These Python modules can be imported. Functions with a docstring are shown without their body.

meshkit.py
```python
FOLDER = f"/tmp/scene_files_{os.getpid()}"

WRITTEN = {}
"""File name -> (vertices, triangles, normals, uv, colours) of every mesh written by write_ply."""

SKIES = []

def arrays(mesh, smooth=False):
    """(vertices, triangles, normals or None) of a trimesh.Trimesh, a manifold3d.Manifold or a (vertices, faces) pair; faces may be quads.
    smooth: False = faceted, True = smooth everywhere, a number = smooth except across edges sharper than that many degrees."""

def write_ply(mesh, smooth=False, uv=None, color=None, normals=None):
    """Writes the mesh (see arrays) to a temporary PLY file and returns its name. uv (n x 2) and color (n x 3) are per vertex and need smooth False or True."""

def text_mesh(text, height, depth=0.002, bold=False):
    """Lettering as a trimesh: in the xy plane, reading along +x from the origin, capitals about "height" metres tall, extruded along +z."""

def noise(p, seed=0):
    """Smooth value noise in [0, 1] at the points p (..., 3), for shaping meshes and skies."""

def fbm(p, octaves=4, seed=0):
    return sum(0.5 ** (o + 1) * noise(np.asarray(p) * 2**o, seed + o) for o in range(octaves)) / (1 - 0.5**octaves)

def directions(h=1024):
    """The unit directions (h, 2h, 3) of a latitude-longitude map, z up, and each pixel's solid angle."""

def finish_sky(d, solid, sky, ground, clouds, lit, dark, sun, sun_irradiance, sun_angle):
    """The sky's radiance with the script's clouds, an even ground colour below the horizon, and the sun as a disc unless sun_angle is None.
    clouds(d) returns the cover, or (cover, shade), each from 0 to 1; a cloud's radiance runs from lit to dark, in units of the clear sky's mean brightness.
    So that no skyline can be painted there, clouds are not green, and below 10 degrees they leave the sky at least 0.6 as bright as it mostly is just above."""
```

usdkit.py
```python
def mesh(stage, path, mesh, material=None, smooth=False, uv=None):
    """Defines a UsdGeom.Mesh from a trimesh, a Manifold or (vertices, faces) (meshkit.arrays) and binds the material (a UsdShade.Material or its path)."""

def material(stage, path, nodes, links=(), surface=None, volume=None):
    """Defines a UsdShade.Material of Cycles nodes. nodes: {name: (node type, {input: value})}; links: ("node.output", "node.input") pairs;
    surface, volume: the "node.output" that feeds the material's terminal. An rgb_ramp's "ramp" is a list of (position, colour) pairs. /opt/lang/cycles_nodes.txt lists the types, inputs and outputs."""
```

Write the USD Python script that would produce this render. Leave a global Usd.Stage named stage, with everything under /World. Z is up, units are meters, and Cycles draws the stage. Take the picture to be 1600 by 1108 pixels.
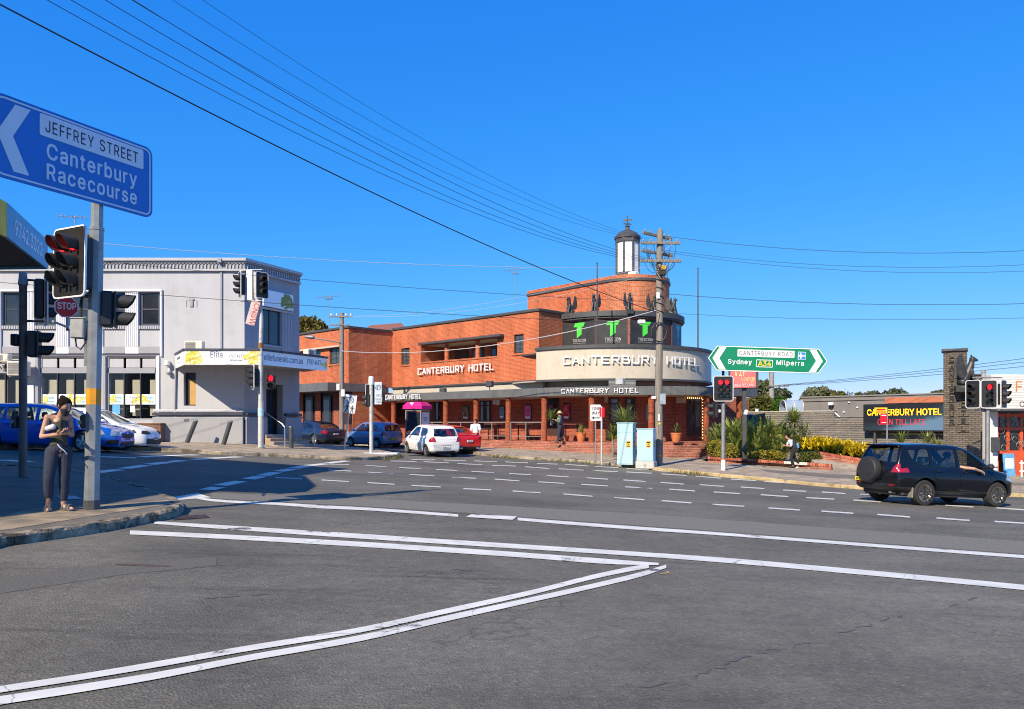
import math, random
import numpy as np, trimesh, usdkit, meshkit
import manifold3d as m3
from shapely.geometry import Polygon, LineString, Point, box as sbox
from shapely.ops import unary_union
from scipy.interpolate import RBFInterpolator, RegularGridInterpolator, PchipInterpolator
from pxr import Usd, UsdGeom, UsdLux, UsdShade, Gf, Sdf, Vt

stage = Usd.Stage.CreateInMemory()
UsdGeom.SetStageUpAxis(stage, 'Z'); UsdGeom.SetStageMetersPerUnit(stage, 1.0)
world = UsdGeom.Xform.Define(stage, '/World'); stage.SetDefaultPrim(world.GetPrim())
stage.DefinePrim('/World/Looks', 'Scope')
R = random.Random(7)
NR = np.random.default_rng(7)

# ------------------------------------------------------------------ camera, sky, sun, exposure
F, CU, CV = 1208.0, 800.0, 660.0            # focal length and horizon of the 1600 x 1108 photograph, in pixels
cam = UsdGeom.Camera.Define(stage, '/World/camera')
cam.AddRotateXOp().Set(90.0)
cam.CreateHorizontalApertureAttr(36.0); cam.CreateVerticalApertureAttr(36.0 * 709 / 1024)
cam.CreateFocalLengthAttr(36.0 * F / 1600)
cam.CreateVerticalApertureOffsetAttr(36.0 * (CV - 554) / 1600)
cam.CreateClippingRangeAttr(Gf.Vec2f(0.1, 5000))
cam.CreateExposureAttr(0.68)
SUN_EL, SUN_AZ = math.radians(36.5), math.radians(180 + 31)
sun_dir = np.array([math.sin(SUN_AZ) * math.cos(SUN_EL), math.cos(SUN_AZ) * math.cos(SUN_EL), math.sin(SUN_EL)])
dome = UsdLux.DomeLight.Define(stage, '/World/sky')
sky_mat = usdkit.material(stage, '/World/Looks/sky_look', {
    's': ('sky_texture', dict(sky_type='single_scattering', sun_disc=False, sun_elevation=SUN_EL, sun_rotation=SUN_AZ % (2 * math.pi), altitude=800.0, air_density=1.0, aerosol_density=0.0, ozone_density=6.0)),
    'x': ('separate_color', {}), 'c': ('combine_color', {}),                    # a deeper, more even blue than the model's, all over the sky
    'pr': ('math', dict(math_type='power', value2=1.5)), 'kr': ('math', dict(math_type='multiply', value2=.175)), 'mr': ('math', dict(math_type='minimum')), 'lr': ('math', dict(math_type='multiply', value2=.8)),
    'pg': ('math', dict(math_type='power', value2=.67)), 'kg': ('math', dict(math_type='multiply', value2=.94)),
    'pb': ('math', dict(math_type='power', value2=.28)), 'kb': ('math', dict(math_type='multiply', value2=3.2)),
    'b': ('background_shader', dict(strength=0.125))},
    [('s.color', 'x.color'), ('x.r', 'pr.value1'), ('x.g', 'pg.value1'), ('x.b', 'pb.value1'), ('pr.value', 'kr.value1'), ('pg.value', 'kg.value1'), ('pb.value', 'kb.value1'), ('kg.value', 'lr.value1'),
     ('kr.value', 'mr.value1'), ('lr.value', 'mr.value2'), ('mr.value', 'c.r'), ('kg.value', 'c.g'), ('kb.value', 'c.b'), ('c.color', 'b.color')], surface='b.background')
UsdShade.MaterialBindingAPI.Apply(dome.GetPrim()).Bind(sky_mat)
dome.GetPrim().SetCustomDataByKey('kind', 'structure'); dome.GetPrim().SetCustomDataByKey('label', 'clear deep blue cloudless daytime sky'); dome.GetPrim().SetCustomDataByKey('category', 'sky')
sun = UsdLux.DistantLight.Define(stage, '/World/sun')
sun.CreateIntensityAttr(1.2); sun.CreateNormalizeAttr(True); sun.CreateAngleAttr(0.53); sun.CreateColorAttr(Gf.Vec3f(1.0, 0.86, 0.66))
sun.AddRotateZOp().Set(-math.degrees(SUN_AZ)); sun.AddRotateXOp().Set(-(90 - math.degrees(SUN_EL)))

# ------------------------------------------------------------------ helpers
_used = {}
def numbered(parent, name):
    k = (parent, name); n = _used.get(k, 0); _used[k] = n + 1
    return name if n == 0 else f'{name}_{n:03d}'
def data(p, **kw):
    for k, v in kw.items():
        if v: p.SetCustomDataByKey(k, v)
class Thing:
    """an Xform under /World (or a part with its own sub-parts)"""
    def __init__(self, path): self.path = path; self.prim = stage.GetPrimAtPath(path)
def thing(name, label=None, cat=None, loc=(0, 0, 0), rotz=0.0, group=None, kind=None, lean=None):
    path = '/World/' + numbered('/World', name)
    x = UsdGeom.Xform.Define(stage, path)
    x.AddTranslateOp().Set(Gf.Vec3d(*map(float, loc)))
    if rotz: x.AddRotateZOp().Set(math.degrees(rotz))
    if lean: x.AddRotateYOp().Set(float(lean))
    data(x.GetPrim(), label=label, category=cat, group=group, kind=kind)
    return Thing(path)
def obj(name, mesh, mat, parent=None, smooth=False, label=None, cat=None, group=None, kind=None, loc=None, rotz=0.0):
    pp = parent.path if parent else '/World'
    path = pp + '/' + numbered(pp, name)
    if isinstance(mesh, MB): mesh = mesh.get()
    m = usdkit.mesh(stage, path, mesh, mat, smooth=smooth)
    if loc is not None: m.AddTranslateOp().Set(Gf.Vec3d(*map(float, loc)))
    if rotz: m.AddRotateZOp().Set(math.degrees(rotz))
    data(m.GetPrim(), label=label, category=cat, group=group, kind=kind)
    return Thing(path)
def copy_of(src, loc, rotz=0.0, label=None, cat=None, group=None):
    was = src.prim.GetCustomData(); base = src.path.split('/')[-1]
    r = thing(base, label or was.get('label'), cat or was.get('category'), loc, rotz, group or was.get('group'))
    r.prim.GetReferences().AddInternalReference(Sdf.Path(src.path)); r.prim.SetInstanceable(True)
    return r

class MB:
    """collects shapes into one mesh"""
    def __init__(self): self.v, self.f, self.n = [], [], 0
    def add(self, v, f):
        v = np.asarray(v, float); f = np.asarray(f, int)
        if f.shape[1] == 4: f = np.vstack([f[:, [0, 1, 2]], f[:, [0, 2, 3]]])
        self.v.append(v); self.f.append(f + self.n); self.n += len(v); return self
    def mesh(self, m, M=None):
        v, f, _ = meshkit.arrays(m)
        if M is not None: v = v @ np.asarray(M)[:3, :3].T + np.asarray(M)[:3, 3]
        return self.add(v, f)
    def box(self, x0, y0, z0, x1, y1, z1, M=None):
        v = np.array([[x0,y0,z0],[x1,y0,z0],[x1,y1,z0],[x0,y1,z0],[x0,y0,z1],[x1,y0,z1],[x1,y1,z1],[x0,y1,z1]], float)
        if M is not None: v = v @ np.asarray(M)[:3, :3].T + np.asarray(M)[:3, 3]
        return self.add(v, [[0,3,2,1],[4,5,6,7],[0,1,5,4],[1,2,6,5],[2,3,7,6],[3,0,4,7]])
    def cbox(self, x0, y0, z0, x1, y1, z1, c=0.02, M=None):
        """chamfered box"""
        c = min(c, abs(x1-x0)*.49, abs(y1-y0)*.49, abs(z1-z0)*.49)
        pts = []
        for X, Y, Z in ((c,0,0),(0,c,0),(0,0,c)):
            for sx in (0,1):
                for sy in (0,1):
                    for sz in (0,1):
                        pts.append([(x1-c+X if 0 else (x1-(c-X)) if sx else x0+(c-X)), (y1-(c-Y)) if sy else y0+(c-Y), (z1-(c-Z)) if sz else z0+(c-Z)])
        return self.mesh(m3.Manifold.hull_points(np.array(pts)), M)
    def cyl(self, p0, p1, r0, r1=None, n=12, cap=True):
        r1 = r0 if r1 is None else r1
        p0, p1 = np.asarray(p0, float), np.asarray(p1, float); a = p1 - p0; a /= max(np.linalg.norm(a), 1e-9)
        u = np.cross(a, [0,0,1] if abs(a[2]) < .9 else [1,0,0]); u /= np.linalg.norm(u); w = np.cross(a, u)
        t = np.arange(n) * 2 * np.pi / n; ring = np.cos(t)[:,None]*u + np.sin(t)[:,None]*w
        v = np.vstack([p0 + ring*r0, p1 + ring*r1]); f = [[i, (i+1)%n, n+(i+1)%n, n+i] for i in range(n)]
        self.add(v, f)
        if cap:
            self.add(np.vstack([v[:n], [p0]]), [[(i+1)%n, i, n] for i in range(n)])
            self.add(np.vstack([v[n:], [p1]]), [[i, (i+1)%n, n] for i in range(n)])
        return self
    def tube(self, pts, r, n=8):
        pts = np.asarray(pts, float); rs = np.broadcast_to(r, (len(pts),))
        d = np.gradient(pts, axis=0); d /= np.maximum(np.linalg.norm(d, axis=1), 1e-9)[:, None]
        ref = np.array([0,0,1.0]) if abs(d[0][2]) < .9 else np.array([1.0,0,0])
        rings = []
        for p, a, q in zip(pts, d, rs):
            u = np.cross(a, ref); u /= max(np.linalg.norm(u), 1e-9); w = np.cross(a, u)
            t = np.arange(n)*2*np.pi/n; rings.append(p + q*(np.cos(t)[:,None]*u + np.sin(t)[:,None]*w))
        v = np.vstack(rings); f = []
        for k in range(len(pts)-1):
            for i in range(n): f.append([k*n+i, k*n+(i+1)%n, (k+1)*n+(i+1)%n, (k+1)*n+i])
        self.add(v, f)
        self.add(np.vstack([rings[0], [pts[0]]]), [[(i+1)%n, i, n] for i in range(n)])
        self.add(np.vstack([rings[-1], [pts[-1]]]), [[i, (i+1)%n, n] for i in range(n)])
        return self
    def lathe(self, prof, n=24, at=(0,0,0), axis='z'):
        """prof: (r, z) pairs"""
        prof = np.asarray(prof, float); t = np.arange(n)*2*np.pi/n; k = len(prof)
        v = np.zeros((k, n, 3)); v[:,:,0] = prof[:,0:1]*np.cos(t); v[:,:,1] = prof[:,0:1]*np.sin(t); v[:,:,2] = prof[:,1:2]
        if axis == 'y': v = v[:,:,[0,2,1]]*np.array([1,1,-1])
        if axis == 'x': v = v[:,:,[2,1,0]]*np.array([1,1,-1])
        v = v.reshape(-1,3) + np.asarray(at, float)
        f = [[a*n+i, a*n+(i+1)%n, (a+1)*n+(i+1)%n, (a+1)*n+i] for a in range(k-1) for i in range(n)]
        return self.add(v, f)
    def poly(self, shape, z0, z1, M=None):
        """extruded shapely polygon"""
        for g in getattr(shape, 'geoms', [shape]):
            if g.is_empty or g.area < 1e-8: continue
            e = trimesh.creation.extrude_polygon(g, z1 - z0, engine='earcut'); e.apply_translation([0,0,z0]); self.mesh(e, M)
        return self
    def get(self):
        if not self.v: return np.zeros((0,3)), np.zeros((0,3), int)
        return np.vstack(self.v), np.vstack(self.f)
def Mrot(loc=(0,0,0), ax=None, rotz=0.0, rotx=0.0, roty=0.0):
    M = trimesh.transformations.euler_matrix(rotx, roty, rotz, 'sxyz'); M[:3,3] = loc; return M
def frame(o, x, y):
    """matrix whose local x, y axes are the given directions (z = x cross y)"""
    x = np.asarray(x, float)/np.linalg.norm(x); y = np.asarray(y, float)/np.linalg.norm(y); M = np.eye(4)
    M[:3,0], M[:3,1], M[:3,2], M[:3,3] = x, y, np.cross(x, y), o; return M
UPRIGHT = np.array([[1,0,0,0],[0,0,-1,0],[0,1,0,0],[0,0,0,1]], float)     # xy drawing -> standing, facing -y
def upright(x=0, y=0, z=0):
    M = UPRIGHT.copy(); M[:3,3] = (x,y,z); return M
def rrect(x0, y0, x1, y1, r): return sbox(x0+r, y0+r, x1-r, y1-r).buffer(r, quad_segs=5)

# ------------------------------------------------------------------ materials
L = '/World/Looks/'
_mats = {}
def pm(name, col, rough=.5, metal=0.0, var=.12, scale=4.0, bump=0.0, bscale=60.0, coat=0.0, spec=.5, detail=5.0, dirt=None, dscale=1.3, dlo=.5, dhi=.68, streak=0.0):
    """plain surface: base colour broken up by noise, optional dirt patches and fine relief"""
    c = np.array(col, float)
    nodes = {'t': ('texture_coordinate', {}), 'n': ('noise_texture', dict(scale=scale, detail=detail, roughness=.6)),
             'r': ('rgb_ramp', dict(ramp=[(.3, tuple(c*(1-var))), (.7, tuple(np.minimum(c*(1+var), .95)))])),
             'p': ('principled_bsdf', dict(roughness=rough, metallic=metal, coat_weight=coat, coat_roughness=.04, specular_ior_level=spec))}
    links = [('t.object', 'n.vector'), ('n.fac', 'r.fac')]
    out = 'r.color'
    if dirt is not None:
        nodes['n2'] = ('noise_texture', dict(scale=dscale, detail=6.0, roughness=.65)); nodes['r2'] = ('map_range', dict(from_min=dlo, from_max=dhi, to_min=0.0, to_max=1.0, clamp=True))
        nodes['mx'] = ('mix_color', dict(b=tuple(dirt)))
        links += [('t.object', 'n2.vector'), ('n2.fac', 'r2.value'), ('r2.result', 'mx.fac'), (out, 'mx.a')]; out = 'mx.result'
    if streak:
        nodes['sm'] = ('mapping', dict(scale=(2.6, 2.6, .22))); nodes['sn'] = ('noise_texture', dict(scale=1.0, detail=6.0, roughness=.7)); nodes['sr'] = ('rgb_ramp', dict(ramp=[(.40, (1.0,)*3), (.66, (1-streak, 1-streak*1.05, 1-streak*1.1))])); nodes['sx'] = ('mix_color', dict(blend_type='multiply', fac=1.0))
        links += [('t.object', 'sm.vector'), ('sm.vector', 'sn.vector'), ('sn.fac', 'sr.fac'), (out, 'sx.a'), ('sr.color', 'sx.b')]; out = 'sx.result'
    links.append((out, 'p.base_color'))
    if bump:
        nodes['bn'] = ('noise_texture', dict(scale=bscale, detail=3.0)); nodes['b'] = ('bump', dict(strength=bump, distance=.02))
        links += [('t.object', 'bn.vector'), ('bn.fac', 'b.height'), ('b.normal', 'p.normal')]
    m = usdkit.material(stage, L + name, nodes, links, surface='p.BSDF'); _mats[name] = m; return m
def emit(name, col, k):
    return usdkit.material(stage, L + name, {'p': ('principled_bsdf', dict(base_color=tuple(col), roughness=.3, emission_color=tuple(col), emission_strength=float(k)))}, surface='p.BSDF')
def brick(name, cols, mortar, curved=0.0, bw=.24, rh=.08, ms=.008, rough=.85, bumpk=.5, stain=.33):
    """brickwork in the object's own coordinates; curved = radius of a drum about the object's origin"""
    nodes = {'t': ('texture_coordinate', {}), 's': ('separate_xyz', {}), 'c': ('combine_xyz', {}),
             'b': ('brick_texture', dict(scale=1.0, brick_width=bw, row_height=rh, mortar_size=ms, mortar_smooth=.3, bias=0.0, color1=cols[0], color2=cols[1], mortar=mortar)),
             'mpn': ('mapping', dict(scale=(1.6, 1.6, .45))), 'n': ('noise_texture', dict(scale=.6, detail=6.0, roughness=.65)), 'nr': ('rgb_ramp', dict(ramp=[(.3, (1-stain,)*3), (.7, (1+stain*.4,)*3)])),
             'n2': ('noise_texture', dict(scale=9.0, detail=3.0)), 'nr2': ('rgb_ramp', dict(ramp=[(.25, (.72,.70,.68)), (.75, (1.22,1.2,1.16))])),
             'm': ('mix_color', dict(blend_type='multiply', fac=1.0)), 'm2': ('mix_color', dict(blend_type='multiply', fac=1.0)),
             'bp': ('bump', dict(strength=bumpk, distance=.01, invert=True)), 'p': ('principled_bsdf', dict(roughness=rough, specular_ior_level=.25))}
    links = [('t.object', 's.vector')]
    if curved:
        nodes['a'] = ('math', dict(math_type='arctan2')); nodes['k'] = ('math', dict(math_type='multiply', value2=float(curved)))
        links += [('s.y', 'a.value1'), ('s.x', 'a.value2'), ('a.value', 'k.value1'), ('k.value', 'c.x')]
    else:
        nodes['a'] = ('math', dict(math_type='add')); links += [('s.x', 'a.value1'), ('s.y', 'a.value2'), ('a.value', 'c.x')]
    links += [('s.z', 'c.y'), ('c.vector', 'b.vector'), ('t.object', 'mpn.vector'), ('mpn.vector', 'n.vector'), ('n.fac', 'nr.fac'), ('b.color', 'm.a'), ('nr.color', 'm.b'),
              ('t.object', 'n2.vector'), ('n2.fac', 'nr2.fac'), ('m.result', 'm2.a'), ('nr2.color', 'm2.b'), ('m2.result', 'p.base_color'), ('b.fac', 'bp.height'), ('bp.normal', 'p.normal')]
    return usdkit.material(stage, L + name, nodes, links, surface='p.BSDF')
def leafmat(name, c1, c2, trans=.3, rough=.45, scale=1.2):
    return usdkit.material(stage, L + name, {
        'g': ('geometry', {}), 'n': ('noise_texture', dict(scale=scale, detail=4.0)), 'n2': ('noise_texture', dict(scale=scale*9, detail=2.0)), 'ad': ('math', dict(math_type='multiply_add', value2=.5)),
        'hf': ('math', dict(math_type='multiply', value2=.5)),
        'r': ('rgb_ramp', dict(ramp=[(.36, c1), (.62, c2)])), 'p': ('principled_bsdf', dict(roughness=rough, specular_ior_level=.35)), 't': ('translucent_bsdf', {}), 'm': ('mix_closure', dict(fac=trans))},
        [('g.position', 'n.vector'), ('g.position', 'n2.vector'), ('n.fac', 'ad.value1'), ('n2.fac', 'hf.value1'), ('hf.value', 'ad.value3'), ('ad.value', 'r.fac'), ('r.color', 'p.base_color'), ('r.color', 't.color'), ('p.BSDF', 'm.closure1'), ('t.BSDF', 'm.closure2')], surface='m.closure')
def glassmat(name, tint, gl=(1,1,1), rough=.03, base=.05):
    return usdkit.material(stage, L + name, {'f': ('layer_weight', dict(blend=.5)), 'p': ('math', dict(math_type='power', value2=4.0)), 'k': ('math', dict(math_type='multiply_add', value2=.9, value3=base)), 't': ('transparent_bsdf', dict(color=tint)), 'g': ('glossy_bsdf', dict(color=gl, roughness=rough)), 'm': ('mix_closure', {})},
        [('f.facing', 'p.value1'), ('p.value', 'k.value1'), ('k.value', 'm.fac'), ('t.BSDF', 'm.closure1'), ('g.BSDF', 'm.closure2')], surface='m.closure')

# ------------------------------------------------------------------ shared materials
asphalt = usdkit.material(stage, L + 'asphalt', {
    'g': ('geometry', {}), 'v': ('voronoi_texture', dict(scale=55.0, randomness=1.0)), 'vr': ('rgb_ramp', dict(ramp=[(0, (.78,)*3), (.5, (1.0,)*3), (.94, (1.12,)*3), (1, (1.55,1.52,1.46))])), 'vs': ('separate_color', {}),
    'n': ('noise_texture', dict(scale=.33, detail=7.0, roughness=.62)), 'nr': ('rgb_ramp', dict(ramp=[(.30, (.092,.0855,.068)), (.5, (.132,.1245,.099)), (.70, (.168,.158,.126))])),
    'mp': ('mapping', dict(scale=(.35, 2.6, 1.0), rotation=(0, 0, .17))), 'n2': ('noise_texture', dict(scale=.8, detail=6.0, roughness=.72)), 'n2r': ('rgb_ramp', dict(ramp=[(.30, (.62,)*3), (.44, (.94,)*3), (.7, (1.08,)*3)])),
    'n3': ('noise_texture', dict(scale=7.0, detail=4.0, roughness=.7)), 'n3r': ('rgb_ramp', dict(ramp=[(.28, (.8,)*3), (.6, (1.04,)*3)])),
    'mpc': ('mapping', dict(scale=(.2, .5, 1.0), rotation=(0, 0, .5))), 'nw': ('noise_texture', dict(scale=2.5, detail=4.0)), 'wv': ('vector_math', dict(math_type='multiply_add', vector2=(.5,.5,0))),
    'cr': ('voronoi_texture', dict(feature='distance_to_edge', scale=.55)), 'crm': ('map_range', dict(from_min=.0015, from_max=.007, to_min=.72, to_max=1.0, clamp=True)), 'cm': ('noise_texture', dict(scale=.3, detail=2.0)), 'cmr': ('map_range', dict(from_min=.53, from_max=.60, to_min=1.0, to_max=0.0, clamp=True)), 'cx': ('math', dict(math_type='maximum')),
    'm1': ('mix_color', dict(blend_type='multiply', fac=1.0)), 'm2': ('mix_color', dict(blend_type='multiply', fac=1.0)), 'm3': ('mix_color', dict(blend_type='multiply', fac=1.0)), 'm4': ('mix_color', dict(blend_type='multiply', fac=1.0)),
    'b': ('bump', dict(strength=.55, distance=.012)), 'p': ('principled_bsdf', dict(roughness=.82, specular_ior_level=.3))},
    [('g.position', 'v.vector'), ('v.color', 'vs.color'), ('vs.r', 'vr.fac'), ('g.position', 'n.vector'), ('n.fac', 'nr.fac'), ('g.position', 'mp.vector'), ('mp.vector', 'n2.vector'), ('n2.fac', 'n2r.fac'), ('g.position', 'n3.vector'), ('n3.fac', 'n3r.fac'),
     ('g.position', 'mpc.vector'), ('g.position', 'nw.vector'), ('nw.color', 'wv.vector1'), ('mpc.vector', 'wv.vector3'), ('wv.vector', 'cr.vector'), ('cr.distance', 'crm.value'), ('g.position', 'cm.vector'), ('cm.fac', 'cmr.value'), ('crm.result', 'cx.value1'), ('cmr.result', 'cx.value2'),
     ('nr.color', 'm1.a'), ('vr.color', 'm1.b'), ('m1.result', 'm2.a'), ('n2r.color', 'm2.b'), ('m2.result', 'm3.a'), ('n3r.color', 'm3.b'), ('m3.result', 'm4.a'), ('cx.value', 'm4.b'), ('m4.result', 'p.base_color'), ('v.distance', 'b.height'), ('b.normal', 'p.normal')], surface='p.BSDF')
def worn_paint(name, col, thr):
    return usdkit.material(stage, L + name, {
        'g': ('geometry', {}), 'n': ('noise_texture', dict(scale=14.0, detail=8.0, roughness=.75)), 'n2': ('noise_texture', dict(scale=1.1, detail=3.0)), 'ad': ('math', dict(math_type='multiply_add', value2=.45)),
        'nw': ('noise_texture', dict(scale=9.0, detail=3.0)), 'wv': ('vector_math', dict(math_type='multiply_add', vector2=(.12,.12,0))),
        'c': ('voronoi_texture', dict(feature='distance_to_edge', scale=1.1)), 'cm': ('map_range', dict(from_min=.0, from_max=.006, to_min=.35, to_max=1.0, clamp=True)),
        'mr': ('map_range', dict(from_min=thr, from_max=thr+.05, to_min=0.0, to_max=1.0, clamp=True)), 'mn': ('math', dict(math_type='multiply')),
        'd': ('noise_texture', dict(scale=3.0, detail=5.0)), 'dr': ('rgb_ramp', dict(ramp=[(.3, tuple(x*.8 for x in col)), (.65, col)])),
        'mx': ('mix_color', dict(a=(.09,.088,.085))), 'p': ('principled_bsdf', dict(roughness=.65))},
        [('g.position', 'n.vector'), ('g.position', 'n2.vector'), ('n.fac', 'ad.value1'), ('n2.fac', 'ad.value3'), ('ad.value', 'mr.value'), ('g.position', 'nw.vector'), ('nw.color', 'wv.vector1'), ('g.position', 'wv.vector3'), ('wv.vector', 'c.vector'), ('c.distance', 'cm.value'),
         ('mr.result', 'mn.value1'), ('cm.result', 'mn.value2'), ('mn.value', 'mx.fac'), ('g.position', 'd.vector'), ('d.fac', 'dr.fac'), ('dr.color', 'mx.b'), ('mx.result', 'p.base_color')], surface='p.BSDF')
paint_white = worn_paint('road_paint', (.66,.655,.59), .53)
paint_thin = worn_paint('road_paint_thin', (.60,.595,.54), .54)
paint_yellow = worn_paint('road_paint_yellow', (.55,.38,.08), .60)
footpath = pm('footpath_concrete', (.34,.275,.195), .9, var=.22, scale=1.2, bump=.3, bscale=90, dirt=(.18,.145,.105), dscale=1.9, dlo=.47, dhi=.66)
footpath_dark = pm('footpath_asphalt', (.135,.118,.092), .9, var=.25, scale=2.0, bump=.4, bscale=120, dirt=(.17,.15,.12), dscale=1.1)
kerbstone = pm('kerb_concrete', (.34,.285,.20), .9, var=.3, scale=3.0, bump=.5, bscale=50, dirt=(.10,.085,.06), dscale=2.4, dlo=.46, dhi=.6)
kerb_yellow = pm('kerb_sandstone', (.38,.29,.15), .9, var=.3, scale=3.0, bump=.5, bscale=50, dirt=(.13,.1,.06), dscale=2.4)
galv = pm('galvanised_steel', (.27,.285,.29), .5, metal=.55, var=.2, scale=5, dirt=(.22,.22,.22), dscale=3)
galv_light = pm('pale_steel', (.5,.5,.47), .5, metal=.25, var=.15, scale=5, dirt=(.3,.24,.14), dscale=2.5, dlo=.55)
black_plastic = pm('black_plastic', (.014,.014,.016), .45, var=.2)
visor_black = pm('visor_black', (.022,.022,.022), .6, var=.3, scale=8)
white_edge = pm('white_enamel', (.72,.72,.72), .4, var=.05)
steel_dark = pm('dark_steel', (.05,.052,.055), .5, var=.25)
timber = usdkit.material(stage, L + 'weathered_timber', {
    't': ('texture_coordinate', {}), 'mp': ('mapping', dict(scale=(9.0, 9.0, .35))), 'n': ('noise_texture', dict(scale=4.0, detail=7.0, roughness=.7)), 'r': ('rgb_ramp', dict(ramp=[(.28, (.06,.052,.045)), (.45, (.18,.16,.138)), (.7, (.34,.31,.27))])),
    'b': ('bump', dict(strength=.7, distance=.02)), 'p': ('principled_bsdf', dict(roughness=.9, specular_ior_level=.2))},
    [('t.object', 'mp.vector'), ('mp.vector', 'n.vector'), ('n.fac', 'r.fac'), ('r.color', 'p.base_color'), ('n.fac', 'b.height'), ('b.normal', 'p.normal')], surface='p.BSDF')

# ------------------------------------------------------------------ the lie of the land (z = 0 is the eye)
_cp = [(0,0,-1.5), (-6.7,11.5,-1.45), (-5,12.6,-1.5), (-10,16,-1.27), (-12.6,23.5,-.97), (-10,30,-1.25), (-12,33.3,-1.05), (-18,33,-.95), (-4,37,-1.63), (-8.2,47,-1.49), (-13.5,52,-1.36),
       (2.4,36.5,-1.86), (6.5,34.5,-2.04), (9,33,-2.17), (12.4,27.8,-2.38), (11.6,21.4,-2.30), (13.5,23,-2.42), (20,28,-2.5), (0,-12,-1.45), (-10,0,-1.25), (10,4,-1.95), (-40,30,-.2), (-40,8,-.5), (40,28,-2.7), (40,5,-2.7),
       (3,41,-1.68), (-20,70,-1.2), (20,70,-2.3), (0,62,-1.6), (20,42,-2.3)]
_cp = np.array(_cp, float)
_rbf = RBFInterpolator(_cp[:, :2], _cp[:, 2], kernel='thin_plate_spline', smoothing=1.0)
_gx, _gy = np.linspace(-45, 45, 91), np.linspace(-15, 72, 88)
_gz = _rbf(np.stack(np.meshgrid(_gx, _gy, indexing='ij'), -1).reshape(-1, 2)).reshape(len(_gx), len(_gy))
_gi = RegularGridInterpolator((_gx, _gy), _gz, method='cubic')
def G(x, y):
    """height of the road surface"""
    x, y = np.broadcast_arrays(np.asarray(x, float), np.asarray(y, float))
    q = np.stack([np.clip(x, -45, 45), np.clip(y, -15, 72)], -1)
    r = _gi(q.reshape(-1, 2)).reshape(x.shape)
    return float(r) if r.ndim == 0 else r
def hit(u, v):
    """where the line of sight through a photograph pixel meets the ground"""
    d = np.array([(u - CU) / F, 1.0, (CV - v) / F]); lo, hi = 2.0, 2.0
    while hi < 120 and d[2]*hi > G(d[0]*hi, hi): lo, hi = hi, hi + 1.0
    for _ in range(30):
        m = (lo + hi) / 2
        if d[2]*m > G(d[0]*m, m): lo = m
        else: hi = m
    return np.array([d[0]*lo, lo])
def at(u, v, Y): return np.array([(u - CU) / F * Y, Y, (CV - v) / F * Y])
def drape(shape, dz, cell=1.0, thick=0.0):
    """a flat outline laid over the terrain as triangles"""
    mb = MB()
    x0, y0, x1, y1 = shape.bounds
    if max(x1-x0, y1-y0) <= cell*1.5: cells = [shape]
    else:
        cells = []
        for i in range(int(math.floor(x0/cell)), int(math.ceil(x1/cell))):
            for j in range(int(math.floor(y0/cell)), int(math.ceil(y1/cell))):
                c = shape.intersection(sbox(i*cell, j*cell, (i+1)*cell, (j+1)*cell))
                if not c.is_empty: cells.append(c)
    for c in cells:
        for g in getattr(c, 'geoms', [c]):
            if g.geom_type != 'Polygon' or g.area < 1e-6: continue
            v, f = trimesh.creation.triangulate_polygon(g, engine='earcut')
            v = np.asarray(v); mb.add(np.c_[v, G(v[:,0], v[:,1]) + dz], f)
    return mb

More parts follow.
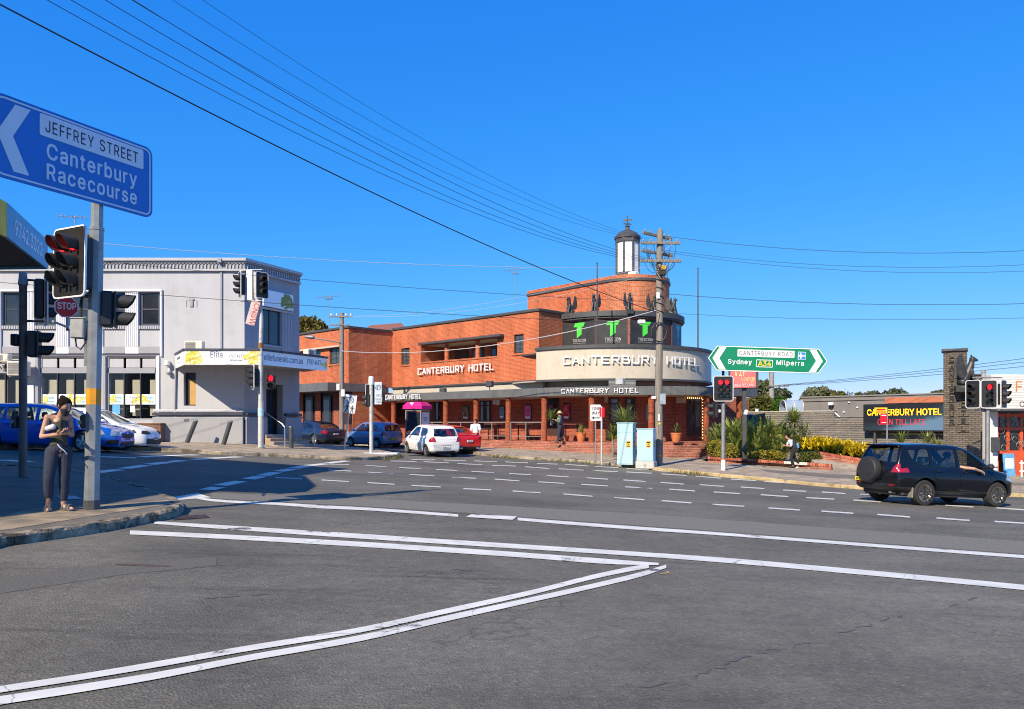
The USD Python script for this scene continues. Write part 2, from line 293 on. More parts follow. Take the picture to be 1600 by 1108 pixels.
# far ground sheet, then the carriageway
gx = np.unique(np.concatenate([np.linspace(-900,-60,12), np.linspace(-60,60,41), np.linspace(60,900,12)])); gy = np.unique(np.concatenate([np.linspace(-300,-20,8), np.linspace(-20,80,36), np.linspace(80,1500,14)]))
X, Y = np.meshgrid(gx, gy, indexing='ij'); Z = G(X, Y) - .35
idx = lambda i, j: i*len(gy)+j
fc = [[idx(i,j), idx(i+1,j), idx(i+1,j+1), idx(i,j+1)] for i in range(len(gx)-1) for j in range(len(gy)-1)]
soil = pm('bare_ground', (.16,.13,.09), .95, var=.3, scale=.4, dirt=(.07,.09,.035), dscale=.3)
obj('ground', MB().add(np.stack([X.ravel(), Y.ravel(), Z.ravel()], 1), fc), soil, smooth=True, kind='structure', label='bare ground beyond the streets', cat='ground')
road = thing('road', 'wide grey asphalt intersection with white lane markings', 'road', kind='structure')
obj('carriageway', drape(sbox(-46, -16, 46, 66), 0.0, 1.0), asphalt, road, smooth=True)

def strip(top, bottom):
    """paint between two pixel polylines"""
    a = [hit(*p) for p in top]; b = [hit(*p) for p in bottom]
    return Polygon(a + b[::-1]).buffer(0)
def dash(p, q, w=.12):
    a, b = hit(*p), hit(*q); return LineString([a, b]).buffer(w/2, cap_style=2)
def paint(name, shape, mat=None, dz=.005): obj(name, drape(shape, dz, 1.0), mat or paint_white, road)
def up(pts): return [(u, a) for u, a, b in pts]
def dn(pts): return [(u, b) for u, a, b in pts]
for pts in ([(241,815.2,819.3), (500,830.9,838.2), (750,847.2,854.5), (1000,863.5,870.2), (1100,870.1,877.6), (1350,891.5,899.3), (1600,914.8,923)],
            [(203,829.6,836), (350,836,843), (560,847.2,855.2), (809,863.8,871.6), (983,877,883.4), (1029,880.5,884)],
            [(-120,1092,1104), (0,1074,1084.4), (120,1056,1065.6), (232,1037.4,1046.8), (386,1010.6,1019.4), (560,982.3,990.6), (693,953.2,961.2), (828,923.8,931.2), (944,895,902), (1014,881.4,888.4)],
            [(-120,1110,1126), (0,1090,1103.4), (120,1072,1084.6), (232,1054.4,1065.4), (386,1025.4,1035), (560,994.6,1004.2), (693,964.4,973.4), (828,935,942.8), (944,909,916.4), (1010,892.6,899.8), (1041,883.2,888.4)],
            [(308,776,780), (328,780,783.6), (436,786,790), (500,790,795), (560,793,797.4), (640,798.4,802.6), (716,804.4,808.4)],
            [(809,809.6,813.8), (1000,823.8,828.8), (1100,831,835.4), (1350,849.6,854.2), (1600,868.3,873.2)]):
    us_ = np.linspace(pts[0][0], pts[-1][0], 40); a_ = PchipInterpolator(*zip(*up(pts)))(us_); b_ = PchipInterpolator(*zip(*dn(pts)))(us_)
    paint('line_marking', strip(list(zip(us_, a_)), list(zip(us_, b_))), dz=.008)
paint('painted_patch', strip([(268,777.6), (308,770.8)], [(275,781.6), (330,777.5)]))
paint('painted_patch', strip([(736,804.6), (808,808)], [(728,809), (801,813.4)]), dz=.013)
paint('yellow_mark', strip([(1030,893.5), (1045,891.6)], [(1032,898), (1046,896)]), paint_yellow)
paint('yellow_mark', strip([(972,888), (988,886.8)], [(973,891), (988,889.6)]), paint_yellow)
for a, b in [((502,750.4),(545,753)), ((574,754.6),(616.6,757.2)), ((643,759),(688.6,761.4)), ((724,764),(767.6,766)), ((801,767.8),(844.6,770.4)), ((880.6,772.4),(926,776)), ((960,777.8),(1006.6,781.4)), ((1034,782.8),(1080.4,786.4)), ((1111.6,788.4),(1163,791.6)), ((1201,794.2),(1249.6,797.4)), ((1283.6,799.2),(1333.4,802.6)), ((1371,804.4),(1422,808.4)), ((1463.4,810),(1515,813.8)), ((1554,815.4),(1604,818.4)),
             ((513,734.6),(549,736.6)), ((576,738.2),(613.6,740.2)), ((640,741.8),(678.4,744)), ((706,745.8),(744,747.8)), ((773,749),(811.6,751.8)), ((841,753.2),(882.4,755.8)), ((908.4,757.2),(949.6,759.6)), ((977,761),(1019.4,763.6)), ((1046,764.8),(1086,767.6)), ((1115.4,769.2),(1156.6,771.8)), ((1188.6,773.4),(1231.6,776.4)), ((1260,778),(1303.6,780.4)), ((1333.4,782),(1376,784.6)), ((1405,785.6),(1446,788)), ((1477,789.8),(1521,792.6)), ((1557,794),(1600,797)),
             ((514,725.4),(545.6,726.6)), ((571,727.6),(604,729.6)), ((624,731),(657.6,732.6)), ((681,733.8),(714.6,735.6)), ((736.6,737),(772,738.8)), ((795.6,740.2),(829.6,742.2)), ((854.4,743.4),(888.6,745.6)), ((915.4,746.8),(950,749.2)), ((974,750.4),(1008.6,752.8)), ((1032,754.2),(1068.6,756.8)), ((1093,757.6),(1131,760.4)), ((1157.4,761.4),(1194,763.8)), ((1223.6,766),(1259.6,768.2)), ((1284,769.2),(1321,771.6)), ((1344,772.8),(1375,774.8)),
             ((610,720.6),(651,721.4)), ((662,721.8),(701.4,723.6)), ((714.4,724.6),(753.6,726.4)), ((769,727.4),(806,728.6)), ((820,729.6),(858,732.4)), ((873,732.8),(912,735)), ((926,735.6),(965.6,737.4)), ((979,737.8),(1018.6,739.8)), ((1033.6,740.8),(1073,743.4)), ((1087,744.2),(1126.6,747.6)), ((1142,749),(1182,751.4)), ((1194,752.6),(1232,755)),
             ((643,718.6),(680,719)), ((694,719.2),(728,720)), ((741,720.4),(777,721.8)), ((789,722),(825,723.6)), ((839,724.4),(871,725.6)), ((883,726),(918.6,728.4)), ((930,729.2),(967,731.2)), ((979,732.2),(1014,734.4)), ((1028,736),(1063,738.4)), ((430,746.4),(472,748.8))]:
    t_ = .40+max(0, (a[1]+b[1])/2-716)/70*.48; paint('lane_dash', strip([(a[0], a[1]-t_), (b[0], b[1]-t_)], [(a[0], a[1]+t_), (b[0], b[1]+t_)]), paint_thin, .008)
for a, b in [((150,738.6),(187,734.2)), ((192.4,732.6),(229,727.4)), ((233,726),(264,722.6)), ((267,722),(286,719.8)), ((301,718.6),(325,717)), ((328,716.6),(376,714)), ((220,714.4),(308,711)), ((150,713.6),(213,716)),
             ((323,766),(341,761.6)), ((344,759),(376,752.4)), ((388,749),(407,744.8)), ((410,743.6),(432.4,738.4)), ((435,736.8),(458,733.2)), ((459,732),(479,728.6)), ((481,727.8),(510,725)), ((512,723.8),(543,720.4)), ((0,719),(50,722))]:
    paint('crossing_dash', dash(a, b, .34), paint_white, .008)

# paler wheel-worn lane, older patches, sealed cracks
def asphalt_tone(name, k):
    return pm(name, (.130*k,.1225*k,.098*k), .85, var=.24, scale=38.0, bump=.5, bscale=130, detail=2.0)
pale_asphalt = asphalt_tone('pale_asphalt', 1.22); dark_asphalt = asphalt_tone('dark_asphalt', .84); tar = pm('crack_sealant', (.088,.082,.068), .6, var=.2)
obj('worn_lane', drape(strip([(330,770),(560,779),(760,789),(1000,803),(1300,825),(1600,846),(1850,865)], [(330,779),(560,791),(720,801),(1000,821.5),(1300,843.5),(1600,866),(1850,886)]), .003, 1.0), pale_asphalt, road)
obj('asphalt_patch', drape(strip([(-140,930),(0,905),(190,880),(330,872)], [(-140,955),(0,926),(190,897),(330,884)]).buffer(.05), .003, 1.0), dark_asphalt, road)
rr = random.Random(77)
def crack(pts, w, frac):
    ls = LineString(H2(pts)); s_ = 0.0
    while s_ < ls.length:
        l_ = rr.uniform(.05, .26)
        if rr.random() < frac:
            q = np.array([ls.interpolate(min(s_+l_*t, ls.length)).coords[0] for t in (0,.3,.6,1)]) + np.array([[rr.gauss(0,.02), rr.gauss(0,.02)] for _ in range(4)])
            obj('crack_seal', drape(LineString(q).buffer(w*rr.uniform(.35,.9)/2), .004, 5), tar, road)
        s_ += l_ + rr.uniform(.02,.2)
H2 = lambda pts: [tuple(hit(*p)) for p in pts]
crack([(1000,1078),(1077,1060),(1155,1028),(1270,1004),(1386,968),(1483,946),(1545,928)], .030, .62); crack([(917,1101),(990,1080),(1080,1062)], .025, .6); crack([(230,890),(420,880),(700,890),(860,897)], .05, .3); crack([(220,945),(330,935),(450,926)], .02, .45); crack([(600,905),(760,890),(900,884)], .025, .4)
crack([(1080,700.5+60),(1300,778),(1500,790)], .02, .3)

# ------------------------------------------------------------------ pavements, kerbs
def kerb_run(poly_pts, mat, sl=2.2, h=.13, w=.16, dark=None, jitter=.012, seed=1, par=None, m_=4, chip=0.0):
    """kerb stones butted along the road edge, each a piece of its own"""
    rr = random.Random(seed); ls = LineString(poly_pts); n = max(1, int(ls.length/sl)); par = par
    for k in range(n):
        a, b = ls.length*k/n, ls.length*(k+1)/n - .012
        ts = np.linspace(a, b, m_); P = np.array([ls.interpolate(t).coords[0] for t in ts])
        D = np.array([np.array(ls.interpolate(min(t+.05, ls.length)).coords[0]) - np.array(ls.interpolate(max(t-.05, 0)).coords[0]) for t in ts]); D /= np.linalg.norm(D, axis=1)[:, None]
        N = np.c_[-D[:,1], D[:,0]]                                   # towards the pavement (left of the run)
        j = rr.uniform(-jitter, jitter); c = .03
        prof = [(0, -.06), (0.004, h-c+j), (c, h+j), (w-.01, h+j+.004), (w, -.06)]
        nz = lambda p, q: (meshkit.fbm(np.array([p[0]*9.0, p[1]*9.0, q*3.1]), 3, seed)-.5)*chip
        v = np.array([[*(p + nn*(o + (nz(p, qi)*1.2 if qi < 3 else 0))), G(*(p + nn*o)) + z + (nz(p, qi+7) if qi in (1, 2) else 0)] for p, nn in zip(P, N) for qi, (o, z) in enumerate(prof)]); m = len(prof)
        f = [[i*m+q, i*m+q+1, (i+1)*m+q+1, (i+1)*m+q] for i in range(m_-1) for q in range(m-1)]
        mb = MB().add(v, f); mb.add(v[:m], [[0,1,2],[0,2,3],[0,3,4]]); mb.add(v[-m:], [[2,1,0],[3,2,0],[4,3,0]])
        obj('kerb_stone', mb, mat if not callable(mat) else mat(P[1]), par)
def H(pts): return [tuple(hit(*p)) for p in pts]
# near corner, under the woman
edge1 = H([(-330,925), (-120,886), (0,855), (77,844.4), (154,833), (232,817.5), (262,811.5), (280,806.5), (287,799), (277,789), (250,779), (220,768), (170,753), (117,743), (40,737), (-60,729)])
edge1 = [tuple(p) for p in np.array(LineString(edge1).coords)]
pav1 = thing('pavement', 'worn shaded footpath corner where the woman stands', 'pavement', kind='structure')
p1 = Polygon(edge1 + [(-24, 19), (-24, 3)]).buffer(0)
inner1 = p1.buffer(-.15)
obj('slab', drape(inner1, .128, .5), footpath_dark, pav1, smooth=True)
warm = Polygon(H([(-40,842), (0,821), (60,807), (120,803), (200,799), (262,793), (275,795), (262,801), (160,818), (60,836), (0,846), (-60,860)])).buffer(0).intersection(inner1.buffer(-.03))
obj('concrete_strip', drape(warm, .133, .5), pm('worn_concrete_edge', (.30,.235,.150), .9, var=.3, scale=2.5, bump=.5, bscale=70, dirt=(.17,.14,.095), dscale=1.5, dlo=.45, dhi=.6), pav1)
pit = Polygon([at(*p)[:2] for p in [(88,779,13.3), (118,778,13.4), (128,781,13.0), (97,783,12.8)]])
obj('service_cover', drape(pit.convex_hull, .137, 3), pm('cover_concrete', (.42,.41,.39), .8), pav1)
kerb_old = pm('old_dirty_kerb', (.25,.205,.14), .95, var=.45, scale=9.0, bump=.9, bscale=40, dirt=(.055,.045,.03), dscale=4.0, dlo=.46, dhi=.58)
kerb_run(edge1, kerb_old, 1.3, .135, .16, jitter=.008, seed=3, m_=20, chip=.042, par=thing('kerb', 'chipped concrete kerb around the near left corner', 'kerb', kind='structure'))
# far left, before the grey building, with the nose between the streets
edge2 = H([(-330,694), (0,699.5), (240,705), (357,711.6), (400,713), (440,714.4), (480,716.2), (540,719.2), (580,719.2), (606,717.8), (620,715), (618,712), (600,708.4), (560,703), (500,698)]) + [(-12.2, 43.0), (-26, 57)]
pav2 = thing('pavement', 'sunlit concrete footpath before the grey building', 'pavement', kind='structure')
p2 = Polygon(edge2[::-1] + [(-50, 30), (-50, 60)]).buffer(0)
obj('slab', drape(p2.buffer(-.15), .128, 1.0), footpath, pav2, smooth=True)
kerb_run(edge2, kerbstone, 2.4, .13, .16, seed=5, par=thing('kerb', 'pale weathered kerb on the far side by the grey building', 'kerb', kind='structure'))
# hotel side
edge3 = [(-26, 64.2), (-7.8, 47.4), (-3.3, 43.0)] + H([(745,710.6), (757,712.6), (780,714.6), (840,719), (900,721.8), (940,726), (980,730), (1040,737), (1085,741.4), (1110,743.6), (1140,747), (1170,748.8), (1220,754), (1280,760), (1340,764.6), (1450,771), (1600,777), (1850,790)])
pav3 = thing('pavement', 'long concrete footpath in front of the red brick hotel', 'pavement', kind='structure')
p3 = Polygon(edge3 + [(46, 40), (46, 62), (-26, 66)]).buffer(0)
obj('slab', drape(p3.buffer(-.15), .128, 1.0), footpath, pav3, smooth=True)
grey_strip = Polygon(H([(1188,738), (1300,745.5), (1420,752), (1600,760), (1600,764), (1420,757), (1290,751), (1200,742.5)])).buffer(0)
obj('asphalt_strip', drape(grey_strip.intersection(p3.buffer(-.3)), .133, 1.0), footpath_dark, pav3)
kerb_run(edge3, lambda p: kerb_yellow if p[0] > 4.5 else kerbstone, 2.4, .13, .17, seed=8, par=thing('kerb', 'yellowed kerb along the footpath before the hotel', 'kerb', kind='structure'))
# drain grate at the near kerb
rust = pm('rusty_iron', (.10,.065,.045), .8, metal=.3, var=.4, scale=9, bump=.4)
dg = thing('drain_grate', 'rusty slotted drain grate at the tip of the near kerb', 'drain')
g0, g1, g2, g3 = hit(285,806.5), hit(322,804.5), hit(328,809.5), hit(270,813.5)
def quadpt(a, b): return (1-b)*((1-a)*g3 + a*g2) + b*((1-a)*g0 + a*g1)
obj('pit', drape(Polygon([g0, g1, g2, g3]), .006, 5), black_plastic, dg)
for k in range(12):
    a0, a1 = (k+.0)/11.7, (k+.38)/11.7
    obj('bar', drape(Polygon([quadpt(a0,0), quadpt(a1,0), quadpt(a1,1), quadpt(a0,1)]), .016, 5), rust, dg)
for b in (0, .45, .94): obj('crossbar', drape(Polygon([quadpt(0,b), quadpt(1.0,b), quadpt(1.0,b+.06), quadpt(0,b+.06)]), .012, 5), rust, dg)
mc = hit(225, 884); th = np.linspace(0, 2*np.pi, 24, endpoint=False)
obj('manhole_cover', drape(Polygon([(mc[0]+.30*math.cos(t), mc[1]+.05*math.sin(t)) for t in th]), .006, 3), rust, label='small rusty iron cover set in the asphalt in the foreground', cat='manhole cover')

# ------------------------------------------------------------------ lettering
_GL = {  # squared sign-writer's capitals on a 1 x 1.3 field: centre lines of the strokes
 'C': [[(.92,.34),(.92,.09),(.09,.09),(.09,1.21),(.92,1.21),(.92,.96)]], 'A': [[(.06,0),(.5,1.22),(.94,0)], [(.22,.4),(.78,.4)]], 'N': [[(.1,0),(.1,1.16),(.9,.14),(.9,1.3)]],
 'T': [[(0,1.21),(1,1.21)], [(.5,1.21),(.5,0)]], 'E': [[(.95,.09),(.1,.09),(.1,1.21),(.95,1.21)], [(.1,.66),(.8,.66)]], 'R': [[(.1,0),(.1,1.21),(.88,1.21),(.88,.6),(.1,.6)], [(.5,.6),(.92,0)]],
 'B': [[(.1,.09),(.1,1.21),(.82,1.21),(.82,.66),(.1,.66)], [(.82,.66),(.92,.62),(.92,.09),(.1,.09)]], 'U': [[(.1,1.3),(.1,.09),(.9,.09),(.9,1.3)]], 'Y': [[(.04,1.3),(.5,.66),(.96,1.3)], [(.5,.66),(.5,0)]],
 'H': [[(.1,0),(.1,1.3)], [(.9,0),(.9,1.3)], [(.1,.66),(.9,.66)]], 'O': [[(.1,.09),(.1,1.21),(.9,1.21),(.9,.09),(.1,.09),(.1,.2)]], 'L': [[(.1,1.3),(.1,.09),(.92,.09)]]}
def glyph(ch, h, w=None, t=.17):
    """shapely outline of a squared capital, h tall"""
    w = w or h*.78
    g = unary_union([LineString(l).buffer(t/2*1.05, cap_style=2, join_style=2, mitre_limit=3) for l in _GL[ch]])
    from shapely import affinity
    return affinity.scale(g, w, h/1.3, origin=(0, 0)).intersection(sbox(-.2, 0, w*1.1, h))
def word(text, h, pitch, gap):
    """(character, x) placements of a word in squared capitals"""
    x, out = 0.0, []
    for ch in text:
        if ch == ' ': x += gap; continue
        out.append((ch, x)); x += pitch
    return out, x
def text_mb(text, h, at_, bold=False, d=.006, width=None, M=None):
    """type in the upright plane facing -y, starting at at_"""
    t = meshkit.text_mesh(text, h, d, bold); v, f = np.array(t.vertices), np.array(t.faces)
    if width: v[:,0] *= width/(v[:,0].max()-v[:,0].min())
    v = v @ UPRIGHT[:3,:3].T + np.asarray(at_)
    if M is not None: v = v @ M[:3,:3].T + M[:3,3]
    return MB().add(v, f)

def spaced_mb(text, h, at_, d, width, M, gap=.26, bold=True):
    """type set letter by letter with open spacing, as on road signs"""
    x, parts = 0.0, []
    for ch in text:
        if ch == ' ': x += h*.55; continue
        t = meshkit.text_mesh(ch, h, d, bold); v = np.array(t.vertices); v[:,0] -= v[:,0].min(); parts.append((v + [x,0,0], np.asarray(t.faces))); x += v[:,0].max() + h*gap
    k = width/(x - h*gap); mb = MB()
    for v, f in parts: v = v*[k,1,1]; v = v @ UPRIGHT[:3,:3].T + np.asarray(at_); mb.add(v @ M[:3,:3].T + M[:3,3], f)
    return mb

# ------------------------------------------------------------------ the grey two-storey corner building
K = 34.0/F
def gx_(u): return (u - CU)*K                                        # front wall plane is y = 34
def gz_(v): return (CV - v)*K
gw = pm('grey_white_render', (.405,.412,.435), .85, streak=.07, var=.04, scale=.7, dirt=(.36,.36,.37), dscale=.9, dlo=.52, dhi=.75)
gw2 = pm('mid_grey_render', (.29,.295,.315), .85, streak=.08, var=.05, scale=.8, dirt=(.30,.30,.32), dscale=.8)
gdark = pm('slate_grey_render', (.27,.28,.31), .8, var=.08, scale=1.5)
wpaint = pm('white_paint', (.62,.62,.635), .7, var=.04, scale=2, dirt=(.6,.6,.6), dscale=1.5, dlo=.55)
navy = pm('dark_navy_paint', (.030,.036,.060), .5, var=.15)
glass_dark = pm('window_glass', (.022,.026,.032), .04, var=.4, scale=.9, spec=.7)
blind = pm('cream_blind', (.52,.49,.40), .8, var=.06)
interior = pm('shaded_interior', (.10,.095,.085), .9, var=.3, scale=.8)
frame_black = pm('black_frame', (.02,.022,.028), .4)
beige_metal = pm('beige_enamel', (.58,.55,.46), .5, var=.08, dirt=(.4,.37,.3), dscale=3, dlo=.55)
steelgrille = pm('grille_grey', (.16,.155,.15), .6, var=.2)
pane_clear = glassmat('shop_glass', (.92,.92,.90), gl=(.5,.5,.5), rough=.05)
gb = thing('corner_building', 'pale grey two storey building with white fluted pilasters and corner awning', 'building')
XR, YF = gx_(382), 34.0; SD = np.array([math.sin(math.radians(24.7)), math.cos(math.radians(24.7))]); SN = np.array([SD[1], -SD[0]])
SL = 3.62; PE = np.array([XR, YF]) + SD*SL
ZT, ZB = gz_(405), -1.6
XL = -34.0
B1 = PE + np.array([-.72,.69])*.8; bk = [B1, np.array([XL, B1[1]])]; ZR = ZT-.75
# front wall with its openings cut out: one long bay of upper windows, shopfronts, a small window
def wall_with_holes(x0, x1, z0, z1, holes, thick=.35):
    s = sbox(x0, z0, x1, z1)
    for h in holes: s = s.difference(sbox(*h))
    return MB().poly(s, 0, thick)
bayL, bayR = gx_(2), gx_(254)
per = 54.0*K
wins = [(gx_(a), gz_(509), gx_(b), gz_(457)) for a, b in ((-103,-70),(-49,-16),(4,38),(56,88),(109,141),(163,196),(218,250))]
shops = [(gx_(a), gz_(657), gx_(b), gz_(556)) for a, b in ((-150,-70),(-44,32),(62,141),(167,244))]
smallw = (gx_(287), gz_(634), gx_(306), gz_(582))
fw = wall_with_holes(XL, XR, ZB, ZT-.05, wins + shops + [smallw])
v, f = fw.get(); v = np.c_[v[:,0], YF + .35 - v[:,2], v[:,1]]
obj('front_wall', MB().add(v, f[:, ::-1]), gw, gb)
def side_mesh(path, z0, z1, t=.3):
    mb = MB()
    for a, b in zip(path[:-1], path[1:]):
        a, b = np.array(a, float), np.array(b, float); d = (b-a)/np.linalg.norm(b-a); n = np.array([-d[1], d[0]])
        q = [a, b, b+n*t, a+n*t]; mb.add([[*p, z] for z in (z0, z1) for p in q], [[0,1,5,4],[1,2,6,5],[2,3,7,6],[3,0,4,7],[3,2,1,0],[4,5,6,7]])
    return mb
def SP(s, o=0.0, z=0.0):
    """a point of the splayed corner wall: s metres from the corner, o metres out"""
    p = np.array([XR, YF]) + SD*s + SN*o; return np.array([p[0], p[1], z])
MS = frame(SP(0), [*SD, 0], [-SN[0], -SN[1], 0])                     # x along the splay, y into the wall
wz = lambda u, v: (CV - v)/F*(YF + SD[1]*1.5)
spl = sbox(0, ZB, SL, ZT-.05).difference(sbox(.9, gz_(533), 2.3, gz_(474))).difference(sbox(1.35, -.55, 2.45, 1.75))
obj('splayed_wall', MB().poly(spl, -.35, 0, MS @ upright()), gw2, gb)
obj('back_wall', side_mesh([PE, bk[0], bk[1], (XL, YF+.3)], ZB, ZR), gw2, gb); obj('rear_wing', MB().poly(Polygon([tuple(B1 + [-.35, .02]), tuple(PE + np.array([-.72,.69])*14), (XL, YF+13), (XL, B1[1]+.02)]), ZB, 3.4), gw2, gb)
obj('roof', MB().poly(Polygon([(XL+.2, YF+.3), (XR-.1, YF+.3), *[tuple(p) for p in (PE, *bk)]]), 0, .1, Mrot((0,0,ZT-.75))), gdark, gb)
obj('room', MB().box(XL+1, YF+2.6, ZB, XR-.5, YF+2.7, ZT-1), interior, gb)
obj('upper_floor', MB().box(XL+.5, YF+.36, gz_(549), XR-1, YF+2.6, gz_(545)), interior, gb)
# cornice: cap, frieze with arched ornament, lower bead, returned along the splay
def band(name, z0, z1, o, mat):
    a = np.array([XR, YF]); co = .455*o/.7 * 0
    mb = MB(); P = [np.array([XL, YF]), a, PE]
    oc = a + np.array([.641*o, -o])
    q = [(np.array([XL, YF-o]), oc), (oc, PE + SN*o)]; iq = [(P[0], a), (a, PE)]
    for (oa, ob), (ia, ib) in zip(q, iq):
        mb.add([[*p, z] for z in (z0, z1) for p in (oa, ob, ib, ia)], [[0,1,5,4],[1,2,6,5],[2,3,7,6],[3,0,4,7],[3,2,1,0],[4,5,6,7]])
    obj(name, mb, mat, gb)
band('cornice_cap', gz_(408.5), ZT+.02, .20, gw)
band('cornice_moulding', gz_(411), gz_(408.6), .13, gw2)
band('frieze', gz_(421), gz_(411.1), .05, gw2)
band('cornice_bead', gz_(424), gz_(421.1), .12, gw)
orn = MB()
n = int((XR - XL)/.155)
for i in range(n):
    x = XR - .12 - i*.155; z0, z1 = gz_(420.5), gz_(412)
    if abs(x - gx_(346)) < .16: continue
    orn.box(x-.018, YF-.11, z0, x+.018, YF-.05, z1-.07)
    for k in range(4):
        a0, a1 = math.pi*k/4, math.pi*(k+1)/4
        orn.cyl((x+.0775+.0775*math.cos(a0), YF-.075, z1-.09+.07*math.sin(a0)), (x+.0775+.0775*math.cos(a1), YF-.075, z1-.09+.07*math.sin(a1)), .016, n=5, cap=False)
for i in range(int(SL/.155)):
    s = .1 + i*.155
    orn.box(s-.02, -.11, gz_(420.5), s+.02, -.05, gz_(413), MS)
obj('frieze_ornament', orn, gw, gb, kind='stuff')
obj('downpipe_recess', MB().cbox(gx_(344.5), YF-.07, gz_(560), gx_(347.8), YF-.004, gz_(411), .01), gdark, gb)
obj('rainhead', MB().cbox(gx_(343), YF-.26, gz_(412), gx_(349), YF-.13, gz_(405.5), .01), gdark, gb)
# upper bay: white surround, pilasters with flutes, windows with frames
def frect(name, u0, v0, u1, v1, o, mat, par=gb, c=.015, o0=.003): return obj(name, MB().cbox(gx_(u0), YF-o, gz_(v1), gx_(u1), YF-o0, gz_(v0), c), mat, par)
frect('bay_surround', 0, 452.5, 254.4, 456.2, .10, wpaint)
frect('bay_surround', 251.2, 456.4, 254.4, 557, .10, wpaint)
frect('bay_surround', 0.4, 456.4, 3.2, 557, .10, wpaint)
for a, b in ((-70,-49),(-16,0),(39,55),(88.5,108.5),(141.5,162.5),(196.5,217.5)):
    p = frect('pilaster', a, 456.5, b, 553, .05, wpaint)
    mb = MB(); w = gx_(b) - gx_(a); nf = 7
    for k in range(nf):
        x = gx_(a) + w*(k+.5)/nf; mb.cyl((x, YF-.05, gz_(541)), (x, YF-.05, gz_(457)), w/nf*.36, n=8)
    obj('fluting', mb, wpaint, gb)
for i, (x0, z0, x1, z1) in enumerate(wins):
    w = obj('window', MB().box(x0, YF+.06, z0, x1, YF+.11, z0+.09).box(x0, YF+.06, z1-.09, x1, YF+.11, z1).box(x0, YF+.06, z0+.09, x0+.12, YF+.11, z1-.09).box(x1-.1, YF+.06, z0+.09, x1, YF+.11, z1-.09).box(x0+.12, YF+.065, (z0+z1)/2-.03, x1-.1, YF+.105, (z0+z1)/2+.03), navy if i != 2 else frame_black, gb)
    obj('pane', MB().box(x0+.12, YF+.08, z0+.09, x1-.1, YF+.09, z1-.09), glass_dark, w)
    obj('sill', MB().cbox(x0-.02, YF-.06, z0-.16, x1+.02, YF+.05, z0-.005, .01), gdark, w)
    d = MB(); nd = 9
    for k in range(nd): d.box(x0+(x1-x0)*(k+.15)/nd, YF-.085, z0-.15, x0+(x1-x0)*(k+.7)/nd, YF-.061, z0-.02)
    obj('dentil_strip', d, gw, w)
frect('spandrel_band', -150, 541.5, 251, 552.6, .035, gw2)
frect('spandrel_line', -150, 553, 251, 555.2, .02, navy)
# shopfronts
bouq = usdkit.material(stage, L + 'yellow_blossom_print', {'t': ('texture_coordinate', {}), 'v': ('voronoi_texture', dict(scale=13.0)), 'vc': ('separate_color', {}), 'r': ('rgb_ramp', dict(ramp=[(0, (.45,.50,.12)), (.3, (.80,.58,.04)), (.6, (.86,.70,.12)), (.85, (.90,.84,.45)), (1, (.55,.70,.75))])), 'n': ('noise_texture', dict(scale=30.0, detail=4.0)), 'nr': ('rgb_ramp', dict(ramp=[(.3, (.55,.5,.4)), (.6, (1,1,1))])), 'm': ('mix_color', dict(blend_type='multiply', fac=1.0)), 'p': ('principled_bsdf', dict(roughness=.4))},
    [('t.object', 'v.vector'), ('v.color', 'vc.color'), ('vc.r', 'r.fac'), ('t.object', 'n.vector'), ('n.fac', 'nr.fac'), ('r.color', 'm.a'), ('nr.color', 'm.b'), ('m.result', 'p.base_color')], surface='p.BSDF')
print_white = pm('printed_white', (.80,.81,.80), .35, var=.03)
print_pale = pm('printed_pale_blue', (.62,.76,.80), .35, var=.08, scale=3)
ink_slate = pm('slate_ink', (.10,.13,.20), .5)
ink_teal = pm('teal_ink', (.16,.42,.52), .5)
poster_blue = pm('poster_blue', (.10,.36,.72), .4)
def blot(cx, cz, r, y, seed, k=14, stretch=1.0):
    """an uneven bunch outline"""
    rr = random.Random(seed); return unary_union([Point(cx + rr.gauss(0, r*.45)*stretch, cz + rr.gauss(0, r*.45)).buffer(r*rr.uniform(.18,.42)) for _ in range(k)])
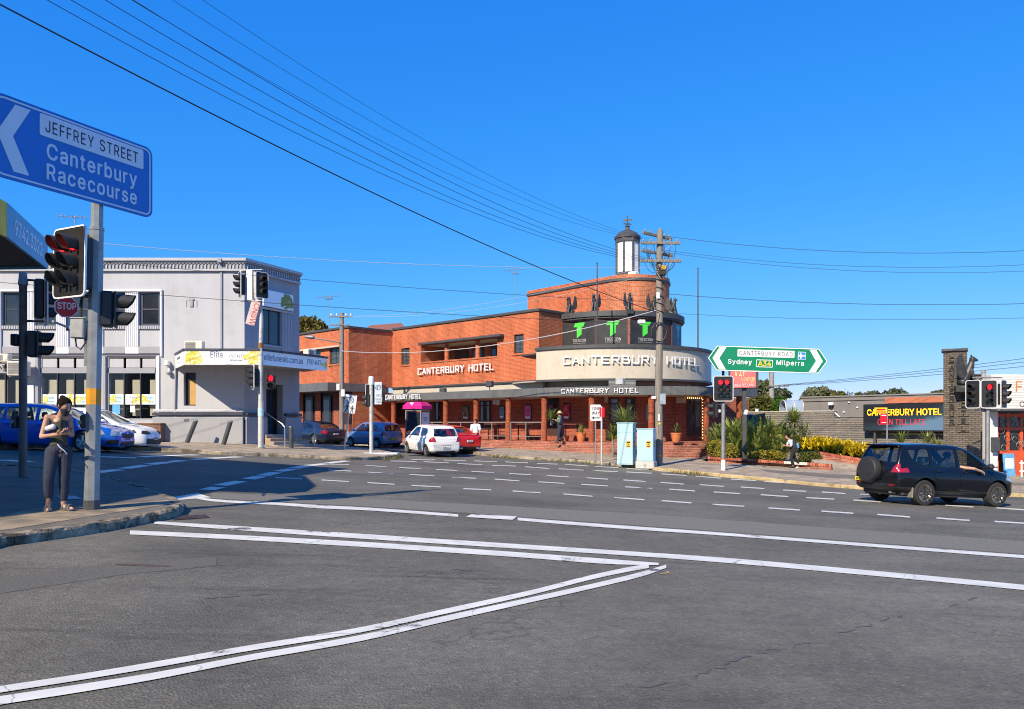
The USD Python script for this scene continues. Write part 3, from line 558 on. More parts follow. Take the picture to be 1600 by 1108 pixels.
for i, (x0, z0, x1, z1) in enumerate(shops):
    u0 = x0/K + CU
    s = obj('shopfront', MB().box(x0, YF+.05, gz_(583), x1, YF+.16, gz_(575)).box(x0, YF+.05, z1-.06, x1, YF+.16, z1).box(x0, YF+.05, z0, x1, YF+.16, z0+.09).box(x0, YF+.05, z0+.09, x0+.06, YF+.16, z1-.06).box(x1-.06, YF+.05, z0+.09, x1, YF+.16, z1-.06), gdark, gb)
    w3 = (x1-x0)/3
    for k in range(3):
        a, b = x0 + w3*k + .05, x0 + w3*(k+1) - .02
        obj('transom_panel', MB().cbox(a+.03, YF+.07, gz_(574.6), b, YF+.12, gz_(560.5), .01), gw, s)
        obj('mullion', MB().box(b, YF+.055, z0+.09, b+.05, YF+.15, gz_(583)), frame_black, s) if k < 2 else None
        obj('pane', MB().box(a, YF+.10, z0+.09, b, YF+.108, gz_(583)), pane_clear, s)
        obj('blind', MB().box(a+.16+.05*k, YF+.3, z0+.2, b-.04, YF+.32, gz_(593)), blind, s)
        if i >= 2:
            obj('window_print', MB().box(a, YF+.088, gz_(632), b, YF+.098, gz_(616)), print_white if k == 1 else print_pale, s)
            fl = [blot(a+.12 if k != 1 else b-.16, gz_(624), .2, 0, i*7+k, 16).intersection(sbox(a, gz_(632), b, gz_(616)))]
            obj('blossom_print', MB().poly(unary_union(fl), .002, .006, upright(0, YF+.088, 0)), bouq, s)
            obj('lettering', text_mb('Elite' if k == 1 else 'Beautiful', .11, (a+.18, YF+.087, gz_(623)), width=.34), ink_slate if k == 1 else ink_teal, s)
            obj('lettering', text_mb('9787 4677' if k == 1 else 'Funerals', .09, (a+.2, YF+.087, gz_(629)), width=.34), ink_slate if k == 1 else ink_teal, s)
    if i == 3: obj('poster', MB().box(gx_(174), YF+.08, gz_(647), gx_(186), YF+.088, gz_(633)), poster_blue, gb); obj('notice', MB().box(gx_(202), YF+.08, gz_(644), gx_(209.5), YF+.088, gz_(634)), print_white, gb)
    obj('stall_board', MB().box(x0, YF+.02, ZB, x1, YF+.12, z0-.003), gw2, s)
    for e in (x0-.16, x1+.03):
        obj('shop_pilaster', MB().cbox(e, YF-.07, z0, e+.13, YF-.003, gz_(556), .01), wpaint if e > x0 else gw2, gb)
frect('fluted_pier', 40, 601, 54, 655, .06, wpaint)
# plinth, string course
frect('plinth', 240, 651.5, 382, 700, .14, gw2, c=.02)
frect('string_course', 240, 645.3, 382, 649.2, .17, navy)
frect('plinth_moulding', 240, 639.5, 382, 645.2, .11, gw, c=.05)
frect('corner_quoin', 344, 652, 382, 700, .20, gw2)
obj('plinth', MB().cbox(-.02, -.14, ZB, 1.3, -.003, gz_(651.5), .02, MS), gw2, gb); obj('plinth', MB().cbox(2.5, -.14, ZB, SL, -.003, gz_(651.5), .02, MS), gw2, gb)
obj('string_course', MB().cbox(.02, -.17, gz_(649.2), 1.3, -.003, gz_(645.3), .01, MS).cbox(2.5, -.17, gz_(649.2), SL, -.003, gz_(645.3), .01, MS), navy, gb)
for a, b in ((290,294),(294.8,298)): pass
vent = obj('vent_brick', MB().cbox(gx_(289.5), YF-.165, gz_(658), gx_(297), YF-.145, gz_(653), .005), gw2, gb)
obj('vent_holes', MB().box(gx_(290), YF-.168, gz_(656), gx_(296.5), YF-.1655, gz_(655.2)).box(gx_(290), YF-.168, gz_(657.4), gx_(296.5), YF-.1655, gz_(656.6)), frame_black, vent)
amber = pm('amber_blind', (.42,.24,.07), .7, var=.1)
sw = obj('window', MB().box(smallw[0], YF+.2, smallw[1], smallw[2], YF+.24, smallw[3]), frame_black, gb)
obj('pane', MB().box(smallw[0]+.2, YF+.17, smallw[1]+.05, smallw[2]-.02, YF+.195, smallw[3]-.35), amber, sw)
obj('ornament', MB().cbox(gx_(297), YF-.05, gz_(480), gx_(302.5), YF-.003, gz_(466), .03).cbox(gx_(295), YF-.04, gz_(469.5), gx_(304.5), YF-.003, gz_(466.5), .02).box(gx_(291), YF-.02, gz_(480), gx_(291.9), YF-.003, gz_(469)).box(gx_(307), YF-.02, gz_(480), gx_(307.9), YF-.003, gz_(469)), gw2, gb)
obj('downpipe', MB().cyl((gx_(275.5), YF-.07, gz_(578)), (gx_(273), YF-.07, gz_(700)), .035, n=8).cyl((gx_(277), YF-.06, gz_(553)), (gx_(275.5), YF-.07, gz_(578)), .05, n=8), gdark, gb)
# upper window and billboard of the splayed wall
sw2 = obj('window', MB().box(.9, .06, gz_(533), 2.3, .12, gz_(531), MS).box(.9, .06, gz_(476), 2.3, .12, gz_(474), MS).box(.9, .06, gz_(531), 1.0, .12, gz_(476), MS).box(1.58, .06, gz_(531), 1.66, .12, gz_(476), MS).box(2.2, .06, gz_(531), 2.3, .12, gz_(476), MS), frame_black, gb)
obj('pane', MB().box(1.0, .08, gz_(531), 2.2, .09, gz_(476), MS), glass_dark, sw2)
obj('sill', MB().cbox(.85, -.08, gz_(538), 2.35, -.003, gz_(534), .01, MS), gdark, sw2)
bb = obj('billboard', MB().cbox(1.0, -.16, gz_(473), 3.0, -.05, gz_(446), .01, MS), print_white, gb)
obj('leaf_print', MB().poly(blot(2.55, gz_(459), .36, 0, 3, 26).intersection(sbox(2.1, gz_(472), 2.98, gz_(447))), .002, .006, MS @ upright(0, -.16, 0)), pm('leaf_print', (.22,.24,.05), .5, var=.5, scale=14), bb)
obj('head_moulding', MB().cbox(.85, -.1, gz_(477.5), 3.05, -.003, gz_(474), .02, MS), gw, gb)
pl = obj('pilaster', MB().cbox(2.36, -.05, gz_(560), 3.0, -.003, gz_(478), .01, MS), gw, gb)
mb = MB()
for k in range(6): mb.cyl(tuple((MS @ [2.41+.107*k, -.05, gz_(560), 1])[:3]), tuple((MS @ [2.41+.107*k, -.05, gz_(479), 1])[:3]), .04, n=8)
obj('fluting', mb, gw, gb)
# entrance in the splay: door, steps
obj('entrance_recess', MB().box(1.35, .9, -.6, 2.45, 1.0, 1.8, MS), interior, gb)
dr = obj('door', MB().cbox(1.42, .55, -.55, 2.38, .62, 1.7, .01, MS), navy, gb)
obj('door_pane', MB().box(1.55, .535, -.1, 2.25, .549, 1.5, MS), glass_dark, dr)
for k in range(4):
    obj('step', MB().cbox(1.0-.12*k, -.02-.32*(k+1), ZB, 2.9+.16*k, -.145 if k == 0 else -.02-.32*k-.003, -.56-.15*k, .02, MS), pm('entry_step' + str(k), (.30,.25,.21) if k != 1 else (.36,.24,.16), .85, var=.2, scale=4), gb)
for s in (.95, 2.95):
    hr = MB().tube([(MS @ [s, o, z, 1])[:3] for o, z in ((-.2, .42), (-.35, .42), (-1.25, -.05), (-1.42, -.2), (-1.45, -1.25))], .028, 8)
    obj('handrail', hr, pm('steel_rail', (.42,.43,.44), .35, metal=.7) if 'steel_rail' not in _mats else _mats['steel_rail'], gb)
# awning round the corner
ao = 2.2; az0, az1 = 2.37, 2.94
aL0, aL1 = np.array([gx_(277), YF]), np.array([-13.42, YF-ao]); aC = np.array([XR + .641*ao, YF-ao]); aE = aC + SD*4.24; aW = np.array([XR, YF]) + SD*3.9
awp = Polygon([aL0 + [0, -.01], aL1, aC, aE, aW, np.array([XR, YF]) + SN*.01])
aw = obj('awning', MB().poly(awp, az0+.08, az1-.02), gw2, gb)
def fascia(a, b, name, mat, o=.02, z0=az0, z1=az1):
    d = np.array([*(b-a), 0]); return obj(name, MB().box(0, -.06-o, z0, np.linalg.norm(b-a), -o, z1, frame([*a, 0], d, [-d[1], d[0], 0])), mat, aw), frame([*a, 0], d, [-d[1], d[0], 0])
_, M0 = fascia(aL0, aL1, 'fascia', print_white); _, M1 = fascia(aL1 + [.003, 0], aC, 'fascia', print_white); _, M2 = fascia(aC + SD*.004, aE, 'fascia', print_white)
capm = MB()
for M, ln in ((M0, np.linalg.norm(aL1-aL0)), (M1, np.linalg.norm(aC-aL1)), (M2, 4.24)): capm.box(-.02, -.12, az1+.003, ln+.02, .05, az1+.09, M)
obj('awning_cap', capm, navy, aw)
l1 = np.linalg.norm(aC-aL1)
for cx in (.3, l1-.26): obj('blossom_print', MB().poly(blot(cx, 2.67, .34, 0, int(cx*10), 30).intersection(sbox(.02, az0+.02, l1-.02, az1-.02)), .002, .006, M1 @ upright(0, -.08, 0)), bouq, aw)
obj('lettering', text_mb('Elite', .25, (1.02, -.082, 2.66), M=M1, width=.52), ink_slate, aw)
obj('lettering', text_mb('9787 4677', .13, (1.78, -.082, 2.66), M=M1, width=.62), ink_slate, aw)
obj('lettering', text_mb('elitefunerals.com.au', .06, (1.83, -.082, 2.53), M=M1, width=.5), ink_slate, aw)
obj('lettering', text_mb('Reception', .12, (.5, -.082, 2.7), M=M0, width=1.0), ink_slate, aw)
obj('lettering', text_mb('64', .14, (.8, -.082, 2.48), M=M0), ink_slate, aw)
obj('lettering', text_mb('elitefunerals.com.au', .26, (.12, -.082, 2.57), M=M2, width=2.4), ink_slate, aw)
obj('lettering', text_mb('9787 4677', .22, (2.8, -.082, 2.59), M=M2, width=.95), ink_slate, aw)
obj('blossom_print', MB().poly(blot(4.1, 2.65, .24, 0, 9, 16).intersection(sbox(3.7, az0+.02, 4.22, az1-.02)), .002, .006, M2 @ upright(0, -.08, 0)), bouq, aw)
# things fixed to it
def aircon(x, y, z, label, rz=0.0, w=.85, h=.62, d=.32):
    t = thing('air_conditioner', label, 'air conditioner', (x, y, z), rz)
    obj('casing', MB().cbox(0, 0, 0, w, d, h, .025), beige_metal, t)
    obj('grille', MB().cbox(.05, -.012, .06, w*.62, -.002, h-.06, .005), steelgrille, t)
    g = MB()
    for k in range(7): g.box(.06, -.02, .09+k*(h-.18)/6, w*.61, -.0125, .105+k*(h-.18)/6)
    obj('louvre', g, pm('louvre_grey', (.3,.29,.27), .5) if 'louvre_grey' not in _mats else _mats['louvre_grey'], t)
    obj('foot', MB().box(.08, .02, -.05, .16, d-.02, -.003).box(w-.16, .02, -.05, w-.08, d-.02, -.003), steelgrille, t)
    return t
aircon(gx_(290)+.2, YF-.62, az1+.08, 'beige air conditioner standing on the left of the white awning', w=.78, h=.5)
aircon(*SP(3.05, 1.0, az1+.0)[:2], az1+.07, 'small beige air conditioner at the far end of the awning beside the splayed wall', math.radians(65), w=.6, h=.45)
aircon(gx_(2), YF-.5, gz_(567), 'beige air conditioner on a bracket above the left shop window', w=.62, h=.36)
aircon(gx_(23), YF-.55, gz_(588), 'larger beige air conditioner hung lower beside the left shop window', w=.86, h=.62)
obj('bracket', MB().box(gx_(0), YF-.5, gz_(569), gx_(24), YF, gz_(568.2)).cyl((gx_(8), YF-.48, gz_(568)), (gx_(3), YF-.01, gz_(577)), .02).cyl((gx_(20), YF-.48, gz_(568)), (gx_(15), YF-.01, gz_(577)), .02), steelgrille, gb)
# front camera
cm = thing('security_camera', 'white security cameras on the grey wall left of the awning', 'security camera', (gx_(264), YF, gz_(572)))
obj('housing', MB().cbox(-.1, -.28, 0, .08, -.02, .22, .03), wpaint, cm); obj('arm', MB().cyl((0, -.1, 0), (.08, -.12, -.25), .035), wpaint, cm); obj('dome', MB().lathe([(0, -.42), (.09, -.38), (.11, -.3), (.08, -.24), (0, -.22)], 12, (.06, -.14, 0)), galv, cm)
# roof aerials
alum = pm('aluminium', (.35,.36,.37), .4, metal=.6)
def aerial(x, y, z, h, label, arms=((0, 1.4), (.95, .5), (1.45, .8)), rz=0.0):
    t = thing('tv_aerial', label, 'aerial', (x, y, z), rz)
    obj('mast', MB().cyl((0,0,0), (0,0,h), .026, n=6), alum, t)
    for k, (dz, l) in enumerate(arms):
        mb = MB().cyl((-l*.72, 0, h-dz-.06), (l*.55, 0, h-dz-.06), .02, n=6)
        for q in range(7): x_ = -l*.7 + l*1.2*q/6; mb.cyl((x_, -.3+.02*q, h-dz-.06+.05*(q%2)), (x_, .3-.02*q, h-dz-.06-.04), .012, n=5)
        obj('boom', mb, alum, t)
aerial(gx_(87), YF+1.5, ZT-.7, .7+(CV-337)/F*35.5-ZT, 'many armed tv aerial on the roof of the grey building above the traffic lights', ((0,.95), (.95,.5), (1.45,.6)), .3)
obj('gutter_junk', MB().box(XL, YF+.36, ZT-.66, XL+1, YF+.5, ZT-.6), gdark, gb)
# low brown planter wall at its foot, bollards
brown_tile = pm('brown_tile', (.16,.075,.045), .5, var=.3, scale=3, dirt=(.30,.12,.05), dscale=1.2)
pw = thing('low_wall', 'low brown tiled wall against the grey shopfront', 'wall', (0,0,0)); obj('base', MB().cbox(gx_(150), YF-.55, ZB, gx_(260), YF-.15, gz_(663), .02), brown_tile, pw); obj('coping', MB().cbox(gx_(150)-.02, YF-.57, gz_(663)+.003, gx_(260)+.02, YF-.13, gz_(661), .01), brown_tile, pw)
def bollard(u, vb, Y, lean, label, h=1.05):
    p = at(u, vb, Y); t = thing('bollard', label, 'bollard', (p[0], p[1], G(p[0], p[1])+.12), 0, None, lean=lean)
    obj('post', MB().lathe([(0,-.15),(.095,-.15),(.095,h-.02),(.08,h),(0,h)], 16), steel_dark, t); obj('cap', MB().lathe([(.097,h-.05),(.10,h-.045),(.10,h-.01),(.085,h+.006),(0,h+.006)], 16), galv, t); obj('base_plate', MB().cbox(-.13,-.13,-.03,.13,.13,.012,.01), galv, t)
bollard(292, 690, 32.9, 22, 'leftmost leaning dark bollard in front of the grey wall')
bollard(349, 692.5, 32.3, 17, 'leaning dark bollard to the right before the awning shadow edge')
bollard(455, 696, 33.5, 0, 'upright dark bollard near the corner entrance steps', .95)

# ------------------------------------------------------------------ the red brick hotel
HP = np.array([1.6, 46.0]); HE = np.array([.7206, -.6933]); HN = np.array([.6933, .7206]); HROT = math.atan2(-.6933, .7206)
def hl(x, y): r = np.array([x, y], float) - HP; return np.array([r @ HE, r @ HN])          # world -> hotel
def hw(s, y): return HP + HE*s + HN*y                                                      # hotel -> world
def ws(u, yo=0.0):
    k = (u - CU)/F; return (k*(46 + yo*HN[1]) - 1.6 - yo*HN[0])/(HE[0] - k*HE[1])
def wz_(u, v, yo=0.0): return (CV - v)/F*hw(ws(u, yo), yo)[1]
def circ(u, c, r):
    """angle (in the hotel's axes) at which the sight line of column u first meets a circle about c"""
    o = hl(0, 0); d = np.array([(u-CU)/F, 1.0]); d = np.array([d @ HE, d @ HN]); d /= np.linalg.norm(d)
    b = (o - c) @ d; q = b*b - ((o-c) @ (o-c) - r*r); t = -b - math.sqrt(max(q, 0)); p = o + d*t - c
    return math.atan2(p[1], p[0])
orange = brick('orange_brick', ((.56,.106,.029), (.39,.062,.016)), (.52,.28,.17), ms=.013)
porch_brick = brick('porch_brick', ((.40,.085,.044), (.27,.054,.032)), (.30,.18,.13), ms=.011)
pale_brick = brick('terrace_brick', ((.40,.12,.075), (.27,.075,.05)), (.38,.25,.19), bw=.24, rh=.086, ms=.012)
drum_brick = brick('drum_brick', ((.52,.125,.045), (.37,.08,.03)), (.50,.31,.20), ms=.013, curved=2.44)
col_brick = brick('column_brick', ((.42,.10,.045), (.29,.065,.03)), (.16,.07,.04), curved=.16, bw=.16, rh=.085, ms=.012)
step_brick = brick('step_brick', ((.42,.125,.08), (.28,.075,.05)), (.38,.25,.19), curved=9.0, bw=.115, rh=.17, ms=.011)
cream = pm('cream_render', (.50,.45,.36), .85, streak=.10, var=.05, scale=.8, dirt=(.40,.35,.27), dscale=1.6, dlo=.5, dhi=.75)
beige = pm('beige_render', (.42,.385,.32), .85, var=.06, scale=1)
dgrey = pm('dark_grey_paint', (.055,.056,.058), .6, var=.15)
canopy_grey = pm('canopy_grey', (.115,.12,.12), .5, var=.12, scale=1.2, dirt=(.08,.08,.08), dscale=1.5)
brown_dark = pm('dark_brown_paint', (.05,.022,.018), .6, var=.2)
lattice = pm('leadlight_glass', (.06,.07,.075), .12, var=.6, scale=9)
letter_white = pm('letter_white', (.74,.74,.73), .45, var=.04)
sconc = pm('pale_sill', (.30,.22,.16), .8)
ht = thing('hotel', 'red brick corner hotel with cream curved band and round tower', 'hotel', (*HP, 0), HROT)
WTOP = 6.62; SLFT = -14.2
w1 = (ws(627), wz_(633, 570), ws(640), wz_(633, 544)); w2 = (ws(803), wz_(811, 552), ws(818), wz_(811, 522.5))
lg = (ws(657.5), wz_(720, 561), ws(777), wz_(720, 534))
fr = sbox(SLFT, 2.46, 0, WTOP)
for h in (w1, w2, lg): fr = fr.difference(sbox(*h))
obj('front_wall', MB().poly(fr, -.3, 0, upright()), orange, ht)
obj('beige_wall', MB().box(SLFT, .03, 1.4, .3, .3, 2.455), beige, ht)
obj('moulding', MB().cbox(SLFT-.02, -.10, 2.40, .4, .028, 2.53, .02), dgrey, ht)
obj('coping', MB().cbox(SLFT, -.09, WTOP, .09, .35, WTOP+.17, .02), dgrey, ht)
obj('return_wall', MB().box(-.3, .303, 4.0, 0, 2.6, WTOP), orange, ht)
obj('coping', MB().cbox(-.32, .353, WTOP, .09, 2.9, WTOP+.17, .02), dgrey, ht)
def hotel_window(x0, z0, x1, z1, y=0.0, rows=4, cols=2, mat=lattice, par=ht):
    w = obj('window', MB().box(x0+.005, y+.10, z0+.005, x1-.005, y+.15, z0+.07).box(x0+.005, y+.10, z1-.07, x1-.005, y+.15, z1-.005).box(x0+.005, y+.10, z0+.07, x0+.07, y+.15, z1-.07).box(x1-.07, y+.10, z0+.07, x1-.005, y+.15, z1-.07), frame_black, par)
    obj('pane', MB().box(x0+.06, y+.12, z0+.06, x1-.06, y+.13, z1-.06), mat, w)
    g = MB()
    for k in range(1, rows): zz = z0+(z1-z0)*k/rows; g.box(x0+.07, y+.108, zz-.014, x1-.07, y+.118, zz+.014)
    for k in range(1, cols): xx = x0+(x1-x0)*k/cols; g.box(xx-.02, y+.104, z0+.07, xx+.02, y+.119, z1-.07)
    obj('glazing_bar', g, frame_black, w, kind='stuff')
    obj('sill', MB().cbox(x0-.08, y-.06, z0-.12, x1+.08, y+.09, z0-.003, .01), orange, w)
hotel_window(*w1); hotel_window(*w2)
# loggia
x0, z0, x1, z1 = lg
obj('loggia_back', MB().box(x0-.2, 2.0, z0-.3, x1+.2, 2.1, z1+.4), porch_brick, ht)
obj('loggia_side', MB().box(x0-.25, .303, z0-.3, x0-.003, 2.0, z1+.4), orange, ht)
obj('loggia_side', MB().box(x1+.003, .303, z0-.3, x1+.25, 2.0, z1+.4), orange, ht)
obj('loggia_ceiling', MB().box(x0, .303, z1+.02, x1, 2.0, z1+.12), beige, ht)
obj('loggia_floor', MB().box(x0, .303, z0-.3, x1, 2.0, z0-.2), beige, ht)
obj('hood', MB().cbox(ws(653, -.4), -.42, z1+.01, ws(781, -.4), -.005, z1+.17, .02), dgrey, ht)
obj('loggia_sill', MB().cbox(x0-.02, -.05, z0-.1, x1+.02, -.003, z0-.002, .01), orange, ht)
for u in (695, 743.5): c = ws(u); obj('loggia_column', MB().cyl((c, .18, z0-.01), (c, .18, z1+.03), .155, n=16), orange, ht, smooth=40)
for a, b in ((.42,.56), (.66,.74), (.80,.87), (.90,.985)):
    xa, xb = x0+(x1-x0)*a, x0+(x1-x0)*b
    d = obj('loggia_door', MB().box(xa, 1.95, z0-.2, xb, 1.995, z1-.25), brown_dark, ht); obj('pane', MB().box(xa+.12, 1.94, z0+.1, xb-.12, 1.949, z1-.4), glass_dark, d)
d = obj('loggia_door', MB().box(x0+(x1-x0)*.18, 1.95, z0-.2, x0+(x1-x0)*.36, 1.995, z1-.25), brown_dark, ht)
# left block
LT = 6.48; ly = -3.74
wl = [(ws(485, ly), wz_(493, 572, ly), ws(501, ly), wz_(493, 547, ly)), (ws(515, ly), wz_(523, 569, ly), ws(531.5, ly), wz_(523, 544, ly))]
fr = sbox(-34, 2.5, SLFT, LT)
for h in wl: fr = fr.difference(sbox(*h))
obj('side_block_wall', MB().poly(fr, -.3, 0, upright(0, ly, 0)), orange, ht)
obj('side_block_return', MB().box(SLFT-.3, ly+.303, 2.5, SLFT, -.003, LT), orange, ht)
obj('coping', MB().cbox(-34, ly-.09, LT, SLFT+.09, ly+.35, LT+.16, .02).cbox(SLFT-.32, ly+.353, LT, SLFT+.09, -.1, LT+.16, .02), dgrey, ht, kind='stuff')
obj('side_block_back', MB().box(-34, ly+1.2, -1.6, SLFT-.35, ly+1.25, LT-.4), interior, ht)
for h in wl:
    hotel_window(*h, y=ly, rows=3, cols=2)
obj('lintel', MB().cbox(ws(455, ly), ly-.28, wl[1][3]+.02, wl[1][2]+.25, ly-.003, wl[1][3]+.14, .01), beige, ht)
cz0, cz1 = 2.12, 2.68
obj('side_canopy', MB().poly(Polygon([(-34, ly-1.8), (SLFT+.2, ly-1.8), (SLFT+.2, -1.1), (SLFT-.2, -.2), (SLFT-.2, ly), (-34, ly)]), cz0, cz1), canopy_grey, ht)
obj('side_lower_wall', MB().box(-34, ly+.05, -.45, SLFT-.05, ly+.3, cz0-.003), brown_dark, ht)
obj('side_brick_band', MB().box(-34, ly, -.62, SLFT-.02, ly+.3, -.15), pale_brick, ht)
obj('side_plinth', MB().box(-34, ly-.06, -2.2, SLFT+.06, ly+.32, -.625), gw2, ht)
obj('side_return_lower', MB().box(SLFT-.3, ly+.303, -1.6, SLFT, .4, cz0-.003), orange, ht)
for k in range(6):
    a = SLFT-1.4-k*2.35; obj('side_pier', MB().cbox(a-.35, ly-.08, -.62, a+.35, ly-.062, cz0-.003, .005), porch_brick, ht)
    d = obj('side_door', MB().cbox(a-1.75, ly-.05, -1.4, a-.75, ly+.04, cz0-.25, .01), frame_black, ht); obj('pane', MB().box(a-1.6, ly-.062, -.3, a-.9, ly-.052, cz0-.5), glass_dark, d)
# roofs
obj('flat_roof', MB().box(-34, 0.35, WTOP-.7, -.35, 12, WTOP-.6), dgrey, ht)
rt = pm('brown_roof_tile', (.19,.075,.05), .8, var=.3, scale=12)
ra = [hl(*at(u, v, Y)[:2]) for u, v, Y in ((555,512,63), (640,512,59), (650,512,66), (560,512,70))]; zr = 6.9
mb = MB(); rid = [(np.array(ra[0])*.62+np.array(ra[3])*.38)*.75+(np.array(ra[1])+np.array(ra[2]))*.125, (np.array(ra[1])+np.array(ra[2]))*.4+(np.array(ra[0])+np.array(ra[3]))*.1]
rv = [[*p, zr] for p in ra] + [[*p, zr+1.25] for p in rid]
obj('tiled_roof', mb.add(rv, [[0,1,5],[0,5,4],[1,2,5],[2,3,5],[3,4,5],[3,0,4]]), rt, ht)
# cream curved band
BC, BR = np.array([.69, 5.78]), 6.5
def arc_wall(c, r0, r1, a0, a1, z0, z1, n=40, ends=True):
    t = np.linspace(a0, a1, n+1); mb = MB(); P = [np.c_[np.cos(t)*r, np.sin(t)*r] for r in (r1, r0)]
    v = np.vstack([np.c_[P[0], np.full(n+1, z0)], np.c_[P[0], np.full(n+1, z1)], np.c_[P[1], np.full(n+1, z0)], np.c_[P[1], np.full(n+1, z1)]]); m = n+1
    f = []
    for i in range(n): f += [[i, i+1, m+i+1, m+i], [2*m+i+1, 2*m+i, 3*m+i, 3*m+i+1], [m+i, m+i+1, 3*m+i+1, 3*m+i], [i+1, i, 2*m+i, 2*m+i+1]]
    f += [[0, m, 3*m, 2*m], [n, 2*m+n, 3*m+n, m+n]]
    return mb.add(v, f)
A90 = -math.pi/2
obj('cream_band', arc_wall(BC, BR-.3, BR, A90-.04, 1.1, 2.462, 4.17, 64), cream, ht, smooth=30, loc=(*BC, 0))
obj('band_cap', arc_wall(BC, BR-.45, BR+.10, A90-.045, 1.1, 4.172, 4.36, 64), dgrey, ht, smooth=30, loc=(*BC, 0))
obj('band_moulding', arc_wall(BC, BR-.5, BR+.06, A90-.04, 1.1, 2.34, 2.46, 64), dgrey, ht, smooth=30, loc=(*BC, 0))
obj('band_soffit', MB().poly(Point(0,0).buffer(BR-.02, quad_segs=24), 2.36, 2.42), beige, ht, loc=(*BC, 0))
obj('band_roof', MB().poly(Point(0,0).buffer(BR-.35, quad_segs=24), 4.0, 4.1), dgrey, ht, loc=(*BC, 0))
obj('drum_wall', arc_wall(BC, 5.0, 5.3, A90-.3, 1.2, 1.6, 2.358, 48), beige, ht, smooth=30, loc=(*BC, 0))
def arc_word(text, h, u0, u1, c, r, z, par, depth=.05, off=.10, wf=.8, sp=.8):
    """raised capitals spread round a drum, each a part"""
    a0, a1 = circ(u0, c, r+off), circ(u1, c, r+off); pl, tot = word(text, h, 1.0, sp); n = pl[-1][1] + .82
    for ch, x in pl:
        arc = (a1-a0)*x/n*(r); w = (a1-a0)/n*r*wf; am = a0 + (a1-a0)*(x+.41)/n
        M = frame([c[0]+math.cos(am)*(r+off), c[1]+math.sin(am)*(r+off), z], [-math.sin(am), math.cos(am), 0], [-math.cos(am), -math.sin(am), 0])
        obj('letter', MB().poly(glyph(ch, h, w), 0, depth, M @ upright(-w/2, 0, 0)), letter_white, par)
def flat_word(text, h, s0, s1, y, z, par, sp=.7, depth=.05):
    pl, _ = word(text, h, 1.0, sp); n = pl[-1][1] + .84
    for ch, x in pl:
        w = (s1-s0)/n*.80; obj('letter', MB().poly(glyph(ch, h, w), 0, depth, upright(s0+(s1-s0)*x/n, y, z)), letter_white, par)
arc_word('CANTERBURY HOTEL', .46, 880, 1091.5, BC, BR, 3.28, ht, off=.10, depth=.04)
flat_word('CANTERBURY HOTEL', .44, ws(656), ws(775), -.14, wz_(715, 582), ht)
# tower stage with banners
TC, TR = np.array([.76, 6.42]), 4.26
us = [880.5, 931, 982.5, 1030]
an = [circ(u, TC, TR) for u in us] + [circ(1049, TC, TR), circ(1061, TC, TR)+.12]
an += [an[-1] + .75, an[-1] + 1.5]
pts = [TC + TR*np.array([math.cos(a), math.sin(a)]) for a in an]
tower_wall = Polygon(pts + [TC + [-1, 3]]).buffer(0)
obj('tower_wall', MB().poly(tower_wall, 4.1, 6.2), orange, ht)
banner_mat = pm('black_banner', (.022,.022,.024), .55, var=.35, scale=2.5, bump=.15, bscale=4)
green = pm('banner_green', (.07,.62,.05), .5, var=.05)
green2 = pm('banner_teal', (.03,.33,.25), .5, var=.05)
def tmark(h):
    w = h*.82
    return unary_union([Polygon([(0, h*.74), (w*.14, h), (w*1.05, h), (w*.90, h*.74)]), Polygon([(w*.30, h*.75), (w*.74, h*.75), (w*.74, h*.24), (w*.30, 0)])])
for i in range(len(pts)-1):
    a, b = pts[i], pts[i+1]; ln = np.linalg.norm(b-a); d = np.array([*(b-a), 0])/ln; M = frame([*a, 0], d, [-d[1], d[0], 0])
    if i == 3:
        obj('tower_pier', MB().cbox(.05, -.05, 4.2, ln-.05, -.003, 6.19, .01, M), brown_dark, ht); continue
    if i > 4: continue
    bn = obj('banner', MB().cbox(.05 if i < 4 else .1, -.07, 4.62 if i < 4 else 4.4, ln-.05, -.012, 6.12, .008, M), banner_mat if i < 4 else pm('blue_banner', (.03,.055,.10), .5, var=.3), ht)
    w = .72 if i < 4 else .45; h = .92
    obj('emblem', MB().poly(tmark(h), .002, .008, M @ upright(ln/2-w/2, -.07, 5.1)), green if i < 4 else green2, bn)
    obj('lettering', text_mb('TRESCON', .17, (ln/2-.45, -.075, 4.86), M=M, width=.95) if i < 4 else text_mb('TRESCON', .1, (ln/2-.3, -.075, 4.9), M=M, width=.6), galv_light, bn)
    obj('lettering', text_mb('www.trescon.com.au', .05, (ln/2-.42, -.075, 4.76), M=M, width=.9), galv_light, bn)
    obj('tower_pier', MB().cbox(-.09, -.10, 4.37, .05, -.003, 6.19, .01, M), pale_brick if i == 2 else brown_dark, ht)
cor = Point(0,0).buffer(TR+.14, quad_segs=24)
obj('tower_cornice', MB().poly(cor, 6.2, 6.30).poly(Point(0,0).buffer(TR+.22, quad_segs=24), 6.305, 6.62), dgrey, ht, loc=(*TC, 0), kind='stuff')
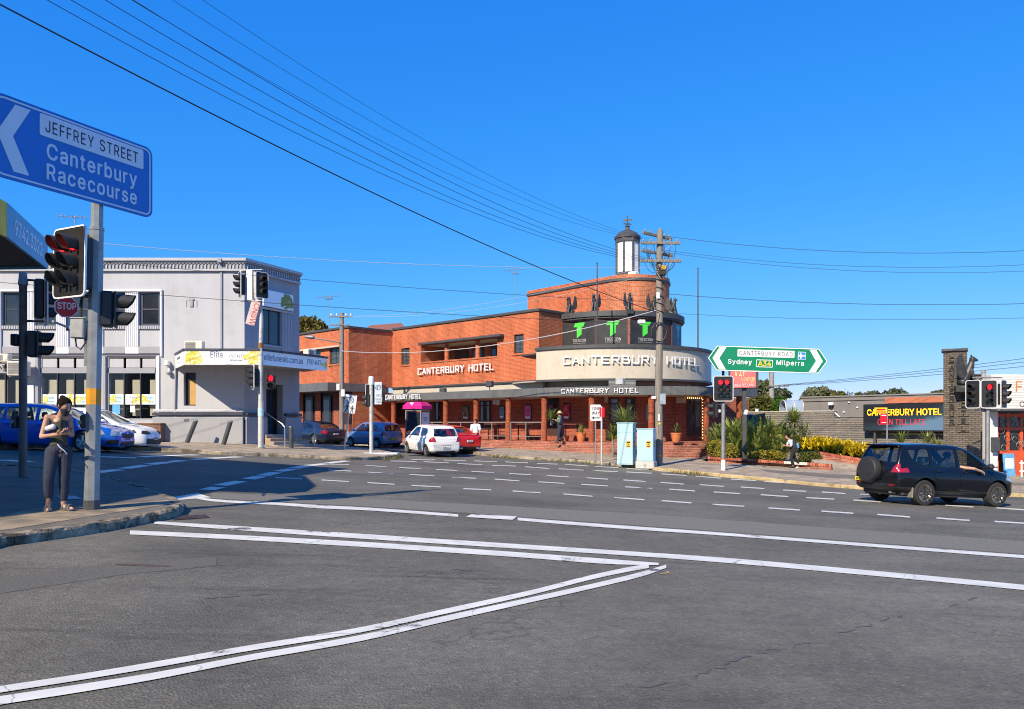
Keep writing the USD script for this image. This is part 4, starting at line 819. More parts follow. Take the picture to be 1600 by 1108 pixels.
# drum
DC, DR_ = hl(7.78, 50.44), 2.44; DL = hl(1.1, 54.2); de = hl(*(np.array([1.1, 54.2]) + [.67, -.742])) - DL; dn_ = np.array([-de[1], de[0]])
S0 = DC - dn_*DR_; aS = math.atan2(-dn_[1], -dn_[0])
straight = Polygon([DL, S0, S0 + dn_*2*DR_, DL + dn_*2*DR_])
for nm, za, zb, o, mats in (('drum_wall', 6.55, 8.83, 0, (orange, drum_brick)), ('drum_band', 8.832, 8.99, .07, (dgrey, dgrey)), ('drum_coping', 8.992, 9.2, .02, (orange, drum_brick))):
    obj(nm, MB().poly(straight.buffer(o, join_style=2), za, zb), mats[0], ht)
    obj(nm, arc_wall(DC, .3, DR_+o, aS+.002, aS+math.pi, za+.001, zb-.001, 36), mats[1], ht, smooth=30, loc=(*DC, 0))
# recess with shadow behind the left statue
p = DL + de*3.2; 
# lantern
LP = hl(*at(980.5, 400, 50.6)[:2])
oct_ = lambda r: Polygon([(r*math.cos(a), r*math.sin(a)) for a in np.arange(8)*math.pi/4+.30])
la = obj('lantern', MB().poly(oct_(.80), 9.0, 9.75).poly(oct_(.84), 11.72, 12.12), dgrey, ht, loc=(*LP, 0), kind='stuff')
white_glass = pm('opal_glass', (.74,.75,.76), .25, var=.04)
for k in range(8):
    a0, a1 = k*math.pi/4+.30, (k+1)*math.pi/4+.30; r = .76
    q0, q1 = LP + r*np.array([math.cos(a0), math.sin(a0)]), LP + r*np.array([math.cos(a1), math.sin(a1)]); d = np.array([*(q1-q0), 0]); ln = np.linalg.norm(d); M = frame([*q0, 0], d, [-d[1], d[0], 0])
    obj('lantern_pane', MB().box(.07, 0, 9.752, ln-.07, .02, 11.718, M), white_glass, ht)
    obj('lantern_post', MB().cyl((*q0, 9.752), (*q0, 11.718), .062, n=8), dgrey, ht)
obj('lantern_roof', MB().lathe([(.86, 11.98), (.87, 12.12), (.76, 12.2), (.62, 12.36), (.34, 12.52), (.16, 12.62), (.12, 12.75), (.17, 12.82), (.05, 12.9), (.03, 13.5), (0, 13.56)], 16, (*LP, 0)), dgrey, ht, smooth=35)
obj('weathervane', MB().cyl((LP[0]-.3, LP[1]+.1, 12.98), (LP[0]+.3, LP[1]-.1, 12.98), .022, n=6).cyl((LP[0]+.1, LP[1]+.3, 12.98), (LP[0]-.1, LP[1]-.3, 12.98), .022, n=6).poly(Polygon([(-.34,0),(-.2,.09),(.12,.05),(.3,.12),(.3,-.08),(.12,-.02),(-.2,-.06)]), -.012, .012, frame([*LP, 13.22], [.9,.43,0], [0,0,1])), dgrey, ht, kind='stuff')
fl = hl(*at(990, 425, 48.4)[:2]); obj('floodlight', MB().cbox(fl[0]-.3, fl[1]-.22, 9.22, fl[0]+.3, fl[1]+.2, 9.42, .05), letter_white, ht)
# flagpoles
for u, vt, vb, Y in ((933, 412, 545, 43.9), (1090.5, 420, 548, 46.5)):
    q = hl(*at(u, 0, Y)[:2]); z0, z1 = (CV-vb)/F*Y, (CV-vt)/F*Y
    obj('flagpole', MB().cyl((*q, 4.2), (*q, z1), .05, .035, 10).lathe([(0,z1),(.06,z1+.03),(0,z1+.09)], 8, (*q, 0)), dgrey, ht)
# winged statues
bronze = pm('dark_bronze', (.035,.034,.033), .45, var=.4, scale=6)
def hulls(chain, extra=()):
    """one smooth body from chains of (point, radius)"""
    parts = []
    for ch in chain:
        for (p, r), (q, s) in zip(ch[:-1], ch[1:]):
            A = m3.Manifold.sphere(r, 14).translate(tuple(map(float, p))); B = m3.Manifold.sphere(s, 14).translate(tuple(map(float, q)))
            parts.append(m3.Manifold.batch_hull([A, B]))
    return m3.Manifold.batch_boolean(parts + list(extra), m3.OpType.Add)
def smooth_body(man, ln=.03, it=8):
    m = man.refine_to_length(ln).to_mesh(); t = trimesh.Trimesh(m.vert_properties[:, :3], m.tri_verts, process=True); trimesh.smoothing.filter_taubin(t, iterations=it); return t
def statue(pos, face, label, h=1.05, name='winged_statue'):
    t = thing(name, label, 'statue', pos, face, 'winged beasts on the tower cornice' if name == 'winged_statue' else None); s = h/1.05
    P = lambda *a: np.array(a)*s
    body = hulls([[(P(-.12,0,.18), .17*s), (P(.0,0,.42), .15*s), (P(.1,0,.66), .12*s), (P(.14,0,.82), .085*s), (P(.16,0,.92), .095*s), (P(.29,0,.88), .045*s)], [(P(.12,.08,.55), .06*s), (P(.2,.09,.25), .05*s), (P(.24,.09,.04), .055*s)], [(P(.12,-.08,.55), .06*s), (P(.2,-.09,.25), .05*s), (P(.24,-.09,.04), .055*s)], [(P(-.15,.12,.15), .11*s), (P(.05,.14,.07), .07*s)], [(P(-.15,-.12,.15), .11*s), (P(.05,-.14,.07), .07*s)], [(P(.14,.05,.97), .03*s), (P(.12,.06,1.06), .012*s)], [(P(.14,-.05,.97), .03*s), (P(.12,-.06,1.06), .012*s)]])
    obj('body', smooth_body(body, .05*s, 6), bronze, t, smooth=True)
    for sy in (1, -1):
        w = Polygon([(-.02,.45),(-.12,.75),(-.2,1.12),(-.30,1.0),(-.36,.78),(-.38,.5),(-.30,.3),(-.16,.25)]); 
        obj('wing', MB().poly(w, -.02, .02, Mrot((0, sy*.14*s, 0), rotz=sy*-.35) @ np.diag([s,s,s,1]) @ frame([0,0,0],[1,0,0],[0,0,1])), bronze, t)
    obj('plinth', MB().cbox(-.36*s, -.2*s, -.25, .34*s, .2*s, .03*s, .02), bronze, t)
for i, (u, Y, lab) in enumerate(((887, 47.2, 'winged dark statue at the left end of the tower cornice'), (928, 46.2, 'winged dark statue right behind the left flagpole'), (983, 45.9, 'winged dark statue facing front at the middle of the cornice'), (1022, 46.4, 'winged dark statue just left of the timber pole'), (1053, 47.6, 'winged dark statue at the right end of the tower cornice'))):
    p = at(u, 0, Y); c = hw(*TC); a = math.atan2(p[1]-c[1], p[0]-c[0]); r = TR-.15 if i != 2 else TR+.02
    statue((c[0]+math.cos(a)*r, c[1]+math.sin(a)*r, 6.63), a, lab)
# canopy over the footpath terrace
CC, CR = np.array([1.75, 6.54]), 8.69; AE = .04
def cpath(off, n=40, a1=AE, s0=SLFT+.05):
    """outline of the porch at a distance off inside (positive) or outside of the canopy edge"""
    r = CR - off; t = np.linspace(A90, a1, n); return [(s0, CC[1]-r)] + [(CC[0]+r*math.cos(a), CC[1]+r*math.sin(a)) for a in t]
back = hl(*(hw(*cpath(0)[-1]) + np.array([.29, .957])*5))
def porch_poly(off_out, off_in=2.6): o, i_ = cpath(off_out), cpath(off_in); return Polygon(o + i_[::-1]).buffer(0)
obj('canopy', MB().poly(porch_poly(.03), 1.47, 1.90), dgrey, ht)
obj('canopy_soffit', MB().poly(porch_poly(.06), 1.44, 1.467), beige, ht)
pth = LineString(cpath(0)); 
nst = 9; edges = [ -1*0 + (CC[0]-SLFT-.05)*k/nst for k in range(nst)] ; lw = CC[0]-SLFT-.05
na = 33; edges += [lw + (pth.length-lw)*k/na for k in range(na+1)]
for a, b in zip(edges[:-1], edges[1:]):
    p, q = np.array(pth.interpolate(a).coords[0]), np.array(pth.interpolate(b-.012).coords[0]); d = np.array([*(q-p), 0]); ln = np.linalg.norm(d)
    obj('fascia_panel', MB().box(0, 0, 1.455+R.uniform(-.004,.004), ln, .028, 1.915, frame([*p, 0], d, [-d[1], d[0], 0])), canopy_grey, ht)
flat_word('CANTERBURY HOTEL', .30, ws(604, -2.15), ws(660, -2.15), -2.22, 1.55, ht)
arc_word('CANTERBURY HOTEL', .25, 877.5, 998.5, CC, CR, 1.57, ht, depth=.03, off=.05, wf=.8)
# fittings on the canopy
for u, v, nm in ((692, 611, 0), (765, 600, 1), (969, 596, 2)):
    if u < 853: q = np.array([ws(u, -1.7), -1.7])
    else: a = circ(u, CC, CR-.6); q = CC + (CR-.6)*np.array([math.cos(a), math.sin(a)])
    Yq = hw(*q)[1]; z = (CV-v)/F*Yq
    obj('canopy_light', MB().cbox(q[0]-.24, q[1]-.12, z-.18, q[0]+.24, q[1]+.15, z+.18, .03).cyl((*q, 1.9), (*q, z-.18), .03, n=6), galv_light if nm == 2 else dgrey, ht)
a = circ(972, CC, CR-1.5); q = CC + (CR-1.7)*np.array([math.cos(a), math.sin(a)]); M = frame([*q, 0], [-math.sin(a), math.cos(a), 0], [-math.cos(a), -math.sin(a), 0])
lv = obj('louvre_unit', MB().box(-.75, -.05, 1.92, .75, .3, 2.33, M), dgrey, ht)
for k in range(5): obj('louvre', MB().box(-.73, -.075, 1.95+k*.075, .73, -.052, 1.99+k*.075, M), galv, lv)
# porch wall with its doors, windows and posters
WR = 6.1
def wpath(n=36): return [(SLFT, .3)] + [(CC[0]+WR*math.cos(t)*1.0, CC[1]+(WR+.14)*math.sin(t)) for t in np.linspace(A90, .15, n)]
wp = wpath(); wpo = wp + [tuple(hl(*(hw(*wp[-1]) + np.array([.295, .955])*6))), (SLFT, 8)]
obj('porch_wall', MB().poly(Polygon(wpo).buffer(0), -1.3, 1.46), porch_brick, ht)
wpl = LineString(wp)
we = hw(*wp[-1]); w2_ = at(1170, 0, we[1]+.9)[:2]; dd_ = np.array([*(hl(*w2_)-np.array(wp[-1])), 0]); obj('porch_end_wall', MB().box(-.05,0,-1.5,np.linalg.norm(dd_),.3,1.46, frame([*wp[-1],0], dd_, [-dd_[1], dd_[0], 0])), porch_brick, ht)
def on_wall(u):
    """point of the porch wall seen in column u, with the wall's direction there"""
    o = hl(0, 0); d = np.array([(u-CU)/F, 1.0]); d = np.array([d @ HE, d @ HN]); x = wpl.intersection(LineString([o, o+d*70]))
    pt = np.array((x if x.geom_type == 'Point' else list(x.geoms)[0]).coords[0]); s = wpl.project(Point(pt)); q = np.array(wpl.interpolate(s+.05).coords[0]) - np.array(wpl.interpolate(s-.05).coords[0])
    return pt, q/np.linalg.norm(q)
def wallbox(name, u0, u1, v0, v1, mat, o0=.004, o1=.05, par=ht, mb=None):
    p, d = on_wall((u0+u1)/2); pa, _ = on_wall(u0); pb, _ = on_wall(u1); w = np.linalg.norm(pb-pa); Y = hw(*p)[1]
    M = frame([*p, 0], [*d, 0], [-d[1], d[0], 0]); z0, z1 = (CV-v1)/F*Y, (CV-v0)/F*Y
    return obj(name, MB().cbox(-w/2, -o1, z0, w/2, -o0, z1, .008, M), mat, par), M, w, z0, z1
def pcol(name, *stops): return usdkit.material(stage, L+name, {'t': ('texture_coordinate', {}), 'n': ('noise_texture', dict(scale=3.5, detail=6.0, distortion=.6)), 'r': ('rgb_ramp', dict(ramp=[(.25+.5*i/(len(stops)-1), c) for i, c in enumerate(stops)])), 'p': ('principled_bsdf', dict(roughness=.25))}, [('t.object', 'n.vector'), ('n.fac', 'r.fac'), ('r.color', 'p.base_color')], surface='p.BSDF')
posters = [pcol('gold_poster', (.02,.02,.02), (.12,.09,.03), (.5,.4,.14)), pcol('pink_poster', (.55,.03,.25), (.6,.12,.35), (.05,.05,.06)), pcol('red_poster', (.02,.02,.025), (.5,.02,.03), (.6,.25,.2)), pcol('blue_poster', (.05,.09,.14), (.2,.3,.4), (.02,.02,.03))]
for u0, u1, v0, v1, k in ((722.5,733.5,634,657,0), (819,831.5,632,657,1), (879.5,892,630,657,2), (780,789.5,634,656,3)):
    f_, M, w, z0, z1 = wallbox('poster_frame', u0, u1, v0, v1, frame_black)
    pn = obj('poster', MB().box(-w/2+.07, -.058, z0+.07, w/2-.07, -.051, z1-.07, M), posters[k], f_)
    obj('poster_headline', MB().box(-w/2+.12, -.062, z0+.16, w/2-.12, -.059, z0+.24, M).box(-w/2+.16, -.062, z0+.10, w/2-.16, -.059, z0+.13, M), print_white, f_)
for u0, u1, v0, v1 in ((770.5,775,625,632), (776,781,624,633)): wallbox('notice', u0, u1, v0, v1, print_pale)
for u0, u1, v0, v1 in ((750.5,767,626,671), (856,874,622,680), (952,968,622,672), (977,993,622,672), (1073,1083,622,682), (1083.6,1094.5,622,682), (668,690,620,668), (620,640,622,662)):
    d, M, w, z0, z1 = wallbox('porch_door', u0, u1, v0, v1, brown_dark)
    obj('pane', MB().box(-w/2+.11, -.058, z0+.55, w/2-.11, -.051, z1-.35, M), lattice if u0 in (952, 1073, 1083.6) else glass_dark, d)
    obj('fanlight', MB().box(-w/2+.11, -.058, z1-.28, w/2-.11, -.051, z1-.08, M), glass_dark, d)
    obj('handle', MB().cyl((M @ [w/2-.08, -.09, z0+.8, 1])[:3], (M @ [w/2-.08, -.09, z0+1.25, 1])[:3], .018, n=6), galv, d)
for u0, u1, v0, v1 in ((945,950,620,629), (1056,1071,621,630)): wallbox('wall_plaque', u0, u1, v0, v1, beige)
for u0, u1 in ((1009,1014.5),): wallbox('display_case', u0, u1, 631, 657, galv)
# columns
cw = [ws(u, -1.85) for u in (615, 655, 696.5, 744, 794.5, 850.5)]
cpos = [np.array([s, -1.85]) for s in cw if s > SLFT+.2] + [CC + (CR-.3)*np.array([math.cos(a), math.sin(a)]) for a in (circ(u, CC, CR-.3) for u in (924.5, 1017.5, 1103.5, 1155))]
for c in cpos: obj('porch_column', MB().lathe([(.165,-1.06),(.165,1.44)], 20), col_brick, ht, smooth=40, loc=(*c, 0))
# terrace and its brick steps
obj('terrace', MB().poly(porch_poly(-.10, 2.7), -2.4, -1.055), pale_brick, ht)
for k in range(3):
    o = -.10 - .33*k
    run = [p for p in cpath(o-.33)]; inn = [p for p in cpath(o)]
    obj('brick_step', MB().poly(Polygon(run + inn[::-1]).buffer(0), -2.4, -1.055-.165*(k+1)), step_brick if 0 else pale_brick, ht)
    nose = cpath(o-.335 if k < 2 else o-.335); 
eb = pale_brick
ls = LineString(cpath(-.095)); nb = int(ls.length/.24)
for rr_, zz in ((-.095, -1.05), (-.425, -1.215), (-.755, -1.38)):
    ls = LineString(cpath(rr_)); nb = min(int(ls.length/.5), 60)
    vs = [(.40,.12,.075), (.30,.085,.055), (.45,.16,.11)]
    for k in range(nb):
        p, q = np.array(ls.interpolate(ls.length*k/nb).coords[0]), np.array(ls.interpolate(ls.length*(k+1)/nb-.015).coords[0]); d = np.array([*(q-p), 0]); l_ = np.linalg.norm(d)
        obj('edge_brick', MB().box(0, -.012, zz-.10, l_, .20, zz+.004+R.uniform(0,.006), frame([*p, 0], d, [-d[1], d[0], 0])), [pale_brick, 'b1', 'b2'][0], ht)
# railings between the columns
rail_grey = pm('rail_grey', (.25,.235,.21), .5, metal=.3)
ends = [c for c in cpos if c[1] < -1.8 and c[0] > ws(650, -1.85)]
for c0, c1 in zip(ends[:-1], ends[1:]):
    r = obj('railing', MB().box(c0[0]+.2, -1.88, -.03, c1[0]-.2, -1.82, .03).box(c0[0]+.2, -1.87, -.82, c1[0]-.2, -1.83, -.78), rail_grey, ht)
    for k in range(3): x = c0[0]+.2+(c1[0]-c0[0]-.4)*k/2; obj('rail_post', MB().box(x-.025, -1.875, -1.055, x+.025, -1.825, -.031), rail_grey, r)
# fairy lights round the right door
bulb = emit('warm_bulb', (1.0,.62,.22), 3.0)
p, d = on_wall(1096.5); M = frame([*p, 0], [*d, 0], [-d[1], d[0], 0]); fb = MB()
for k in range(14): fb.mesh(trimesh.creation.icosphere(1, .03), M @ Mrot((0, -.06, -.9+k*.17)))
for k in range(8): fb.mesh(trimesh.creation.icosphere(1, .03), M @ Mrot((-.1-k*.17, -.06, 1.38)))
obj('fairy_lights', fb, bulb, ht, kind='stuff')
# little tables on the terrace
tb_top = pm('table_top', (.22,.08,.05), .5)
for i, (u, lab) in enumerate(((771, 'bar table behind the railing left of the notice boards'), (818, 'bar table behind the railing below the pink poster'), (893, 'bar table beside the man carrying a plant'))):
    q = hw(ws(u, -.9), -.9) if u < 860 else at(u, 0, 43.2)[:2]
    t = thing('bar_table', lab, 'table', (*q, -1.055), HROT)
    obj('table_top', MB().cbox(-.55, -.3, .93, .55, .3, .97, .01), tb_top, t)
    for sx in (-.42, .42): obj('leg', MB().cyl((sx,0,.02), (sx,0,.93), .035, n=8), black_plastic, t); obj('foot', MB().cbox(sx-.05,-.25,0,sx+.05,.25,.03,.01), black_plastic, t)
aerial(*at(515, 0, 60)[:2], 6.3, (CV-462)/F*60-6.3, 'tv aerial on a tall thin mast above the left brick block', ((0,1.6), (.18,.5)), -.4)
aerial(*at(806, 0, 62)[:2], 6.3, (CV-420)/F*62-6.3, 'faint tv aerial rising behind the long hotel parapet', ((0,1.3), (.3,.4)), -.4)

# ------------------------------------------------------------------ vehicles: x forward, y to the left, z up from the road
tyre_m = pm('tyre_rubber', (.022,.021,.02), .85, var=.2, scale=8)
alloy = pm('alloy_rim', (.50,.50,.49), .3, metal=.8, var=.1)
dark_alloy = pm('dark_alloy', (.10,.095,.085), .35, metal=.7, var=.2)
trim_black = pm('bumper_black', (.018,.018,.019), .6, var=.15)
seat_m = pm('seat_cloth', (.045,.045,.05), .9, var=.2)
red_lens = pm('red_lens', (.30,.006,.010), .12, var=.25, scale=14, coat=1.0)
clear_lens = pm('clear_lens', (.42,.44,.46), .1, var=.5, scale=12, metal=.4, coat=1.0)
amber_lens = pm('amber_lens', (.55,.20,.02), .15, coat=1.0)
tint = glassmat('car_glass', (.72,.76,.74), gl=(.9,.95,1.0)); tint_dark = glassmat('privacy_glass', (.30,.32,.33), gl=(.9,.95,1.0))
plate_y = pm('yellow_plate', (.75,.56,.02), .4, var=.03); plate_w = pm('white_plate', (.72,.72,.70), .4, var=.03); ink = pm('black_ink', (.015,.015,.018), .5)
chrome = pm('chrome', (.65,.65,.66), .12, metal=1.0, var=.03)
def cpaint(name, c, rough=.32): return pm(name, c, rough, var=.03, scale=1.5, coat=1.0, spec=.4)
def pc(pts):
    a = np.array(pts, float); return PchipInterpolator(a[:,0], a[:,1])
def loft(xs, rings):
    """closed solid through rings of equal point count"""
    m = len(rings[0]); v = np.vstack([np.c_[np.full(m, x), r] for x, r in zip(xs, rings)]); f = []
    for i in range(len(xs)-1):
        for k in range(m):
            a, b = i*m+k, i*m+(k+1)%m; f += [[a, b, b+m], [a, b+m, a+m]]
    c0, c1 = len(v), len(v)+1; v = np.vstack([v, [xs[0], *rings[0].mean(0)], [xs[-1], *rings[-1].mean(0)]])
    for k in range(m): f += [[c0, (k+1)%m, k], [c1, (len(xs)-1)*m+k, (len(xs)-1)*m+(k+1)%m]]
    t = trimesh.Trimesh(v, f, process=False)
    if t.volume < 0: t.invert()
    return m3.Manifold(m3.Mesh(np.asarray(t.vertices, np.float32), np.asarray(t.faces, np.uint32)))
def prism(poly, lo, hi, axis):
    """polygon in (x,z) swept over y, or in (y,z) swept over x"""
    cs = m3.CrossSection([np.array(p, float) for p in ([poly] if np.ndim(poly[0]) == 1 else poly)], m3.FillRule.NonZero)
    e = m3.Manifold.extrude(cs, hi-lo)
    M = np.array([[1,0,0,0],[0,0,1,lo],[0,1,0,0]], float) if axis == 'y' else np.array([[0,0,1,lo],[1,0,0,0],[0,1,0,0]], float)
    return e.transform(M)
def mbox(x0,y0,z0,x1,y1,z1): return m3.Manifold.cube((x1-x0,y1-y0,z1-z0)).translate((x0,y0,z0))
def car(spec, name, label, cat, loc, head, group=None, slope=None):
    S = spec; Lh, W = S['L']/2, S['W']/2
    top, bot, hw_ = pc(S['top']), pc(S['bot']), pc(S['plan']); roof = pc(S['roof']); zmax = max(z for _, z in S['roof']); tumble = S.get('tumble', .76)
    t = thing(name, label, cat, loc, head, group)
    if slope: UsdGeom.Xformable(t.prim).AddRotateYOp().Set(slope)
    def lower(ins):
        xs = np.unique(np.r_[np.linspace(-Lh, -Lh+.3, 7), np.linspace(-Lh+.3, Lh-.4, 26), np.linspace(Lh-.4, Lh, 8)]); rings = []
        for x in xs:
            zt, zb, w = float(top(x))-ins, float(bot(x))+ins, float(hw_(x))*W-ins; h = zt-zb
            half = [(0, zb), (w*.84, zb), (w*.955, zb+.10*h), (w*.985, zb+.26*h), (w, zb+.50*h), (w*.992, zb+.70*h), (w*.965, zb+.86*h), (w*.93, zb+.95*h), (w*.87, zt), (w*.5, zt+.018), (0, zt+.026)]
            rings.append(np.array(half + [(-y, z) for y, z in half[-2:0:-1]]))
        k = 1 - ins/Lh
        return loft(xs*k, rings)
    rx = [p[0] for p in S['roof']]; xr, xf = rx[0], rx[-1]
    def upper(ins, drop=.06):
        xs = np.unique(np.r_[np.linspace(xr, xf, 44)]); rings = []; xc = (xr+xf)/2
        for x in xs:
            zr = float(roof(x))-ins; zb_ = float(top(x))-drop; wb = float(hw_(x))*W*S.get('shoulder', .90)-ins
            zr = max(zr, zb_+.03)
            y = lambda z: wb*(1-(1-tumble)*np.clip((z-zb_-drop)/(zmax-1.0+.1), 0, 1.2)**1.15)
            c = min(.075, (zr-zb_)*.35)
            half = [(0, zb_), (wb, zb_), (y(zb_+(zr-zb_)*.35), zb_+(zr-zb_)*.35), (y(zr-c*1.3), zr-c*1.3), (y(zr)-c*.28, zr-c*.45), (y(zr)-c*1.1, zr-c*.05), (y(zr)*.5, zr+.018), (0, zr+.028)]
            rings.append(np.array(half + [(-a, z) for a, z in half[-2:0:-1]]))
        k = 1 - ins/((xf-xr)/2)
        return loft(xc + (xs-xc)*k, rings)
    body, inner = lower(0), lower(.010)
    wr = S['wheel']; ax = S['axles']; tw = S.get('tyre_w', .20)
    for a in ax:
        for sy in (-1, 1):
            body -= m3.Manifold.cylinder(.34, wr+.055, wr+.055, 40).rotate((90,0,0)).translate((a, W+.03 if sy > 0 else -W+.31, wr+.01))
    slabs = []
    for x, z0, z1 in S['seams']: slabs.append(mbox(x-.005, -1.2, z0, x+.005, 1.2, z1))
    for z, x0, x1 in S.get('hseams', ()): slabs.append(mbox(x0, -1.2, z-.005, x1, 1.2, z+.005))
    for y0, x0, x1 in S.get('ylines', ()):
        for s in (1, -1): slabs.append(mbox(x0, s*y0-.005, .6, x1, s*y0+.005, 1.4))
    for sl in slabs: body -= (sl - inner)
    out = upper(0); shell = out - upper(.035, .09)
    wins = [prism(p, -1.2, 1.2, 'y') for p in S['windows']]
    fz, rz = S['screen'], S['rear']
    wins.append(prism(fz[0], fz[1], 3, 'x')); wins.append(prism(rz[0], -3, rz[1], 'x'))
    for w_ in wins: shell -= w_
    gl = upper(.016, .05) - upper(.022, .05)
    gl = gl ^ mbox(-4, -2, S['belt']-.03, 4, 2, 3)
    if S.get('open'): gl -= prism(S['windows'][0], -1.2, 0, 'y')
    paint_m = S['paint']
    obj('body', body, paint_m, t, smooth=32); obj('cabin', shell, paint_m, t, smooth=32)
    obj('windows', gl, S.get('glass', tint), t, smooth=32)
    obj('interior', (upper(.06, .02) ^ mbox(-4,-2,0,4,2,S['belt']+.015)), trim_black, t)
    # frames round the side glass
    g = MB()
    for sy in (-1, 1):
        for x in S.get('seatx', (.15, -.75)):
            for yy in (.36, -.36):
                if sy < 0: continue
                st = obj('seat', MB().cbox(x-.12, yy-.23, S['belt']-.3, x+.02, yy+.23, S['belt']+.10, .06), seat_m, t); obj('headrest', MB().cbox(x-.11, yy-.13, S['belt']+.12, x-.01, yy+.13, S['belt']+.30, .04), seat_m, st)
    # lights: pieces of the skin, set a few millimetres proud
    skin = lower(-.006); up6 = upper(-.006)
    for nm, poly, lo, hi, axis, m_ in S['lights']:
        for s in (1, -1):
            src = up6 if nm.startswith('high') else skin
            q = [(y*s, z) for y, z in poly] if axis == 'x' else poly
            if axis == 'x' and s < 0: q = q[::-1]
            l_, h_ = (lo, hi) if axis == 'x' else ((lo, hi) if s > 0 else (-hi, -lo))
            pr = prism(q, l_, h_, axis)
            if axis == 'xy': continue
            part = (skin + up6) ^ pr
            cut = part - mbox(-Lh+.14, -W+.10, 0, Lh-.22, W-.10, 3)
            if cut.num_tri(): obj(nm.replace('high_', ''), cut, m_, t, smooth=32)
    for nm, b, m_ in S.get('skins', ()):
        cut = (lower(-.008) ^ mbox(*b)) - lower(.03)
        for a in ax:
            for sy in (-1, 1): cut -= m3.Manifold.cylinder(.34, wr+.055, wr+.055, 32).rotate((90,0,0)).translate((a, W+.03 if sy > 0 else -W+.31, wr+.01))
        if cut.num_tri(): obj(nm, cut, m_, t, smooth=32)
    # wheels
    for a in ax:
        for sy in (-1, 1):
            yo = sy*(W-.015); Y = lambda d: yo - sy*d
            ty = obj('tyre', MB().lathe([(wr*.62, tw), (wr*.80, tw+.005), (wr*.95, tw-.01), (wr, tw-.05), (wr, .05), (wr*.955, .012), (wr*.82, -.004), (wr*.66, .012), (wr*.64, .05)], 32, (0,0,0), 'y'), tyre_m, t, smooth=40, loc=(a, yo, wr), rotz=math.pi if sy > 0 else 0)
            rm = MB().lathe([(wr*.64, .02), (wr*.66, .008), (wr*.60, .012), (wr*.585, .045), (wr*.57, .13), (0, .135)], 32, (0,0,0), 'y')
            obj('rim', rm, S['rim'] if S.get('rim_ring') is None else S['rim_ring'], ty, smooth=40)
            sp = MB(); ns = S.get('spokes', 5)
            for k in range(ns):
                c = 2*math.pi*k/ns + .3
                for dd in ((-.10, .10) if S.get('double', True) else (0,)):
                    p0 = (math.cos(c+dd*2.2)*wr*.12, -.03, math.sin(c+dd*2.2)*wr*.12); p1 = (math.cos(c+dd)*wr*.60, -.025, math.sin(c+dd)*wr*.60); sp.cyl(p0, p1, wr*.055, wr*.06, 6)
            sp.cyl((0,-.02,0), (0,-.05,0), wr*.13, n=12); obj('spokes', sp, S['rim'], ty)
    for sy in (1, -1):
        mx, mz = S['mirror']; obj('mirror', MB().cbox(mx-.09, sy*(W+.02) if sy > 0 else -W-.20, mz, mx+.07, W+.20 if sy > 0 else -W-.02, mz+.14, .045).cyl((mx, sy*(W-.1), mz+.03), (mx, sy*(W+.06), mz+.05), .025, n=6), S.get('mirror_m', paint_m), t)
        for hx, hz in S['handles']:
            yy = float(hw_(hx))*W*.985; obj('handle', MB().cbox(hx-.10, sy*yy-.022, hz-.015, hx+.10, sy*yy+.022, hz+.018, .012), S.get('handle_m', paint_m), t)
    # plates, badges, wipers
    zt = S['plate_r']
    if zt:
        m_, z, tx, back = zt; p_ = obj('number_plate', MB().cbox(back-.02, -.19+S.get('plate_y',0), z, back, .19+S.get('plate_y',0), z+.11, .004), m_, t)
        tm = meshkit.text_mesh(tx, .07, .004, True); v = np.array(tm.vertices); v[:,0] -= v[:,0].mean(); v[:,0] *= .30/(v[:,0].max()-v[:,0].min())
        obj('lettering', (np.c_[back-.021-v[:,2]*.5, S.get('plate_y',0)-v[:,0], z+.02+v[:,1]], np.asarray(tm.faces)), ink, p_)
    if S.get('plate_f'):
        m_, z, tx, fx = S['plate_f']; p_ = obj('number_plate', MB().cbox(fx, -.19, z, fx+.02, .19, z+.11, .004), m_, t)
        tm = meshkit.text_mesh(tx, .07, .004, True); v = np.array(tm.vertices); v[:,0] -= v[:,0].mean(); v[:,0] *= .30/(v[:,0].max()-v[:,0].min())
        obj('lettering', (np.c_[fx+.021+v[:,2]*.5, v[:,0], z+.02+v[:,1]], np.asarray(tm.faces)), ink, p_)
    obj('underbody', MB().cbox(-Lh+.25, -W+.16, S['clear'], Lh-.35, W-.16, S['clear']+.16, .04), trim_black, t)
    for nm, b, m_ in S.get('boxes', ()): obj(nm, MB().cbox(*b, .02), m_, t)
    return t
def trapz(zb, zt, wb, wt): return [(-wb, zb), (wb, zb), (wt, zt), (-wt, zt)]
